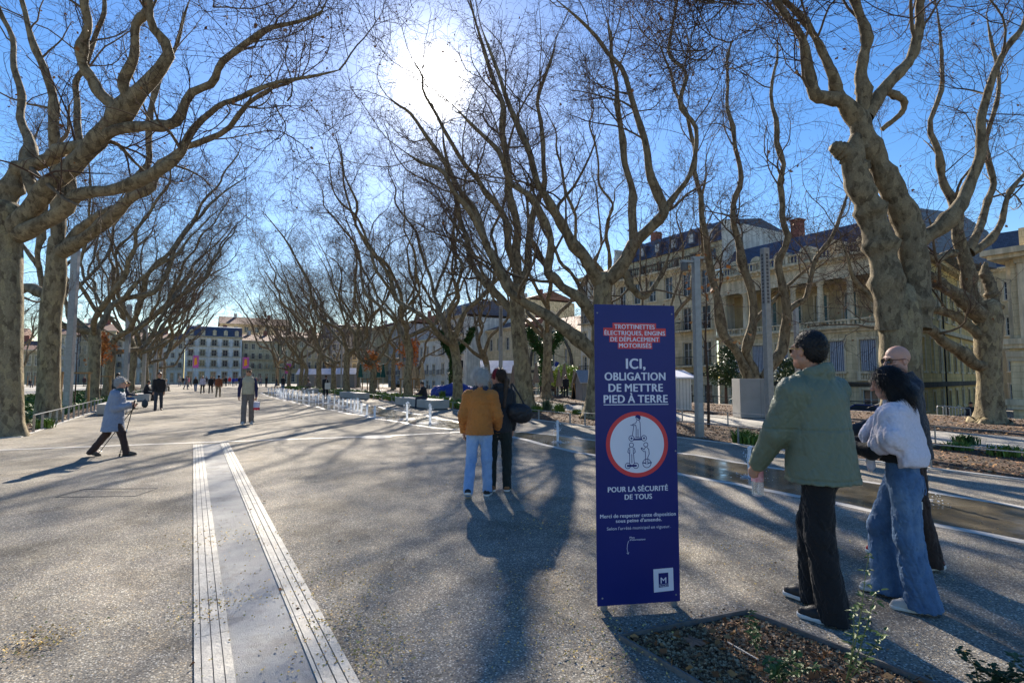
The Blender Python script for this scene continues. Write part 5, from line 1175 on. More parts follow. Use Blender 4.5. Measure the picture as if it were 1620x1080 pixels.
def hand_prims(wr, d, n, side, curl=.5, s=1.0, thick=1.0, grip=False):
    """d along the hand, n where the palm faces, side +1: thumb on d x n side"""
    d = un(d); n = un(n-d*np.dot(n, d)); ac = np.cross(d, n)*side; P_ = []
    P_.append(RC(wr, wr+d*.04*s, .026*s, .034*s, .02, n, .62)); P_.append(RC(wr+d*.03*s, wr+d*.082*s, .036*s, .039*s, .015, n, .42))
    for i, (off, L_) in enumerate(((.030, .068), (.010, .076), (-.010, .070), (-.029, .054))):
        p = wr+d*(.086-.004*abs(i-1))*s+ac*off*s; a = 0; q = p; dd = d
        for j, fr in enumerate((.45, .32, .26)):
            a += curl*(.7, 1.0, .75)[j]*(1+.08*i); dd = un(d*math.cos(a)+n*math.sin(a)+ac*off*1.2); e = q+dd*L_*fr*s
            P_.append(RC(q, e, (.0095-.0009*j)*s*thick, (.0088-.0011*j)*s*thick, .006)); q = e
    t0 = wr+d*.028*s+ac*.030*s; t1 = t0+un(d*.7+ac*.75+n*.35)*.038*s; t2 = t1+un(d*.85+ac*.1+n*(.3+curl*.5))*.030*s; t3 = t2+un(d*.8-ac*.15+n*(.35+curl*.6))*.024*s
    P_ += [RC(t0, t1, .0155*s, .0125*s*thick, .012), RC(t1, t2, .0115*s*thick, .0100*s*thick, .006), RC(t2, t3, .0100*s*thick, .0082*s*thick, .005)]
    return P_
def skin_mat(name, col):
    m = mat(name, col, .55, bump=.12, bscale=120, var=.1, vscale=14, spec=.35, hue=(col[0]*1.08, col[1]*.92, col[2]*.88)); b = m.node_tree.nodes['Principled BSDF']; b.inputs['Subsurface Weight'].default_value = .08; b.inputs['Subsurface Scale'].default_value = .01; return m
SK_L = skin_mat('skin_fair', (.52, .31, .23)); SK_M = skin_mat('skin_tan', (.42, .24, .16)); SK_D = skin_mat('skin_olive', (.34, .20, .13))
def cloth(name, col, **k): 
    k.setdefault('var', .14); k.setdefault('vscale', 7); k.setdefault('bump', .25); k.setdefault('bscale', 90); k.setdefault('sheen', .1); return mat(name, col, k.pop('rough', .85), **k)
M_hairD = mat('dark_hair', (.012, .010, .009), .45, bump=.6, bscale=60, var=.3, vscale=30); M_hairB = mat('brown_hair', (.06, .035, .02), .5, bump=.6, bscale=60, var=.35, vscale=25); M_hairW = mat('white_hair', (.62, .60, .57), .6, bump=.6, bscale=60, var=.15, vscale=25); M_hairG = mat('grey_hair', (.42, .41, .40), .6, bump=.6, bscale=60, var=.2, vscale=25); M_hairY = mat('blond_hair', (.40, .28, .13), .5, bump=.5, bscale=60, var=.25)
M_sole = mat('white_sole', (.66, .65, .62), .6, var=.08); M_shoeK = mat('black_shoe', (.02, .02, .022), .5, var=.2)
def rotz3(a): c, s = math.cos(a), math.sin(a); return np.array([[c, -s, 0], [s, c, 0], [0, 0, 1.]])
def rotx3(a): c, s = math.cos(a), math.sin(a); return np.array([[1, 0, 0], [0, c, -s], [0, s, c]])
def roty3(a): c, s = math.cos(a), math.sin(a); return np.array([[c, 0, s], [0, 1, 0], [-s, 0, c]])
def person(label, loc, az, H=1.75, legs=((12, 4, 2), (-10, -22, 2)), arms=None, lean=3, head=(0, 0), res=.006, fem=False, bulk=1.0, sit=None, skin=None, top=None, bottom=None, hair=None, shoes=None, group=None, twist=0, far=False, name='person', handcurl=(.45, .45), palm=None):
    """facing local +Y, local +X is the person's right. legs/arms: (right, left). thigh/shin angles forward in degrees, outward splay.
    arms: ((upper dir),(fore dir)) pairs. returns thing and joints"""
    t = thing(name, label, 'person', loc, R(-az), group)
    s = H/1.75; J = {}
    sh = (.148 if fem else .168)*s*(1 if bulk < 1.2 else 1.08); hp = (.092 if fem else .088)*s; TL = .43*s; SL = .43*s; AL = .285*s; FL = .25*s
    def ldir(a, out, sg): a = R(a); o = R(out)*sg; return V3(math.sin(o), math.sin(a)*math.cos(o), -math.cos(a)*math.cos(o))
    low = 1e9; L_ = []
    for i, sg in ((0, 1), (1, -1)):
        th, shn, out = legs[i][:3]; hip = V3(sg*hp, 0, 0); kn = hip+ldir(th, out, sg)*TL; an = kn+ldir(shn, out*.3, sg)*SL; fp = legs[i][3] if len(legs[i]) > 3 else min(0, shn*.9)
        L_.append([hip, kn, an, fp, sg]); hl = an[2]-.075*s-(.0 if fp > -8 else .0); toe = an[2]-.075*s+math.sin(R(fp))*.0; low = min(low, hl+min(0, math.sin(R(fp))*.12*s))
    rootz = -low if sit is None else sit+.10*s
    for l in L_:
        for q in range(3): l[q] = l[q]+V3(0, 0, rootz)
    pel = V3(0, 0, rootz+.02*s); lr = R(lean); sp = V3(0, math.sin(lr), math.cos(lr)); RT = rotz3(R(twist)); chest = pel+sp*.34*s; neck = pel+sp*.50*s; sx = RT @ V3(1, 0, 0); fw = RT @ V3(0, 1, 0)
    hd = rotz3(R(-head[0])) @ rotx3(R(-head[1])); hc = neck+V3(0, math.sin(lr*1.1), 1)*.085*s+ (hd @ V3(0, .018*s, .105*s)); hs = s*(.98 if fem else 1.02) if H > 1.3 else s
    def hv(x, y, z): return hc+hd @ (V3(x, y, z)*hs)
    A_ = []; arms = arms or (((.12, .18, -1), (.02, .45, -1)), ((-.12, -.15, -1), (-.02, .15, -1)))
    for i, sg in ((0, 1), (1, -1)):
        so = neck-sp*.070*s+sx*sg*sh; u = un(RT @ V3(*arms[i][0])); f = un(RT @ V3(*arms[i][1])); el = so+u*AL; wr = el+f*FL; A_.append([so, el, wr, f, sg])
    J.update(legs=L_, arms=A_, hc=hc, neck=neck, pel=pel, chest=chest, hd=hd, sx=sx, fw=fw, s=s, rootz=rootz, hv=hv, sp=sp, t=t)
    r_ = [0]
    # ---- body, one continuous surface
    B = [RC(pel, chest, .115*s, .12*s, .05, fw, .75), RC(chest, neck-sp*.05*s, .13*s, .10*s, .05, fw, .68), RC(neck-sp*.03*s, hc-hd @ V3(0, .02, .05)*hs, .052*s, .050*s, .025)]
    for so, el, wr, f, sg in A_:
        B += [RC(neck-sp*.06*s+sx*sg*.05*s, so, .06*s, .052*s, .04), RC(so, el, .046*s, .036*s, .03), RC(el, wr, .036*s, .025*s, .02)]
    for hip, kn, an, fp, sg in L_: B += [RC(hip, kn, .075*s, .05*s, .05), RC(kn, an, .05*s, .034*s, .03), RC(an, an+V3(0, .10*s, -.045*s), .034*s, .025*s, .02)]
    hk = .02*hs
    B += [EL(hv(0, -.012, .035), V3(.076, .094, .088)*hs, hd, hk), EL(hv(0, .018, -.03), V3(.060, .068, .085)*hs, hd, hk), RC(hv(-.022, .058, -.088), hv(.022, .058, -.088), .022*hs, .022*hs, .03*hs), RC(hv(-.04, .0, -.06), hv(.04, .0, -.06), .035*hs, .035*hs, .03*hs)]
    if not far:
        B += [RC(hv(0, .083, .015), hv(0, .108, -.026), .009*hs, .013*hs, .014*hs), EL(hv(.011, .098, -.030), V3(.008,)*3*hs if False else V3(.008, .008, .008)*hs, None, .008*hs), EL(hv(-.011, .098, -.030), V3(.008, .008, .008)*hs, None, .008*hs),
              RC(hv(-.035, .078, .028), hv(.035, .078, .028), .010*hs, .010*hs, .015*hs), EL(hv(.032, .088, .008), V3(.016, .012, .010)*hs, hd, .008*hs, 'sub'), EL(hv(-.032, .088, .008), V3(.016, .012, .010)*hs, hd, .008*hs, 'sub'),
              EL(hv(.032, .079, .007), V3(.012, .011, .011)*hs, hd, .003*hs), EL(hv(-.032, .079, .007), V3(.012, .011, .011)*hs, hd, .003*hs),
              RC(hv(-.020, .083, -.053), hv(.020, .083, -.053), .007*hs, .007*hs, .006*hs), RC(hv(-.017, .082, -.064), hv(.017, .082, -.064), .008*hs, .008*hs, .006*hs), EL(hv(0, .098, -.0585), V3(.022, .010, .0022)*hs, hd, .003*hs, 'sub'),
              EL(hv(.040, .060, -.022), V3(.022, .022, .022)*hs, hd, .02*hs), EL(hv(-.040, .060, -.022), V3(.022, .022, .022)*hs, hd, .02*hs)]
    for sg in (1, -1): B += [EL(hv(sg*.078, -.006, -.004), V3(.010, .020, .032)*hs, hd, .006*hs)]+([] if far else [EL(hv(sg*.088, .002, .0), V3(.006, .010, .018)*hs, hd, .005*hs, 'sub')])
    for i, (so, el, wr, f, sg) in enumerate(A_):
        if far: B += [RC(wr, wr+f*.13*s, .033*s, .026*s, .02)]
        else:
            pn = RT @ V3(-sg, 0, 0) if palm is None or palm[i] is None else V3(*palm[i][:3])
            side = 1 if np.dot(np.cross(f, pn), V3(0, 1, .3)) > 0 else -1
            if palm is not None and palm[i] is not None and len(palm[i]) > 3: side = palm[i][3]; pn = V3(*palm[i][:3])
            B += hand_prims(wr, f, pn, side, handcurl[i], s*(1.0 if not fem else .93), 1.05 if res > .005 else 1.0); J['palm%d' % i] = (un(pn-f*np.dot(pn, f)), side)
    bh = max(res*.8, .0045) if not far else res
    link('body', grow_mesh('body', B, bh, skin or SK_L), t)
    # ---- trousers
    b = bottom or {}; bm_ = b.get('mat') or cloth('plain_trousers', (.03, .03, .035)); wt = b.get('w', 1.0); hem = b.get('hem', .04)*s
    T = [RC(pel+V3(0, 0, .06*s), pel-V3(0, .005, .03)*s, .128*s*bulk**.5, .138*s*bulk**.5, .05, fw, .78)]
    if sit is None: T += [RC(pel+V3(sg*.055*s, -.035*s, -.05*s), pel+V3(sg*.06*s, -.035*s, -.09*s), .08*s, .075*s, .05) for sg in (1, -1)]
    for hip, kn, an, fp, sg in L_:
        ax_ = un(an-kn); end = an+ax_*(.075*s-hem)
        T += [RC(hip, kn, .092*s*(1+.12*(wt-1)), .068*s*wt, .045), RC(kn, end, .066*s*wt, b.get('ank', .058)*s*wt, .03)]
    T.append(CUT(pel+V3(0, 0, b.get('waist', .14)*s), (0, 0, 1)))
    if sit is None: T.append(CUT((0, 0, hem*.9), (0, 0, -1)))
    link('trousers', grow_mesh('trousers', T, res, bm_, (folds if far else folds2)(b.get('fold', .012), .15, 5+len(label), .45)), t)
    # ---- shoes
    so_ = shoes or {}; sm = so_.get('mat') or M_shoeK; solm = so_.get('sole')
    for hip, kn, an, fp, sg in L_:
        Rf = rotx3(R(fp)); out = rotz3(R(-sg*so_.get('out', 8))); g = an-V3(0, 0, .075*s)
        if sit is None: g[2] = max(g[2], 0)
        def fv(x, y, z): return an+out @ (Rf @ (V3(x, y, z-.075)*s))
        if not far:
            S_ = [RC(fv(0, -.035, .045), fv(0, .10, .038), .040*s, .040*s, .03), RC(fv(0, .08, .035), fv(sg*-.004, .155, .030), .041*s, .034*s, .03), RC(fv(0, -.02, .05), fv(0, .0, .095), .042*s, .038*s, .03), RC(fv(0, .0, .07), fv(0, .09, .05), .034*s, .028*s, .03)]
            n_ = Rf @ V3(0, 0, 1); S_.append(CUT(fv(0, 0, .012), out @ -n_)); o = link('shoe', grow_mesh('shoe', S_, max(.0045, res*.8), sm), t)
            Q_ = [RC(fv(0, -.038, .018), fv(0, .06, .018), .047*s, .045*s, .02), RC(fv(0, .06, .018), fv(sg*-.004, .155, .018), .050*s, .042*s, .02)]; Q_ += [CUT(fv(0, 0, 0), out @ -n_), CUT(fv(0, 0, .026), out @ n_)]
            link('sole', grow_mesh('sole', Q_, max(.0045, res*.8), solm or M_sole), o)
            if so_.get('accent'): 
                S2 = [RC(fv(0, -.02, .055), fv(0, .03, .055), .046*s, .044*s, .02), RC(fv(0, .10, .05), fv(0, .07, .065), .041*s, .034*s, .02), CUT(fv(0, 0, .028), out @ -n_), CUT(fv(0, .005, 0), out @ (Rf @ V3(0, -1, .55))), CUT(fv(0, .075, 0), out @ (Rf @ V3(0, 1, .3)))]; link('side_panel', grow_mesh('side_panel', S2, .0045, so_['accent']), o)
        else: link('shoe', grow_mesh('shoe', [RC(fv(0, -.03, .035), fv(0, .15, .03), .045*s, .038*s, .02)], res, sm), t)
    # ---- top
    u = top or {}; um = u.get('mat') or cloth('plain_jacket', (.03, .03, .035)); th = u.get('thick', .02)*s; hemz = u.get('hem', -.06)*s; bb = bulk
    flare = u.get('flare', 1.0)
    bot = pel+V3(0, 0, hemz) if sit is None else pel+V3(0, 0, max(hemz, -.05*s))
    C = [RC(bot, pel+sp*.14*s, (.150*flare)*s*bb+th*.6, .130*s*bb+th*.7, .05, fw, .90), RC(pel+sp*.12*s, chest, .125*s*bb+th*.7, .14*s*bb+th*.7, .06, fw, .78), RC(chest, neck-sp*.09*s, .142*s*bb**.6+th*.7, .112*s+th*.6, .06, fw, .72), RC(neck-sp*.07*s-sx*.09*s, neck-sp*.07*s+sx*.09*s,   .055*s+th*.4, .055*s+th*.4, .05)]
    C.append(RC(neck-sp*.08*s, neck+sp*.0*s, .075*s, .062*s+th*.3, .04))
    for i, (so, el, wr, f, sg) in enumerate(A_):
        ab = u.get('arm', 1.0); C += [RC(neck-sp*.09*s+sx*sg*.05*s, so if u.get('sleeves', True) else neck-sp*.1*s+sx*sg*.11*s, .062*s+th*.5, .058*s+th*.6, .06)]
        if u.get('sleeves', True): C += [RC(so, el, (.058*s+th*.8)*ab, (.047*s+th*.8)*ab, .04), RC(el, wr-f*u.get('short', 0)*s, (.047*s+th*.8)*ab, (.034*s+th*.5)*ab, .025)]
    if u.get('collar'):
        c = u['collar']; C += [RC(neck-sp*.01*s+V3(0, -.01*s, 0), neck+sp*.045*s+V3(0, -.012*s, 0), (.072*c)*s, (.080*c)*s, .02), RC(neck+sp*.03*s, neck+sp*.12*s+V3(0, .01, 0), .062*s*c, .066*s*c, .008, op='sub'), CUT(neck+sp*.075*s, sp+V3(0, .3, 0))]
    if u.get('hood'): C += [EL(neck-sp*.02*s-fw*.085*s, V3(.12, .065, .07)*s, RT, .03)]
    C.append(CUT(bot, (0, -u.get('hemtilt', 0), -1)))
    link(u.get('name', 'jacket'), grow_mesh('jacket', C, res, um, (folds if far else folds2)(u.get('fold', .014), u.get('wl', .17), 3+len(label), .7, **({} if far else dict(seams=[pel[2]+q*s for q in u.get('seams', ())])))), t)
    if u.get('sleeves', True) is False and u.get('sleeve_mat'):
        for so, el, wr, f, sg in A_: link('sleeve', grow_mesh('sleeve', [RC(so, el, .064*s, .050*s, .03), RC(el, wr, .050*s, .038*s, .02)], res, u['sleeve_mat'], folds(.01, .12, 4)), t)
    # ---- hair
    if hair:
        hm = hair['mat']; v = hair.get('vol', 1.0); hl = hair.get('len', 0); Hp = [EL(hv(0, -.020, .045), V3(.084, .098, .088)*v*hs, hd, .02), EL(hv(0, -.045, .0), V3(.076, .070, .082)*v*hs, hd, .03)]
        if hair.get('long'):
            q = hair['long']; Hp += [RC(hv(0, -.06, -.02), hv(0, -.10, -.08-q*.5), .075*hs*v, .085*hs*v, .04, hd @ V3(0, 1, 0), .6), RC(hv(0, -.10, -.08-q*.5), hv(0, -.10, -.08-q), .085*hs*v, .05*hs, .04, hd @ V3(0, 1, 0), .55)]
            for sg in (1, -1): Hp.append(RC(hv(sg*.068, .0, .03), hv(sg*.082, -.015, -.09-q*.45), .030*hs*v, .034*hs*v, .03))
        Hp += [EL(hv(0, .100, -.030), V3(.072, .070, .098)*hs, hd, .012, 'sub')]
        if not hair.get('long'): Hp += [RC(hv(-.2, .035, -.045), hv(.2, .035, -.045), .055*hs, .055*hs, .012, op='sub'), EL(hv(0, -.03, -.165), V3(.15, .15, .075)*hs, hd, .01, 'sub')]
        ho = link('hair', grow_mesh('hair', Hp, bh, hm, folds(hair.get('rough', .010), .045, 9, 1, True)), t)
        if not far:
            hmesh = ho.data; n = len(hmesh.vertices); co = np.empty(n*3, np.float32); no = np.empty(n*3, np.float32); hmesh.vertices.foreach_get('co', co); hmesh.vertices.foreach_get('normal', no); co = co.reshape(-1, 3); no = no.reshape(-1, 3)
            rg = np.random.default_rng(n); N_ = hair.get('strands', 2600); i = rg.integers(0, n, N_); p0 = co[i]-no[i]*.004; nn = no[i]; wild = hair.get('wild', .25); down = V3(0, 0, -1)*1.0+(hd @ V3(0, -.5, 0))
            tg = nrmz(down-nn*np.sum(nn*down, -1, keepdims=True)+rg.normal(0, .22+wild*.5, (N_, 3))); L_h = (hair.get('sl', .035)*rg.uniform(.6, 1.4, N_))[:, None]; sd = nrmz(np.cross(tg, nn))*.0011
            p1 = p0+tg*L_h*.5+nn*L_h*(.18+wild*.5); p2 = p1+tg*L_h*.5+nn*L_h*(wild*.4-.05)-V3(0, 0, 1)*L_h*.08
            V = np.stack([p0-sd, p0+sd, p1+sd, p1-sd, p2], 1).reshape(-1, 3); k = np.arange(N_)*5; link('strands', npmesh('strands', V, [np.stack([k, k+1, k+2, k+3], 1), np.stack([k+3, k+2, k+4], 1)], False, [hm]), ho)
    return t, J
def local_obj(J, mb, name, mats, smooth=True): return mb.obj(name, mats, J['t'], smooth=smooth)
def glasses(J, m, lens, dark=True):
    t = J['t']; hv = J['hv']; mb = MB()
    for sg in (1, -1):
        c = [hv(sg*(.034+.024*math.cos(a)), .100-.012*abs(math.cos(a))*(1 if math.cos(a)*1 > 0 else .2), .006+.019*math.sin(a)) for a in [2*PI*i/12 for i in range(13)]]
        mb.tube(c, .0028, 5, cap=False); mb.tube([hv(sg*.058, .090, .012), hv(sg*.078, .05, .012), hv(sg*.084, -.01, .012), hv(sg*.082, -.03, -.002)], .0035, 5)
    mb.tube([hv(-.010, .104, .012), hv(.010, .104, .012)], .003, 5); o = mb.obj('glasses', m, t)
    for sg in (1, -1):
        mb = MB(); c = [hv(sg*(.034+.023*math.cos(a)), .099-.012*abs(math.cos(a))*(1 if math.cos(a) > 0 else .2), .006+.018*math.sin(a)) for a in [2*PI*i/12 for i in range(12)]]
        n_ = J['hd'] @ V3(0, .002, 0); k = len(c); mb.add([q for q in c]+[q+n_ for q in c], [tuple(range(k)), tuple(range(2*k-1, k-1, -1))]+[(i, (i+1) % k, k+(i+1) % k, k+i) for i in range(k)]); mb.obj('lens', lens, o)
def wpt(J, v):
    t = J['t']; a = t.rotation_euler.z; return Vector(t.location)+Vector((math.cos(a)*v[0]-math.sin(a)*v[1], math.sin(a)*v[0]+math.cos(a)*v[1], v[2]))
# ================================================================ THE PEOPLE
M_olive = cloth('sage_nylon', (.135, .165, .115), rough=.55, sheen=0, spec=.4, var=.07, bump=.12); M_blackT = cloth('black_denim', (.012, .012, .014)); M_blue_acc = mat('cobalt_leather', (.03, .03, .42), .4)
M_lens = mat('dark_lens', (.01, .01, .01), .08, spec=.8, var=0); M_gold = mat('gold_frame', (.45, .30, .10), .35, metal=.8); M_horn = mat('horn_frame', (.09, .04, .015), .3, var=.3)
# 1 man in the sage green jacket
t1, J1 = person('man in sage green puffer jacket and black trousers walking away at right, bottle in hand', P(1309, 972), -46, 1.86, legs=((14, 0, 3), (0, -8, 3, 0)), arms=(((.10, .25, -.95), (-.25, .5, -.75)), ((-.16, .34, -.9), (-.04, .52, -.8))), lean=4, head=(20, -2), res=.0055, bulk=1.36, twist=-24, skin=SK_M,
    top=dict(mat=M_olive, thick=.034, hem=-.13, collar=1.5, fold=.011, wl=.17, seams=(-.10, .20), flare=1.02, arm=1.12, name='jacket'), bottom=dict(mat=M_blackT, w=1.22, ank=.072, fold=.016, hem=.015), hair=dict(mat=M_hairD, vol=1.0, rough=.005, sl=.016, wild=.22, strands=3600), shoes=dict(mat=M_shoeK, accent=M_blue_acc), handcurl=(.5, .95))
glasses(J1, M_gold, M_lens)
s = J1['s']
mb = MB()                                   # seams of the jacket: yoke and hem drawstring, white seam on trousers
hl = J1['legs'][1]
# bottle in his left hand
wr = J1['arms'][1][2]; f = J1['arms'][1][3]; pn, sd = J1['palm1']; c = wr+f*.085+pn*.040
pos = wpt(J1, c)
bt = thing('water_bottle', 'clear plastic water bottle with pink label held by the man in green', 'bottle', pos-Vector((0, 0, .17)), 0); bt.scale = (1.12, 1.12, 1.12)
M_pet = mat('clear_plastic', (.9, .93, .95), .08, trans=.8, var=0, spec=.5); M_plab = mat('pink_label', (.75, .12, .16), .5, var=.2, vscale=30, hue=(.8, .5, .5)); 
mb = MB(); mb.lathe([(.020, 0), (.033, .006), (.036, .03), (.034, .05), (.036, .07), (.034, .09), (.036, .11), (.036, .17), (.030, .195), (.014, .225), (.0135, .245)], 20); mb.obj('body', M_pet, bt, smooth=True)
mb = MB(); mb.lathe([(.0365, .095), (.0368, .10), (.0368, .165), (.0365, .168)], 20); mb.obj('label', M_plab, bt, smooth=True); mb = MB(); mb.lathe([(.016, .243), (.016, .262)], 14); mb.obj('cap', mat('red_cap', (.6, .03, .04), .4), bt)
# 2 woman with the lilac grey sweatshirt round her shoulders
M_jean = None
def denim(name, a, b_, c, sc=2.2):
    m, nt, bs = new_mat(name); N = nt.nodes; Ln = nt.links.new; tc = N.new('ShaderNodeTexCoord'); O = tc.outputs['Object']
    r = ramp(nt, [(.35, a), (.5, b_), (.68, c)]); Ln(noise(nt, O, sc*1.4, 6, .7), r.inputs[0]); w = N.new('ShaderNodeTexWave'); w.inputs['Scale'].default_value = 260; Ln(O, w.inputs[0]); 
    rr_ = ramp(nt, [(0, (.88,)*3), (1, (1.1,)*3)]); Ln(w.outputs[1], rr_.inputs[0]); Ln(mix(nt, 1.0, r.outputs[0], rr_.outputs[0], 'MULTIPLY'), bs.inputs['Base Color']); bs.inputs['Roughness'].default_value = .85; Ln(bumpn(nt, noise(nt, O, 70, 3), .25, .004), bs.inputs['Normal']); return m
M_den = denim('blue_denim', (.05, .11, .22), (.08, .165, .31), (.16, .26, .40)); M_denL = denim('light_denim', (.16, .29, .52), (.24, .38, .62), (.36, .50, .70))
M_lil = cloth('heather_fleece', (.66, .63, .72), var=.08, vscale=60, bump=.4); M_blkk = cloth('black_knit', (.014, .014, .016))
M_wsh = mat('grey_suede', (.45, .44, .42), .8, var=.1)
t2, J2 = person('woman in wide blue jeans, lilac grey sweatshirt over her shoulders, looking at a phone', P(1437, 955), -60, 1.625, legs=((19, -4, 3), (-1, -8, 3, 0)), arms=(((.10, .42, -.9), (-.35, .95, .18)), ((-.06, .40, -.9), (.22, .95, .15))), lean=3, head=(6, 12), res=.0055, fem=True, bulk=1.0, twist=-20, skin=SK_L,
    top=dict(mat=M_blkk, thick=.012, hem=.10, fold=.008, name='black_top'), bottom=dict(mat=M_den, w=1.30, ank=.088, fold=.016, hem=.03, waist=.13), hair=dict(mat=M_hairD, vol=1.08, long=.055, rough=.006, sl=.07, wild=.03, strands=4000), shoes=dict(mat=M_wsh), handcurl=(.75, .75), palm=((-.6, .1, .75, 1), (.6, .1, .75, -1)))
s2 = J2['s']; nk = J2['neck']; ch = J2['chest']; sx = J2['sx']; fw = J2['fw']; pl = J2['pel']
D_ = [RC(nk-sx*.12*s2-V3(0, 0, .05)*s2-fw*.02, nk+sx*.12*s2-V3(0, 0, .05)*s2-fw*.02, .085*s2, .085*s2, .05), RC(nk-V3(0, 0, .02)*s2, nk+V3(0, 0, .03)*s2, .082*s2, .072*s2, .03),
      RC(ch+V3(0, 0, .08)*s2-fw*.04, ch-V3(0, 0, .20)*s2-fw*.09, .165*s2, .21*s2, .07, fw, .45), RC(ch+V3(0, 0, .05)*s2-sx*.13-fw*.01, ch-V3(0, 0, .05)*s2-sx*.19-fw*.02, .10*s2, .115*s2, .06, fw, .8), RC(ch+V3(0, 0, .05)*s2+sx*.12-fw*.01, ch-V3(0, 0, .09)*s2+sx*.16-fw*.05, .10*s2, .10*s2, .06, fw, .8)]
for so_a, el_a, _, _, _ in J2['arms']: D_ += [RC(nk-V3(0, 0, .07), so_a, .065, .072, .05), RC(so_a, so_a+(el_a-so_a)*.8-fw*.02, .072, .070, .05)]
D_ += [CUT(ch-V3(0, 0, .30)*s2, un(V3(-.20, -.10, -1))), CUT(ch-V3(0, 0, .22)*s2, un(V3(.42, -.05, -1)))]
link('draped_sweatshirt', grow_mesh('draped', D_, .0055, M_lil, folds(.016, .17, 21, .55)), t2)
e = J2['arms'][1]; S_ = [RC(nk+fw*.09-sx*.05-V3(0, 0, .08), ch+fw*.17-sx*.07-V3(0, 0, .05), .045, .05, .03), RC(ch+fw*.17-sx*.07-V3(0, 0, .05), pl+fw*.16-sx*.09+V3(0, 0, .05), .05, .042, .03, fw, .6)]
link('hanging_sleeve', grow_mesh('hanging_sleeve', S_, .0055, M_lil, folds(.012, .12, 8)), t2)
mb = MB()                                  # back pockets and waistband
for sg in (1, -1):
    a = PI/2
    for (x0, z0, x1, z1) in ((.03, -.02, .125, -.02), (.03, -.02, .035, -.12), (.125, -.02, .12, -.12), (.035, -.12, .078, -.145), (.078, -.145, .12, -.12)):
        def bp(x, z): return pl+V3(sg*x, -.128-(.012 if z < -.04 else 0)+x*x*2.2, z+.02)*s2
        mb.tube([bp(x0, z0), bp(x1, z1)], .003, 4)
mb.obj('pocket_stitching', M_den, t2)
h1 = J2['arms'][1]; pos = wpt(J2, h1[2]+h1[3]*.10+(J2['arms'][0][2]-h1[2])*.45+V3(0, .02, .02))
ph = thing('phone', 'dark smartphone with lit blue white screen in the hands of the woman in jeans', 'phone', pos, t2.rotation_euler.z)
mb = MB(); Mp = Matrix.Rotation(R(-38), 4, 'X'); mb.box(-.037, .037, -.004, .004, -.075, .075, M=Mp, bev=.003); mb.obj('case', M_shoeK, ph); m, nt_p, b_ = new_mat('phone_screen'); b_.inputs['Base Color'].default_value = (.1, .3, .7, 1); b_.inputs['Emission Color'].default_value = (.3, .6, 1, 1); b_.inputs['Emission Strength'].default_value = 1.0
mb = MB(); mb.box(-.033, .033, -.0055, -.0042, -.07, .07, M=Mp); mb.obj('screen', m, ph)
# 3 bald man
M_navy = cloth('navy_softshell', (.022, .027, .040), rough=.7); M_brT = cloth('dark_brown_trousers', (.035, .022, .018)); M_redsh = mat('red_shoe', (.40, .03, .03), .6, var=.15)
t3, J3 = person('bald man in sunglasses and dark hooded jacket walking behind the woman in jeans', P(1446, 893), -66, 1.80, legs=((14, 2, 3), (-2, -10, 3)), arms=(((.10, .30, -.9), (-.25, .9, -.25)), ((-.12, -.12, -1), (-.02, .12, -1))), lean=3, head=(-30, 4), res=.0055, bulk=1.12, skin=SK_L, twist=-4,
    top=dict(mat=M_navy, thick=.03, hem=-.10, hood=True, collar=1.15, fold=.014, arm=1.1), bottom=dict(mat=M_brT, w=1.15, ank=.066, fold=.016), shoes=dict(mat=M_redsh), handcurl=(.5, .9))
glasses(J3, M_horn, M_lens)
wr3 = J3['arms'][1]; pos = wpt(J3, wr3[2]+wr3[3]*.09)
bg3 = thing('carrier_bag', 'green fabric shopping bag hanging beside the bald man, white tag', 'bag', pos-Vector((0, 0, .50)), R(35))
M_gbag = cloth('green_bag', (.02, .14, .07), rough=.6)
gb = grow_mesh('bag', [RC((-.08, 0, .08), (.08, 0, .08), .075, .075, .04, (0, 1, 0), .6), RC((-.06, 0, .32), (.06, 0, .32), .06, .06, .05, (0, 1, 0), .45), RC((0, 0, .1), (0, 0, .32), .10, .09, .05, (0, 1, 0), .5)], .007, M_gbag, folds(.014, .12, 3)); link('sack', gb, bg3)
mb = MB(); mb.tube([(-.06, 0, .34), (-.05, 0, .44), (0, 0, .50), (.05, 0, .44), (.06, 0, .34)], .008, 6); mb.obj('handle', M_gbag, bg3); mb = MB(); mb.box(.0, .05, -.062, -.056, .2, .26); mb.obj('tag', M_sole, bg3)
# 4 couple walking away
M_camel = cloth('camel_suede', (.46, .165, .035), var=.12, vscale=5); M_scarf = cloth('navy_scarf', (.02, .03, .06)); M_tan = mat('tan_boot', (.26, .12, .05), .6, var=.2)
t4, J4 = person('white haired man in camel jacket and light blue jeans walking away in the middle', P(758, 784), 6, 1.66, legs=((3, 4, 2), (-8, -28, 2)), arms=(((.28, -.10, -.95), (-.02, .55, -.8)), ((-.22, -.18, -.95), (-.03, .35, -.9))), lean=8, head=(-10, 22), res=.007, bulk=1.1, skin=SK_L,
    top=dict(mat=M_camel, thick=.03, hem=-.10, fold=.017, wl=.13, flare=1.12, arm=1.08, seams=(.12,)), bottom=dict(mat=M_denL, w=1.08, ank=.060, fold=.016, hem=.055), hair=dict(mat=M_hairW, vol=1.0, rough=.02, wild=.7, sl=.055, strands=4200), shoes=dict(mat=M_shoeK))
link('scarf', grow_mesh('scarf', [RC(J4['neck']-V3(.05, 0, 0), J4['neck']+V3(.05, 0, 0), .066, .066, .03), RC(J4['neck']+V3(-.06, .02, .03), J4['neck']+V3(.06, .02, .03), .05, .05, .03)], .007, M_scarf, folds(.012, .08, 4)), t4)
M_blkC = cloth('black_coat', (.016, .018, .022), rough=.7); M_red = cloth('red_headband', (.30, .02, .03), var=.4, vscale=30)
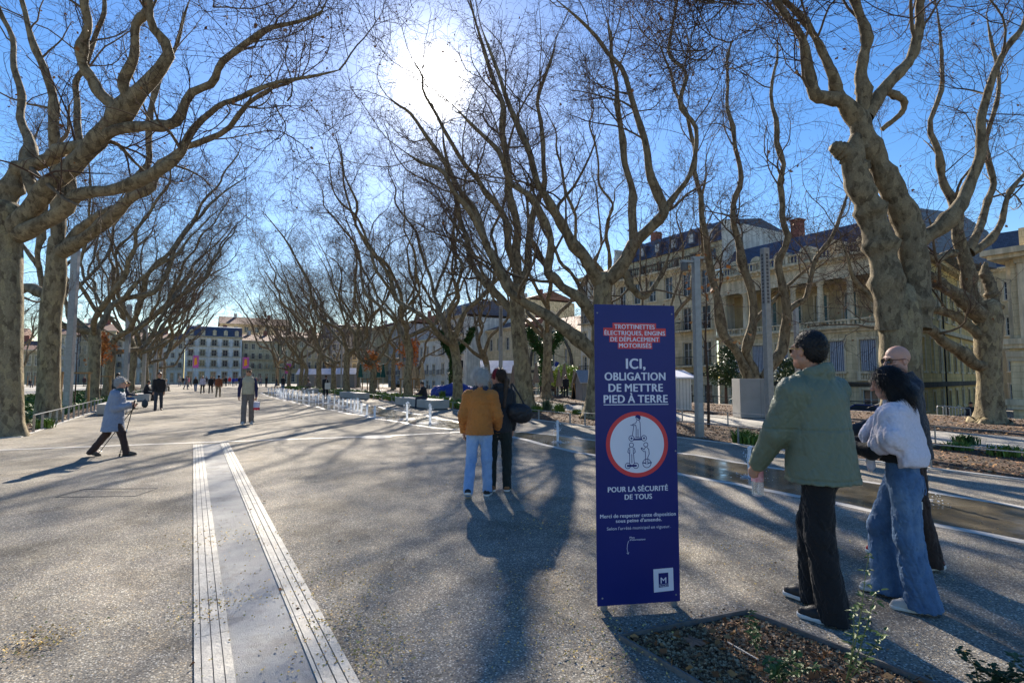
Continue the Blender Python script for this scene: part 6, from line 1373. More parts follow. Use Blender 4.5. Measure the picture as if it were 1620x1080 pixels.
t5, J5 = person('woman with red headband and long ponytail walking beside the camel jacket', P(790, 778), -2, 1.66, legs=((4, 2, 2), (6, -6, 2)), arms=(((.14, -.05, -1), (.02, .4, -.9)), ((-.10, .1, -1), (.0, .5, -.9))), lean=3, head=(-62, 2), res=.007, fem=True, bulk=1.1, skin=SK_L,
    top=dict(mat=M_blkC, thick=.03, hem=-.10, fold=.014, collar=1.3), bottom=dict(mat=cloth('dark_green_trousers', (.015, .022, .02)), w=1.05, ank=.062, fold=.015), hair=dict(mat=M_hairB, vol=1.04, rough=.012), shoes=dict(mat=M_tan))
hv = J5['hv']; link('headband', grow_mesh('headband', [EL(hv(0, .002, .035), V3(.087, .102, .097), J5['hd'], .01), CUT(hv(0, .060, .06), J5['hd'] @ un(V3(0, 1, .35))), CUT(hv(0, -.01, .06), J5['hd'] @ un(V3(0, -1, -.3)))], .006, M_red), t5)
link('ponytail', grow_mesh('ponytail', [RC(hv(0, -.09, .0), hv(0, -.14, -.06), .03, .035, .03), RC(hv(0, -.14, -.06), J5['neck']+V3(.06, -.14, -.22), .036, .020, .03)], .006, M_hairB, folds(.012, .04, 3)), t5)
glasses(J5, M_shoeK, M_lens)
pos = wpt(J5, J5['pel']+V3(.27, -.05, .16)); bg5 = thing('shoulder_bag', 'big black slouchy shoulder bag of the woman with the red headband', 'bag', pos, R(5))
link('sack', grow_mesh('bag', [EL((0, 0, 0), (.16, .09, .13), None, .04), EL((.06, 0, -.02), (.12, .08, .11), None, .05), RC((-.10, 0, .03), (.08, 0, .05), .09, .05, .05)], .008, M_shoeK, folds(.015, .12, 6)), bg5)
mb = MB(); mb.tube([(-.12, 0, .06), (-.10, .0, .22), (-.11, .02, .40)], .012, 6); mb.tube([(.10, 0, .06), (.0, .0, .25), (-.10, .02, .41)], .012, 6); mb.obj('strap', M_shoeK, bg5)
# 5 old woman with walking poles
M_pale = cloth('pale_blue_nylon', (.22, .26, .35), rough=.6, var=.08); M_brn = cloth('brown_wool', (.05, .030, .026)); M_teal2 = cloth('teal_scarf', (.04, .09, .10)); M_taupe = mat('taupe_shoe', (.10, .08, .06), .7)
t6, J6 = person('grey haired old woman in pale blue quilted coat striding right with two walking poles', P(176, 721), 66, 1.60, legs=((26, 14, 1, 4), (-18, -34, 1, -18)), arms=(((.06, .02, -1), (-.1, .95, .30)), ((-.08, -.12, -.98), (.05, .98, .12))), lean=9, head=(4, 4), res=.007, fem=True, bulk=1.28, skin=SK_L,
    top=dict(mat=M_pale, thick=.035, hem=-.36, fold=.014, wl=.14, seams=(-.25, -.10, .06, .22), hood=True, flare=1.12, arm=1.15, name='coat'), bottom=dict(mat=M_brn, w=1.1, ank=.062, fold=.012), hair=dict(mat=M_hairG, vol=1.06, rough=.014, wild=.4), shoes=dict(mat=M_taupe, sole=M_shoeK), handcurl=(1.0, 1.0))
link('scarf', grow_mesh('scarf', [RC(J6['neck']-V3(.05, 0, 0), J6['neck']+V3(.05, 0, 0), .066, .066, .03), RC(J6['neck']+V3(-.04, .05, .03), J6['neck']+V3(.04, .05, .03), .05, .05, .03)], .007, M_teal2, folds(.012, .08, 4)), t6)
glasses(J6, M_gold, mat('clear_lens', (.5, .5, .5), .05, var=0))
M_pole = mat('pole_black', (.02, .02, .02), .4, metal=.4)
for i, (dx, dy) in enumerate(((.02, .05), (-.04, -.62))):
    a = J6['arms'][i]; hpos = a[2]+a[3]*.085; tip = V3(hpos[0]+dx, hpos[1]+dy-(.25 if i == 0 else 0), .0)
    b0_ = wpt(J6, tip); tp_ = wpt(J6, hpos+un(hpos-tip)*.06); pt = thing('walking_pole', ['black walking pole held upright in front of the old woman', 'black walking pole slanting back under the old woman'][i], 'walking pole', b0_, 0, 'walking poles of the old woman')
    d = tp_-b0_; mb = MB(); mb.tube([d*.03, d*.88], [.006, .009], 8); mb.obj('shaft', M_pole, pt); mb = MB(); mb.tube([d*.88, d], .015, 8); mb.obj('grip', M_shoeK, pt); mb = MB(); mb.tube([(0, 0, 0), d*.05], [.012, .017], 8); mb.tube([d*.08, d*.085], .035, 10); mb.obj('tip', M_shoeK, pt); mb = MB(); mb.tube([d*.45, d*.48], .012, 8); mb.obj('clamp', M_sole, pt)
# 6 man in the beige vest
M_vest = cloth('beige_fleece', (.42, .37, .26), var=.1); M_nv = cloth('navy_shirt', (.022, .02, .065)); M_gp = cloth('grey_brown_trousers', (.17, .145, .13))
t7, J7 = person('man in beige vest, cap and sunglasses walking towards the camera with a small bag', P(391, 671), 156, 1.86, legs=((10, 6, 2), (-2, -18, 2)), arms=(((.30, .05, -1), (.02, .22, -1)), ((-.22, -.02, -1), (-.03, .12, -1))), lean=2, head=(0, 4), res=.009, bulk=1.1, skin=SK_M,
    top=dict(mat=M_vest, thick=.035, hem=-.02, sleeves=False, sleeve_mat=M_nv, collar=1.1, fold=.012, name='vest'), bottom=dict(mat=M_gp, w=1.12, ank=.07, fold=.016), shoes=dict(mat=M_wsh), handcurl=(.5, .9))
glasses(J7, M_shoeK, M_lens); hv = J7['hv']
link('cap', grow_mesh('cap', [EL(hv(0, -.012, .055), V3(.086, .104, .080), J7['hd'], .01), CUT(hv(0, 0, .045), J7['hd'] @ V3(0, 0, -1)), ], .007, cloth('olive_cap', (.10, .10, .08))), t7); link('cap_brim', grow_mesh('cap_brim', [EL(hv(0, .10, .048), V3(.07, .07, .012), J7['hd'], .01)], .005, cloth('olive_cap', (.10, .10, .08))), t7)
mb = MB(); zz = J7['pel'][2]
mb.tube([(0, .148, zz+.0), (0, .155, zz+.2), (0, .150, zz+.36), (0, .12, zz+.46)], .008, 5); mb.obj('zip', M_nv, t7)
wr = J7['arms'][1]; pos = wpt(J7, wr[2]+wr[3]*.09); gb = thing('gift_bag', 'small white and red paper bag held by the man in the beige vest', 'bag', pos-Vector((0, 0, .36)), R(-20))
mb = MB(); mb.box(-.11, .11, -.05, .05, .08, .27, bev=.006); mb.obj('paper_top', mat('white_paper', (.62, .6, .75), .6), gb); mb = MB(); mb.box(-.11, .11, -.05, .05, 0, .08, bev=.004); mb.obj('red_base', mat('red_paper', (.6, .05, .07), .6), gb); mb = MB(); mb.tube([(-.05, 0, .27), (-.04, 0, .34), (0, 0, .37), (.04, 0, .34), (.05, 0, .27)], .005, 5); mb.obj('handle', M_sole, gb)
# ---- others along the promenade: (label, px, py feet, azimuth, height, top colour, trouser colour, hair, kwargs)
K = (.016, .016, .02)
def cm(c, pre): return cloth('%s_%02d_%02d_%02d' % (pre, c[0]*99, c[1]*99, c[2]*99), c)
WALK = ((12, 4, 2), (-10, -24, 2)); STAND = ((2, 0, 3), (-2, -3, 3)); SITL = ((84, -4, 6, 0), (80, 4, 6, 0))
FOLK = [
 ('woman with long dark hair in black standing behind the bench, seen from the back', 183, 648, 10, 1.76, K, (.02, .02, .03), M_hairB, dict(long=.22), STAND, .011),
 ('curly haired person in black jacket and dark jeans walking towards the camera at left', 250, 649, 150, 1.78, K, (.03, .04, .06), M_hairB, dict(vol=1.15), WALK, .011),
 ('woman in dark coat and white bag walking away beside the fountain jets', 515, 634, -20, 1.72, K, K, M_hairB, {}, WALK, .014),
 ('man in rust brown jacket and khaki trousers walking away in the distance', 345, 628, -20, 1.74, (.22, .07, .03), (.24, .18, .11), M_hairD, {}, WALK, .014),
 ('distant woman in dark jacket with light bag, second left of the brown jacket', 333, 622, 160, 1.70, K, K, M_hairD, {}, WALK, .016),
 ('distant person in lilac white top and dark trousers left of the brown jacket', 320, 622, 160, 1.70, (.5, .48, .6), K, M_hairB, {}, WALK, .016),
 ('distant blond woman in black jacket and blue jeans', 309, 619, 165, 1.66, K, (.10, .17, .3), M_hairY, dict(long=.15), WALK, .016),
 ('distant person in grey coat and jeans near the left benches', 294, 616, 100, 1.76, (.16, .15, .17), (.05, .07, .14), M_hairB, {}, WALK, .016),
 ('distant person in pink top near the left benches', 298, 612, 100, 1.70, (.6, .2, .24), (.3, .28, .25), M_hairB, {}, STAND, .02),
 ('person in black top and light jeans standing at the far end of the fountain', 447, 621, 120, 1.72, K, (.12, .2, .32), M_hairD, {}, STAND, .016),
 ('person in black coat standing by the far end of the left fountain jets', 421, 612, 120, 1.75, K, K, M_hairD, {}, STAND, .018),
 ('waiter in black standing on the terrace right of the folded parasols', 895, 643, 180, 1.72, K, K, M_hairD, {}, STAND, .012),
 ('dark clad person standing by the blue cover', 728, 624, 150, 1.7, K, K, M_hairD, {}, STAND, .014),
 ('dark figure standing on the side path behind the left stakes', 133, 612, 150, 1.72, (.04, .02, .03), K, M_hairD, {}, STAND, .018)]
far_px = [(302, 610, K), (326, 611, (.03, .03, .04)), (338, 612, K), (352, 611, (.1, .09, .08)), (357, 611, K), (363, 610, (.5, .04, .05)), (369, 611, (.02, .03, .3)), (374, 610, (.02, .05, .35)), (379, 611, K), (384, 610, (.08, .08, .1)), (289, 610, K), (284, 611, (.3, .28, .26)), (412, 611, (.2, .2, .22)), (437, 614, K), (487, 612, K), (499, 612, (.25, .23, .2)), (405, 609, (.3, .05, .05))]
words = ['black', 'charcoal', 'black', 'taupe', 'black', 'red', 'dark blue', 'bright blue', 'black', 'slate', 'black', 'light grey', 'grey', 'black', 'black', 'sand', 'dark red']
for i, (x, y, c) in enumerate(far_px): FOLK.append(('tiny far pedestrian in %s, %s of the far crowd counted from %s' % (words[i], ORD[sorted(q[0] for q in far_px).index(x)], 'the left'), x, y, random.Random(x).choice((160, -20, 70)), random.Random(x+1).uniform(1.62, 1.8), c, random.Random(x+2).choice((K, (.05, .07, .14), (.2, .18, .15))), random.Random(x+3).choice((M_hairD, M_hairB, M_hairG)), {}, random.Random(x+4).choice((WALK, STAND)), .024))
rr = random.Random(5)
for lab, px, py, az, H_, ct, cb, hm, hk, lg, rs in FOLK:
    fl_ = rr.random() < .5; lg2 = (lg[1], lg[0]) if fl_ else lg; q = P(px, py)
    if px == 895: q = at(895, 597, 42); q.z = gz(topa(q)[0])
    if px == 728: q = at(728, 597, 44)
    t, J = person(lab, q, az, H_, legs=lg2, res=rs, far=rs > .0105, skin=SK_M, top=dict(mat=cm(ct, 'coat'), thick=.03, hem=-.10, fold=.01), bottom=dict(mat=cm(cb, 'trousers'), w=1.05, fold=.01), hair=dict(mat=hm, rough=.006, **hk), fem='woman' in lab, group='pedestrians in the far crowd' if 'tiny' in lab else None)
    if px == 515:
        b = thing('tote_bag', 'white tote bag on the back of the woman beside the fountain', 'bag', wpt(J, V3(.1, -.22, .78)), R(20)); mb = MB(); mb.box(-.17, .17, -.04, .04, 0, .42, bev=.03); mb.obj('sack', mat('canvas_white', (.6, .56, .5), .8), b); mb = MB(); mb.tube([(-.1, 0, .42), (-.08, 0, .6), (0, .02, .68), (.08, 0, .6), (.1, 0, .42)], .012, 5); mb.obj('handle', mat('canvas_white', (.6, .56, .5), .8), b)
# seated people
SEAT = [('dark clad reader sitting on the concrete bench by the fountain', pa(10.3, 26.0), -75+0, .46, K, (.025, .03, .05), M_hairB, SITL, .012),
 ('person in navy jacket and jeans sitting at the end of the left bench', pa(-2.9, 32.3), 60, .46, (.02, .03, .06), (.06, .12, .26), M_hairB, SITL, .012),
 ('black clad person sitting on the second left bench', pa(-2.7, 43.4), 60, .46, K, K, M_hairD, SITL, .014),
 ('dark figure sitting on the small bench across the left path', P(46, 613), 100, .46, K, (.03, .04, .07), M_hairD, SITL, .018),
 ('person in pale jacket sitting first on the third left bench', pa(-2.8, 57), 70, .46, (.3, .28, .26), K, M_hairG, SITL, .018),
 ('person in black sitting second on the third left bench', pa(-2.8, 58.2), 75, .46, K, (.05, .08, .15), M_hairD, SITL, .018),
 ('person in dark blue sitting third on the third left bench', pa(-2.8, 59.4), 65, .46, (.03, .04, .09), (.12, .2, .3), M_hairB, SITL, .018),
 ('grey clad person sitting on the farthest left bench', pa(-2.8, 73), 70, .46, (.2, .2, .22), K, M_hairD, SITL, .02),
 ('person in black sitting on the farthest left bench', pa(-2.8, 74.6), 70, .46, K, K, M_hairB, SITL, .02),
 ('person in grey sitting on the far bench past the fountain', pa(10.3, 57.5), -90, .46, (.15, .13, .13), K, M_hairB, SITL, .018),
 ('dark figure sitting by the bike hoops at far right', None, 180, .46, K, K, M_hairD, SITL, .014)]
for lab, q, az, sz, ct, cb, hm, lg, rs in SEAT:
    if q is None: q = at(1532, 640, 30); q.z = gz(topa(q)[0])
    q = Vector((q[0], q[1], q[2]))
    person(lab, q, az, 1.72, legs=lg, sit=sz, res=rs, far=True, lean=12, head=(0, 25), arms=(((.12, .45, -.9), (-.3, .8, -.1)), ((-.12, .45, -.9), (.3, .8, -.1))), skin=SK_M, top=dict(mat=cm(ct, 'coat'), thick=.03, hem=-.04, fold=.01), bottom=dict(mat=cm(cb, 'trousers'), fold=.008), hair=dict(mat=hm, rough=.006))
b = thing('backpack', 'dark backpack standing on the paving at the end of the long left bench', 'backpack', pa(-2.1, 33.9), 0); link('sack', grow_mesh('bag', [EL((0, 0, .2), (.16, .11, .22), None, .03), EL((0, -.08, .14), (.12, .07, .11), None, .03)], .012, cm((.03, .05, .07), 'bag')), b)
mb = MB(); mb.tube([(-.04, 0, .4), (0, 0, .46), (.04, 0, .4)], .012, 5); mb.obj('handle', M_shoeK, b)
# ================================================================ SIGN PANEL
q0 = P(945, 955); Ys0, Ys1 = 3.66, 3.745
a0 = at(945, 940, Ys0); a1 = at(1076, 940, Ys1); W_ = math.hypot(a1.x-a0.x, a1.y-a0.y); rz = math.atan2(a1.y-a0.y, a1.x-a0.x)
zt = CH+(HZ-481)/F*Ys0+.002; zbm = CH+(HZ-947)/F*Ys0; Hs = zt-zbm
sg = thing('notice_panel', 'tall navy blue notice panel with white French text and red ringed scooter pictogram', 'sign', (a0.x, a0.y, 0), rz)
M_sb = mat('navy_panel', (.012, .020, .15), .35, var=.10, vscale=1.5, spec=.25, bump=.03, bscale=8); M_sw = mat('panel_white', (.66, .68, .78), .4, var=.03); M_sr = mat('panel_red', (.62, .05, .06), .4, var=.04); M_so = mat('panel_edge', (.03, .03, .03), .5)
mb = MB(); mb.box(0, W_, 0, .012, zbm, zt, bev=.002); mb.obj('panel', M_sb, sg)
for x in (.03, W_-.055): 
    mb = MB(); mb.tube([(x+.03, .048, -.05), (x+.03, .048, zbm+.02), (x+.03, .048, zt-.06)], .024, 14); mb.obj('post', M_galv, sg)
for z in (zbm+.12, zt-.12, (zbm+zt)/2): mb = MB(); mb.box(.02, W_-.02, .013, .022, z-.015, z+.015); mb.obj('bracket', M_galv, sg)
mb = MB()
for x, z in ((.02, zt-.06), (W_-.02, zt-.06), (.035, zbm+.05), (W_-.03, zbm+.045), (W_-.012, (zbm+zt)/2)): mb.lathe([(.006, 0), (.006, .0015), (.003, .004)], 10, (0, 0, 0)); vs = mb.v[-30:]; mb.v[-30:] = [(v[0]+x, -v[2]-.0005, v[1]+z) for v in vs]
mb.obj('bolt', M_galv, sg)
# pixel frame of the panel: u 0..1 across, v 0..1 down, measured on the photograph
def SX(px): return (px-945.0)/131.0*W_
def SZ(py): return zt-(py-482.5)/462.0*Hs
def text(txt, px0, px1, py_base, cap_px, m, bold=.0, yo=.0016, nm='lettering'):
    """bold = stroke thickening in em, made by shifted copies of the letters"""
    cu = bpy.data.curves.new('t', 'FONT'); cu.body = txt; cu.size = 1; cu.space_character = 1.04+bold*1.2; cu.space_word = .8; o = bpy.data.objects.new('t', cu); COL.objects.link(o); bpy.context.view_layer.update()
    me = bpy.data.meshes.new_from_object(o.evaluated_get(bpy.context.evaluated_depsgraph_get())); bpy.data.objects.remove(o); n = len(me.vertices); co = np.empty(n*3, np.float32); me.vertices.foreach_get('co', co); co = co.reshape(-1, 3)
    x0, x1 = co[:, 0].min()-bold, co[:, 0].max()+bold; CAP = .70; sx_ = (SX(px1)-SX(px0))/(x1-x0); sz_ = cap_px/462.0*Hs/CAP; fs = [tuple(p.vertices) for p in me.polygons]; mb = MB()
    offs = [(0, 0)] if bold == 0 else [(-1, 0), (-.5, .35), (0, -.35), (.5, .35), (1, 0), (0, .35)]
    for q, (dx, dz) in enumerate(offs): mb.add([(SX(px0)+(c[0]+dx*bold-x0)*sx_, -yo-q*.00003, SZ(py_base)+(c[1]+dz*bold)*sz_) for c in co], fs)
    bpy.data.meshes.remove(me); return mb.obj(nm, m, sg)
def flat(nm, pts, m, yo): 
    mb = MB(); mb.add([(SX(x), -yo, SZ(y)) for x, y in pts], [tuple(range(len(pts)))]); return mb.obj(nm, m, sg)
for x0, x1, y0, y1 in ((974, 1045, 511.5, 524), (959, 1061, 519.5, 532), (968.5, 1051, 531, 542), (982, 1038, 541, 552.5)): flat('red_block', [(x0, y0), (x0, y1), (x1, y1), (x1, y0)], M_sr, .0010+.00003*y0/500)
B1 = .030
for tx, x0, x1, yb, ch_ in (('TROTTINETTES', 976.5, 1042.5, 521, 7.2), ('ÉLECTRIQUES, ENGINS', 960.5, 1059.5, 530.8, 6.8), ('DE DÉPLACEMENT', 970, 1049.5, 540.8, 6.8), ('MOTORISÉS', 983.5, 1036.5, 550.6, 6.8)): text(tx, x0, x1, yb, ch_, M_sw, B1, .0024)
for tx, x0, x1, yb, ch_ in (('ICI,', 994.5, 1026.5, 583.8, 16), ('OBLIGATION', 960, 1059, 602, 12.2), ('DE METTRE', 966, 1054.5, 619.8, 12.2), ('PIED À TERRE', 958, 1062, 637.3, 12.2), ('POUR LA SÉCURITÉ', 963, 1059.5, 774.5, 7.8), ('DE TOUS', 989.5, 1033.5, 786.5, 7.8), ('Merci de respecter cette disposition', 950.5, 1071.5, 813.5, 5.6), ('sous peine d\'amende.', 975, 1048.5, 821, 5.2)): text(tx, x0, x1, yb, ch_, M_sw, .036 if ch_ > 6 else .026, .0016)
text('Selon l\'arrêté municipal en vigueur.', 961, 1062, 832, 4.6, M_sw, .0); text('Plus', 996.5, 1004.5, 845.6, 2.6, M_sw, .02); text('d\'informations', 996.5, 1021.5, 849, 2.6, M_sw, .02)
flat('underline', [(958, 639.6), (958, 640.8), (1063, 640.8), (1063, 639.6)], M_sw, .0016)
def disc(nm, cx, cy, r0, r1, m, yo, k=64):
    mb = MB(); o = [(SX(cx)+r1*math.cos(2*PI*i/k), -yo, SZ(cy)+r1*math.sin(2*PI*i/k)) for i in range(k)]
    if r0 <= 0: mb.add(o, [tuple(range(k))])
    else: mb.add(o+[(SX(cx)+r0*math.cos(2*PI*i/k), -yo, SZ(cy)+r0*math.sin(2*PI*i/k)) for i in range(k)], [(i, (i+1) % k, k+(i+1) % k, k+i) for i in range(k)])
    return mb.obj(nm, m, sg)
pxm = W_/131.0
disc('red_ring', 1011, 702, 43.5*pxm, 50*pxm, M_sr, .0012); disc('white_disc', 1011, 702, 0, 43.6*pxm, M_sw, .0010)
def stroke(mb, pts, w=.9, yo=.002):
    for i in range(len(pts)-1):
        a = Vector(pts[i]); b = Vector(pts[i+1]); d = (b-a)
        if d.length < 1e-6: continue
        d.normalize(); a2 = a-d*w*.3; b2 = b+d*w*.3; n_ = Vector((-d.y, d.x))*w/2; y_ = yo+.00002*(i % 7)
        mb.add([(SX(q.x), -y_, SZ(q.y)) for q in (a2-n_, b2-n_, b2+n_, a2+n_)], [(0, 1, 2, 3)])
def circ(cx, cy, r, k=18, a0=0, a1=360): return [(cx+r*math.cos(R(a0+(a1-a0)*i/k)), cy+r*math.sin(R(a0+(a1-a0)*i/k))) for i in range(k+1)]
def z4(x, y): return (940+x/5.686, 640+y/5.686)     # from the enlarged crop of the pictogram
def S4(mb, pts, w=1.0): stroke(mb, [z4(*p) for p in pts], w)
mb = MB()   # rider on a scooter
S4(mb, [(392, 112), (396, 98), (412, 93), (430, 100), (437, 118), (430, 136), (412, 140), (398, 128), (392, 112)]); mb.add([(SX(z4(x, y)[0]), -.0019, SZ(z4(x, y)[1])) for x, y in ((392, 112), (396, 98), (412, 93), (430, 100), (437, 118), (426, 134), (404, 120))], [tuple(range(7))])
S4(mb, [(402, 142), (394, 165), (362, 178), (360, 186), (392, 184), (396, 200), (394, 285)]); S4(mb, [(422, 142), (432, 160), (434, 220), (436, 294)]); S4(mb, [(412, 220), (412, 290)]); S4(mb, [(345, 184), (364, 184)]); S4(mb, [(374, 190), (360, 275)]); S4(mb, [(388, 290), (438, 296)])
S4(mb, [(372, 310), (445, 310)], 2.6); S4(mb, circ(352, 300, 24)); S4(mb, circ(466, 300, 24)); S4(mb, circ(352, 300, 5), 1.4); S4(mb, circ(466, 300, 5), 1.4)
# rider on a hoverboard
S4(mb, circ(350, 358, 19)); S4(mb, [(338, 380), (322, 390), (316, 420), (332, 436), (332, 520)]); S4(mb, [(362, 380), (378, 390), (384, 420), (368, 436), (374, 520)]); S4(mb, [(352, 440), (352, 518)]); S4(mb, [(334, 395), (334, 430)]); S4(mb, [(366, 395), (366, 430)]); S4(mb, circ(315, 540, 24)); S4(mb, circ(388, 540, 24)); S4(mb, circ(388, 540, 5), 1.4); S4(mb, [(312, 540), (388, 540)], 3.2)
# rider on a unicycle
S4(mb, circ(482, 358, 19)); S4(mb, [(478, 380), (466, 400), (448, 388), (440, 396), (462, 418), (476, 416), (480, 530)]); S4(mb, [(492, 380), (508, 400), (512, 440), (498, 470), (498, 530)]); S4(mb, [(440, 392), (446, 386)], 2); S4(mb, circ(489, 522, 38)); S4(mb, [(450, 516), (478, 520)], 1.6); S4(mb, [(500, 520), (532, 516)], 1.6)
mb.obj('pictogram', M_sb, sg)
# curved arrow and crest block
mb = MB(); def_z = lambda x, y: (940+x/6.35, 790+y/6.35)
stroke(mb, [def_z(*p) for p in ((348, 376), (336, 410), (332, 450), (340, 492))], .6); stroke(mb, [def_z(*p) for p in ((328, 490), (342, 502), (350, 486))], .6); mb.obj('arrow', M_sw, sg)
flat('crest_block', [(1033.5, 894), (1034, 929), (1065.8, 927.5), (1065.3, 893)], M_sw, .0010); flat('crest_field', [(1041.5, 900.5), (1041.8, 922), (1057.5, 921.2), (1057.3, 900)], M_sb, .0014)
text('M', 1044.8, 1054, 915.8, 9, M_sw, .01, .002); flat('crest_line', [(1041.6, 917.6), (1041.6, 918), (1057.4, 917.4), (1057.4, 917)], M_sw, .0017); text('Montpellier', 1043, 1056.5, 920.6, 2.0, M_sw, .02, .002)
# ================================================================ FOUNTAIN JETS
M_water, ntw, bw_ = new_mat('jet_water'); bw_.inputs['Base Color'].default_value = (.9, .93, .96, 1); bw_.inputs['Roughness'].default_value = .25
tl = ntw.nodes.new('ShaderNodeBsdfTranslucent'); tl.inputs[0].default_value = (.95, .97, 1, 1); mxs = ntw.nodes.new('ShaderNodeMixShader'); mxs.inputs[0].default_value = .6; ntw.links.new(bw_.outputs[0], mxs.inputs[1]); ntw.links.new(tl.outputs[0], mxs.inputs[2]); ntw.links.new(mxs.outputs[0], ntw.nodes['Material Output'].inputs[0])
def jet_mesh(seed, h):
    rg = np.random.default_rng(seed); mb = MB(); mb.tube([(0, 0, 0), (.003, 0, h*.5), (.0, .004, h*.92)], [.022, .026, .020], 8)
    for i in range(46):
        a = rg.uniform(0, 6.28); r = rg.uniform(.02, .085); z = h*rg.uniform(.55, 1.0)-(r*2.2); s_ = rg.uniform(.006, .014); c = Vector((r*math.cos(a), r*math.sin(a), max(.01, z))); mb.tube([c, c+Vector((0, 0, -s_*2.2))], [s_, s_*.3], 5)
    for i in range(60):
        a = rg.uniform(0, 6.28); r = abs(rg.normal(0, .16))+.03; z = abs(rg.normal(0, .05)); s_ = rg.uniform(.004, .010); c = Vector((r*math.cos(a), r*math.sin(a), z+.004)); mb.tube([c, c+Vector((0, 0, s_*1.5))], [s_, s_*.4], 5)
    for i in range(7): a = rg.uniform(0, 6.28); s_ = rg.uniform(.02, .035); c = Vector((.018*math.cos(a), .018*math.sin(a), h*rg.uniform(.86, .99))); mb.tube([c+Vector((0, 0, s_)), c, c-Vector((0, 0, s_*1.4))], [s_*.25, s_*.8, s_*.4], 6)
    return mb.mesh('jet', M_water, True)
def foam_mesh(seed):
    rg = np.random.default_rng(seed); mb = MB(); k = 20; rr_ = [.13*(1+.25*math.sin(3*a+seed)+.15*math.sin(7*a)) for a in [2*PI*i/k for i in range(k)]]
    mb.add([(0, 0, .012)]+[(rr_[i]*math.cos(2*PI*i/k), rr_[i]*math.sin(2*PI*i/k), .0105) for i in range(k)], [(0, 1+i, 1+(i+1) % k) for i in range(k)]); return mb.mesh('foam', M_water)
JM = [jet_mesh(i, 1.0) for i in range(4)]; FM = [foam_mesh(i) for i in range(3)]
spots = [(7.6, 10.6, .52), (7.5, 5.35, .5), (8.0, 3.3, .55), (7.0, 17.2, .66), (6.9, 19.2, .66)]
a = 20.6; rr = random.Random(8)
while a < 61: spots.append((6.55+.5*math.sin(a*.25), a, rr.uniform(.42, .64))); a += rr.uniform(1.0, 1.5)
a = 36
while a < 61: spots.append((7.7, a, rr.uniform(.42, .64))); a += rr.uniform(1.6, 2.2)
nm_ = 0
for i, (p, a, h) in enumerate(spots):
    lab = {0: 'lone water jet right of the couple, left of the blue panel', 1: 'water jet splashing by the hand of the man in green', 2: 'water jet behind the bald man and his green bag'}.get(i) or ('%s water jet of the near fountain line, counted from the nearest' % ORD[i-3] if i-3 < 31 else '%s water jet of the second line at the far fountain' % ORD[min(39, i-34)])
    t = thing('water_jet', lab, 'water jet', pa(p, a, .01), rr.uniform(0, 6), 'fountain water jets'); o = link('jet', JM[i % 4], t); o.scale = (1.2 if i < 3 else 1.7, 1.2 if i < 3 else 1.7, h); o = link('foam', FM[i % 3], t); o.scale = (1, 1, 1) if i < 3 else (2.6, 2.6, 1)
# ================================================================ GROUND COVER
def scatter(name, n, rgn, size, m, seed, z=.012, flat_=.5, label=None, cat='leaf litter', up=False):
    rg = np.random.default_rng(seed); pos = rgn(rg, n); V, Q = leafcards(np.column_stack([pos, np.zeros(len(pos))]), size, rg); V = V.reshape(-1, 4, 3); zc = V[:, :, 2]; V[:, :, 2] = (zc-zc.min(1, keepdims=True))*flat_+z; V = V.reshape(-1, 3)
    o = link(name, npmesh(name, V, Q, False, m if isinstance(m, list) else [m], midx=None if not isinstance(m, list) else rg.integers(0, len(m), len(Q)))); o['kind'] = 'stuff'; o['label'] = label; o['category'] = cat; return o
def inpa(p0, p1, a0, a1, pw_=1.0):
    def f(rg, n): p = rg.uniform(p0, p1, n); a = a0+(a1-a0)*rg.uniform(0, 1, n)**pw_; return np.column_stack([NX*p-NY*a, NY*p+NX*a])
    return f
M_chip = [mat('wood_chip', (.36, .22, .12), .9, var=.4, vscale=20), mat('wood_chip_dark', (.14, .085, .05), .9, var=.4, vscale=20), mat('wood_chip_pale', (.50, .36, .22), .9, var=.3, vscale=20)]
def inbed(rg, n):
    u = rg.uniform(.01, .99, n)[:, None]; v = rg.uniform(.01, .99, n)[:, None]; b = [np.array((q.x, q.y)) for q in bedpoly]; return (b[0]*(1-u)+b[1]*u)*(1-v)+(b[3]*(1-u)+b[2]*u)*v
scatter('wood_chips', 15000, inbed, .026, M_chip, 1, .004, .5, 'brown wood chips filling the foreground bed', 'wood chips')
M_brl = [M_dleaf, mat('brown_litter', (.14, .07, .035), .9, var=.4), mat('ochre_litter', (.34, .19, .08), .9, var=.3)]
scatter('leaf_litter', 170, inbed, .055, M_brl, 22, .022, .6, 'dead brown leaves mixed into the foreground bed')
scatter('leaf_litter', 9000, inpa(11.05, 15.1, 0, 40, 1.5), .07, M_brl+M_chip, 2, .014, .45, 'brown leaf litter on the mulch bed right of the fountain')
scatter('leaf_litter', 9000, inpa(18.6, 26.4, -2, 45, 1.3), .09, M_brl+M_chip, 3, .014, .45, 'brown leaf litter in the back bed on the right')
scatter('leaf_litter', 7000, inpa(-11.3, -3.95, 18.9, 60, 1.5), .08, M_brl+M_chip, 4, .014, .45, 'reddish leaf litter in the left bed')
M_seed = [mat('yellow_seed', (.72, .52, .16), .9, var=.3), mat('tan_seed', (.60, .40, .16), .9, var=.3)]
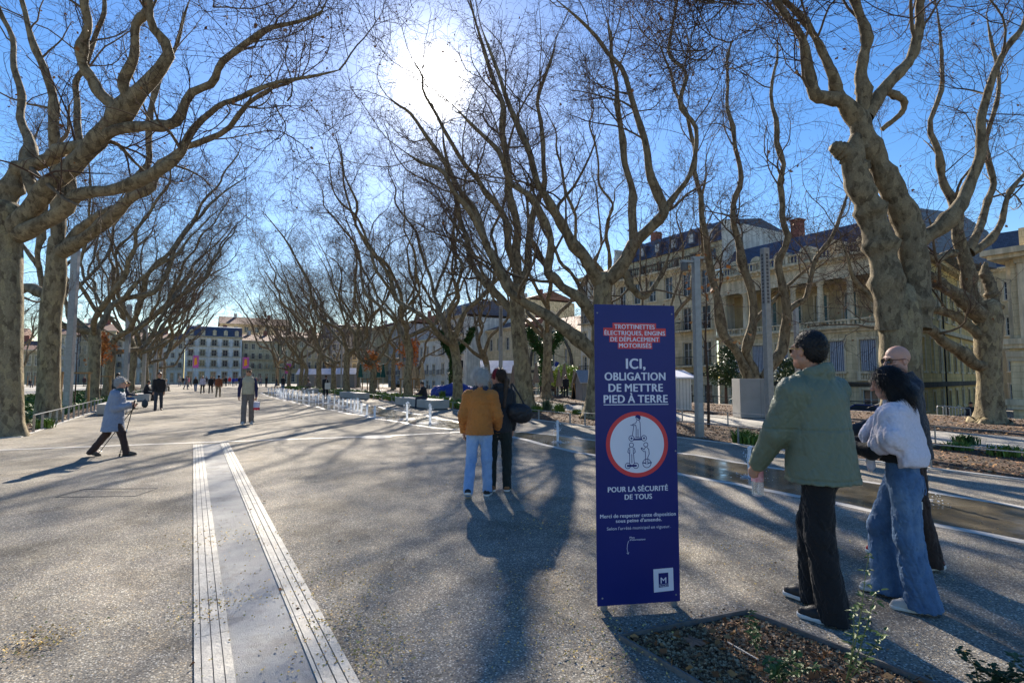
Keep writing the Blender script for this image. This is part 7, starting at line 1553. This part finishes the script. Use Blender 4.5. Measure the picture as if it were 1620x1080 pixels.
def seeds(rg, n):
    c = P(0, 0, 0) if False else None; pts = []
    cl = [(P(x, y).x, P(x, y).y, r_) for x, y, r_ in ((60, 1015, .12), (600, 1035, .12), (560, 930, .25), (540, 985, .15), (560, 1030, .3), (905, 830, .35), (880, 930, .3), (900, 1010, .3), (1170, 880, .5), (350, 850, .3), (500, 900, .4), (950, 1050, .2), (340, 960, .15), (820, 770, .5))]
    k = rg.integers(0, len(cl)+5, n); out = np.column_stack([rg.uniform(-4, 5, n), 2.2+7*rg.uniform(0, 1, n)**1.6])
    for i, (x, y, r_) in enumerate(cl): m = k == i; out[m] = np.array([x, y])+rg.normal(0, r_, (m.sum(), 2))
    return out
def spill(rg, n):
    b = [np.array((q.x, q.y)) for q in (c0, c1, c2)]; k = rg.integers(0, 2, n); u = rg.uniform(0, 1, n)[:, None]; a = np.where(k[:, None] == 0, b[0]*(1-u)+b[1]*u, b[1]*(1-u)+b[2]*u); nrm = np.where(k[:, None] == 0, [[-.2, 1.]], [[.75, .65]]); return a+nrm*np.abs(rg.normal(0, .07, (n, 1)))+nrm*.03
scatter('stray_chips', 240, spill, .02, M_chip, 23, .002, .6, 'stray wood chips spilled over the edging of the foreground bed', 'wood chips')
scatter('fallen_seed', 4200, seeds, .018, M_seed, 5, .014, .6, 'yellowish seed fluff strewn over the paving', 'seed litter')
rg = np.random.default_rng(6)
lv = [P(x, y) for x, y in ((440, 938), (470, 968), (460, 1050), (232, 815), (420, 795), (395, 808), (300, 1060), (540, 858), (512, 793), (725, 681), (1098, 1020), (955, 700), (57, 1010), (835, 1002), (1230, 893))]
pos = np.array([(v.x, v.y) for v in lv]); V, Q = leafcards(np.column_stack([pos, np.zeros(len(pos))]), .05, rg); V = V.reshape(-1, 4, 3); V[:, :, 2] = (V[:, :, 2]-V[:, :, 2].min(1, keepdims=True))*.4+.014
for i in range(len(Q)): me = npmesh('leaf', V[i]-np.append(pos[i], 0), [np.array([[0, 1, 2, 3]])], False, [M_brl[i % 3]]); tag(link('fallen_leaf', me, loc=(pos[i][0], pos[i][1], 0)), 'small curled brown leaf lying loose on the paving, %s of the scattered ones' % ORD[i], 'leaf', 'single leaves on the paving')
# plants: clumps of blades and rosettes
def blades(pos, rg, per, h, w, spread=.5):
    n = len(pos)*per; b = np.repeat(pos, per, 0)+np.column_stack([rg.normal(0, spread*.08, (n, 2)), np.zeros(n)]); a = rg.uniform(0, 6.28, n); d = np.stack([np.cos(a), np.sin(a), np.zeros(n)], 1); H_ = (h*rg.uniform(.5, 1.1, n))[:, None]; out = (spread*rg.uniform(.2, 1, n))[:, None]*H_; sd = np.stack([-d[:, 1], d[:, 0], np.zeros(n)], 1)*w
    up = np.array([0, 0, 1.]); p0, p1 = b-sd*.5, b+sd*.5; m_ = b+d*out*.4+up*H_*.65; p2, p3 = m_+sd*.7, m_-sd*.7; p4 = b+d*out*1.2+up*H_*.9
    V = np.stack([p0, p1, p2, p3, p4], 1).reshape(-1, 3); i = np.arange(n)*5; return V, np.stack([i, i+1, i+2, i+3], 1), np.stack([i+3, i+2, i+4], 1)
def clump(name, label, loc, rg, n, h, w, r_, m, sp=.6, group=None, kind=None, pos=None):
    if pos is None: a = rg.uniform(0, 6.28, n); q = r_*rg.uniform(0, 1, n)**.6; pos = np.column_stack([q*np.cos(a), q*np.sin(a), np.zeros(n)])
    V, Q, T3 = blades(pos, rg, 5, h, w, sp); o = link(name, npmesh(name, V, [Q, T3], False, [m]), loc=loc); tag(o, label, 'plant', group, kind); return o
M_gr = [mat('fresh_green', (.08, .17, .03), .6, var=.4, vscale=5, hue=(.16, .24, .05)), mat('mid_green', (.05, .11, .03), .6, var=.4, vscale=5), mat('grey_green', (.14, .19, .12), .7, var=.3, vscale=5)]
rg = np.random.default_rng(12)
f = inpa(-11.2, -4.6, 21.5, 70, 1.5)(rg, 2300); keep = (np.sin(f[:, 0]*1.3)+np.sin(f[:, 1]*.9+f[:, 0]*.4)) > -.7; f = f[keep]; clump('ground_cover', 'lush green ground cover plants in the left bed', (0, 0, .01), rg, 0, .34, .06, 1, M_gr[0], .6, kind='stuff', pos=np.column_stack([f, np.zeros(len(f))]))
f = inpa(-11.2, -4.6, 21.5, 70, 1.5)(rg, 1100); clump('ground_cover', 'darker green ground cover mixed into the left bed', (0, 0, .01), rg, 0, .3, .07, 1, M_gr[1], .7, kind='stuff', pos=np.column_stack([f, np.zeros(len(f))]))
f = inpa(-33, -23.5, 20, 100, 1)(rg, 1500); clump('ground_cover', 'green ground cover in the far left bed', (0, 0, .01), rg, 0, .4, .09, 1, M_gr[0], .6, kind='stuff', pos=np.column_stack([f, np.zeros(len(f))]))
f = inpa(11.4, 15.0, 22, 90, 1.2)(rg, 1100); clump('ground_cover', 'green ground cover in the right bed beyond the split tree', (0, 0, .01), rg, 0, .34, .07, 1, M_gr[0], .7, kind='stuff', pos=np.column_stack([f, np.zeros(len(f))]))
for i, (x, y, h, k) in enumerate(((28, 672, .5, 2), (48, 655, .4, 0), (70, 677, .35, 0), (866, 649, .62, 2), (884, 653, .5, 0), (851, 651, .32, 0), (1175, 700, .35, 0), (1190, 703, .28, 0), (1430, 0, 0, 0), (1527, 703, .26, 1), (1516, 712, .2, 0), (1590, 722, .25, 0), (912, 655, .25, 0), (700, 628, .6, 0), (745, 636, .5, 0))):
    if h == 0: continue
    clump('bed_plant', '%s leafy bed plant, counted left bed first then along the right bed' % ORD[i], P(x, y), rg, int(46), h, .02, .2, M_gr[k], .7, group='leafy plants in the beds')
# foreground stems with small leaves
def stem_plant(label, base, tops, seed, dense=1.0, lm=None, lw=.022, thorn=False):
    rg = np.random.default_rng(seed); t = thing('stem_plant', label, 'plant', base, 0, 'leafy stems growing in the foreground bed'); mb = MB(); L_ = []
    for tp_ in tops:
        tp_ = Vector(tp_)-base; n_ = 9; pts = []
        for i in range(n_+1):
            f_ = i/n_; pts.append(tp_*f_+Vector((math.sin(f_*4+seed)*.02, math.cos(f_*5)*.015, math.sin(f_*PI)*.03)))
        mb.tube(pts, [.0035*(1-.6*i/n_) for i in range(n_+1)], 5)
        for i in range(2, n_+1):
            for s_ in range(int(3*dense)+1): L_.append((pts[i]+Vector(rg.normal(0, .006, 3)), rg.uniform(0, 6.28), rg.uniform(.6, 1.2)))
    mb.obj('stem', mat('green_stem', (.16, .20, .08), .7), t, smooth=True); lb = MB()
    for q, a, s_ in L_:
        d = Vector((math.cos(a), math.sin(a), rg.uniform(-.3, .5))).normalized(); sd = d.cross(Vector((0, 0, 1))).normalized(); up = sd.cross(d); w = lw*s_; l = w*1.7; q0_ = q+d*.008
        P_ = [q0_, q0_+d*l*.3+sd*w*.45+up*.002, q0_+d*l*.7+sd*w*.38, q0_+d*l-up*.004, q0_+d*l*.7-sd*w*.38, q0_+d*l*.3-sd*w*.45+up*.002, q0_+d*l*.5-up*.004]
        lb.add(P_, [(0, 1, 6), (1, 2, 6), (2, 3, 6), (3, 4, 6), (4, 5, 6), (5, 0, 6)])
    lb.obj('leaves', lm or mat('stem_leaf', (.05, .09, .03), .5, var=.5, vscale=12, hue=(.10, .16, .04)), t); return t
def up_(px, py, Y): return at(px, py, Y)
g1 = P(1335, 1085); stem_plant('tall leafy stems rising in front of the white shoe of the woman', g1, [up_(1382, 880, 2.62), up_(1395, 935, 2.6), up_(1360, 955, 2.65), up_(1405, 1005, 2.6)], 1, 1.3)
g2 = P(1195, 1040); stem_plant('small green sprig inside the foreground bed near its back corner', g2, [up_(1188, 968, 2.95), up_(1200, 985, 2.95)], 2, 1.2)
g3 = P(1235, 1085); stem_plant('low leafy clump at the bottom edge of the foreground bed', g3, [up_(1215, 1045, 2.65), up_(1255, 1030, 2.65), up_(1240, 1050, 2.65), up_(1285, 1055, 2.65)], 3, 1.6)
g4 = P(1570, 1120); stem_plant('dark leafy branch leaning in at the bottom right corner', g4, [up_(1518, 1030, 2.4), up_(1560, 1055, 2.4), up_(1600, 1040, 2.35), up_(1618, 1060, 2.3), up_(1585, 1070, 2.4)], 4, 2.4, M_dkleaf)
# big dry plane leaf and drip pipe in the bed
q = P(1098, 1020); mb = MB(); k = 15; rad = [.085, .045, .075, .04, .08, .038, .07, .035, .06, .05, .065, .038, .075, .04, .08]
mb.add([(0, 0, .03)]+[(rad[i]*math.cos(2*PI*i/k), rad[i]*math.sin(2*PI*i/k), .02+.012*math.sin(i*2.3)) for i in range(k)], [(0, 1+i, 1+(i+1) % k) for i in range(k)]); tag(mb.obj('dry_leaf', mat('dry_plane_leaf', (.27, .15, .10), .8, var=.2), loc=q), 'large dry lobed plane leaf lying in the shaded part of the bed', 'leaf')
a_, b_ = P(1152, 1024), P(1200, 1052); mb = MB(); mb.tube([(0, 0, .03), tuple(b_-a_+Vector((0, 0, .03)))], .006, 6); tag(mb.obj('drip_hose', M_galv, loc=a_), 'short pale drip hose end lying on the wood chips', 'hose')
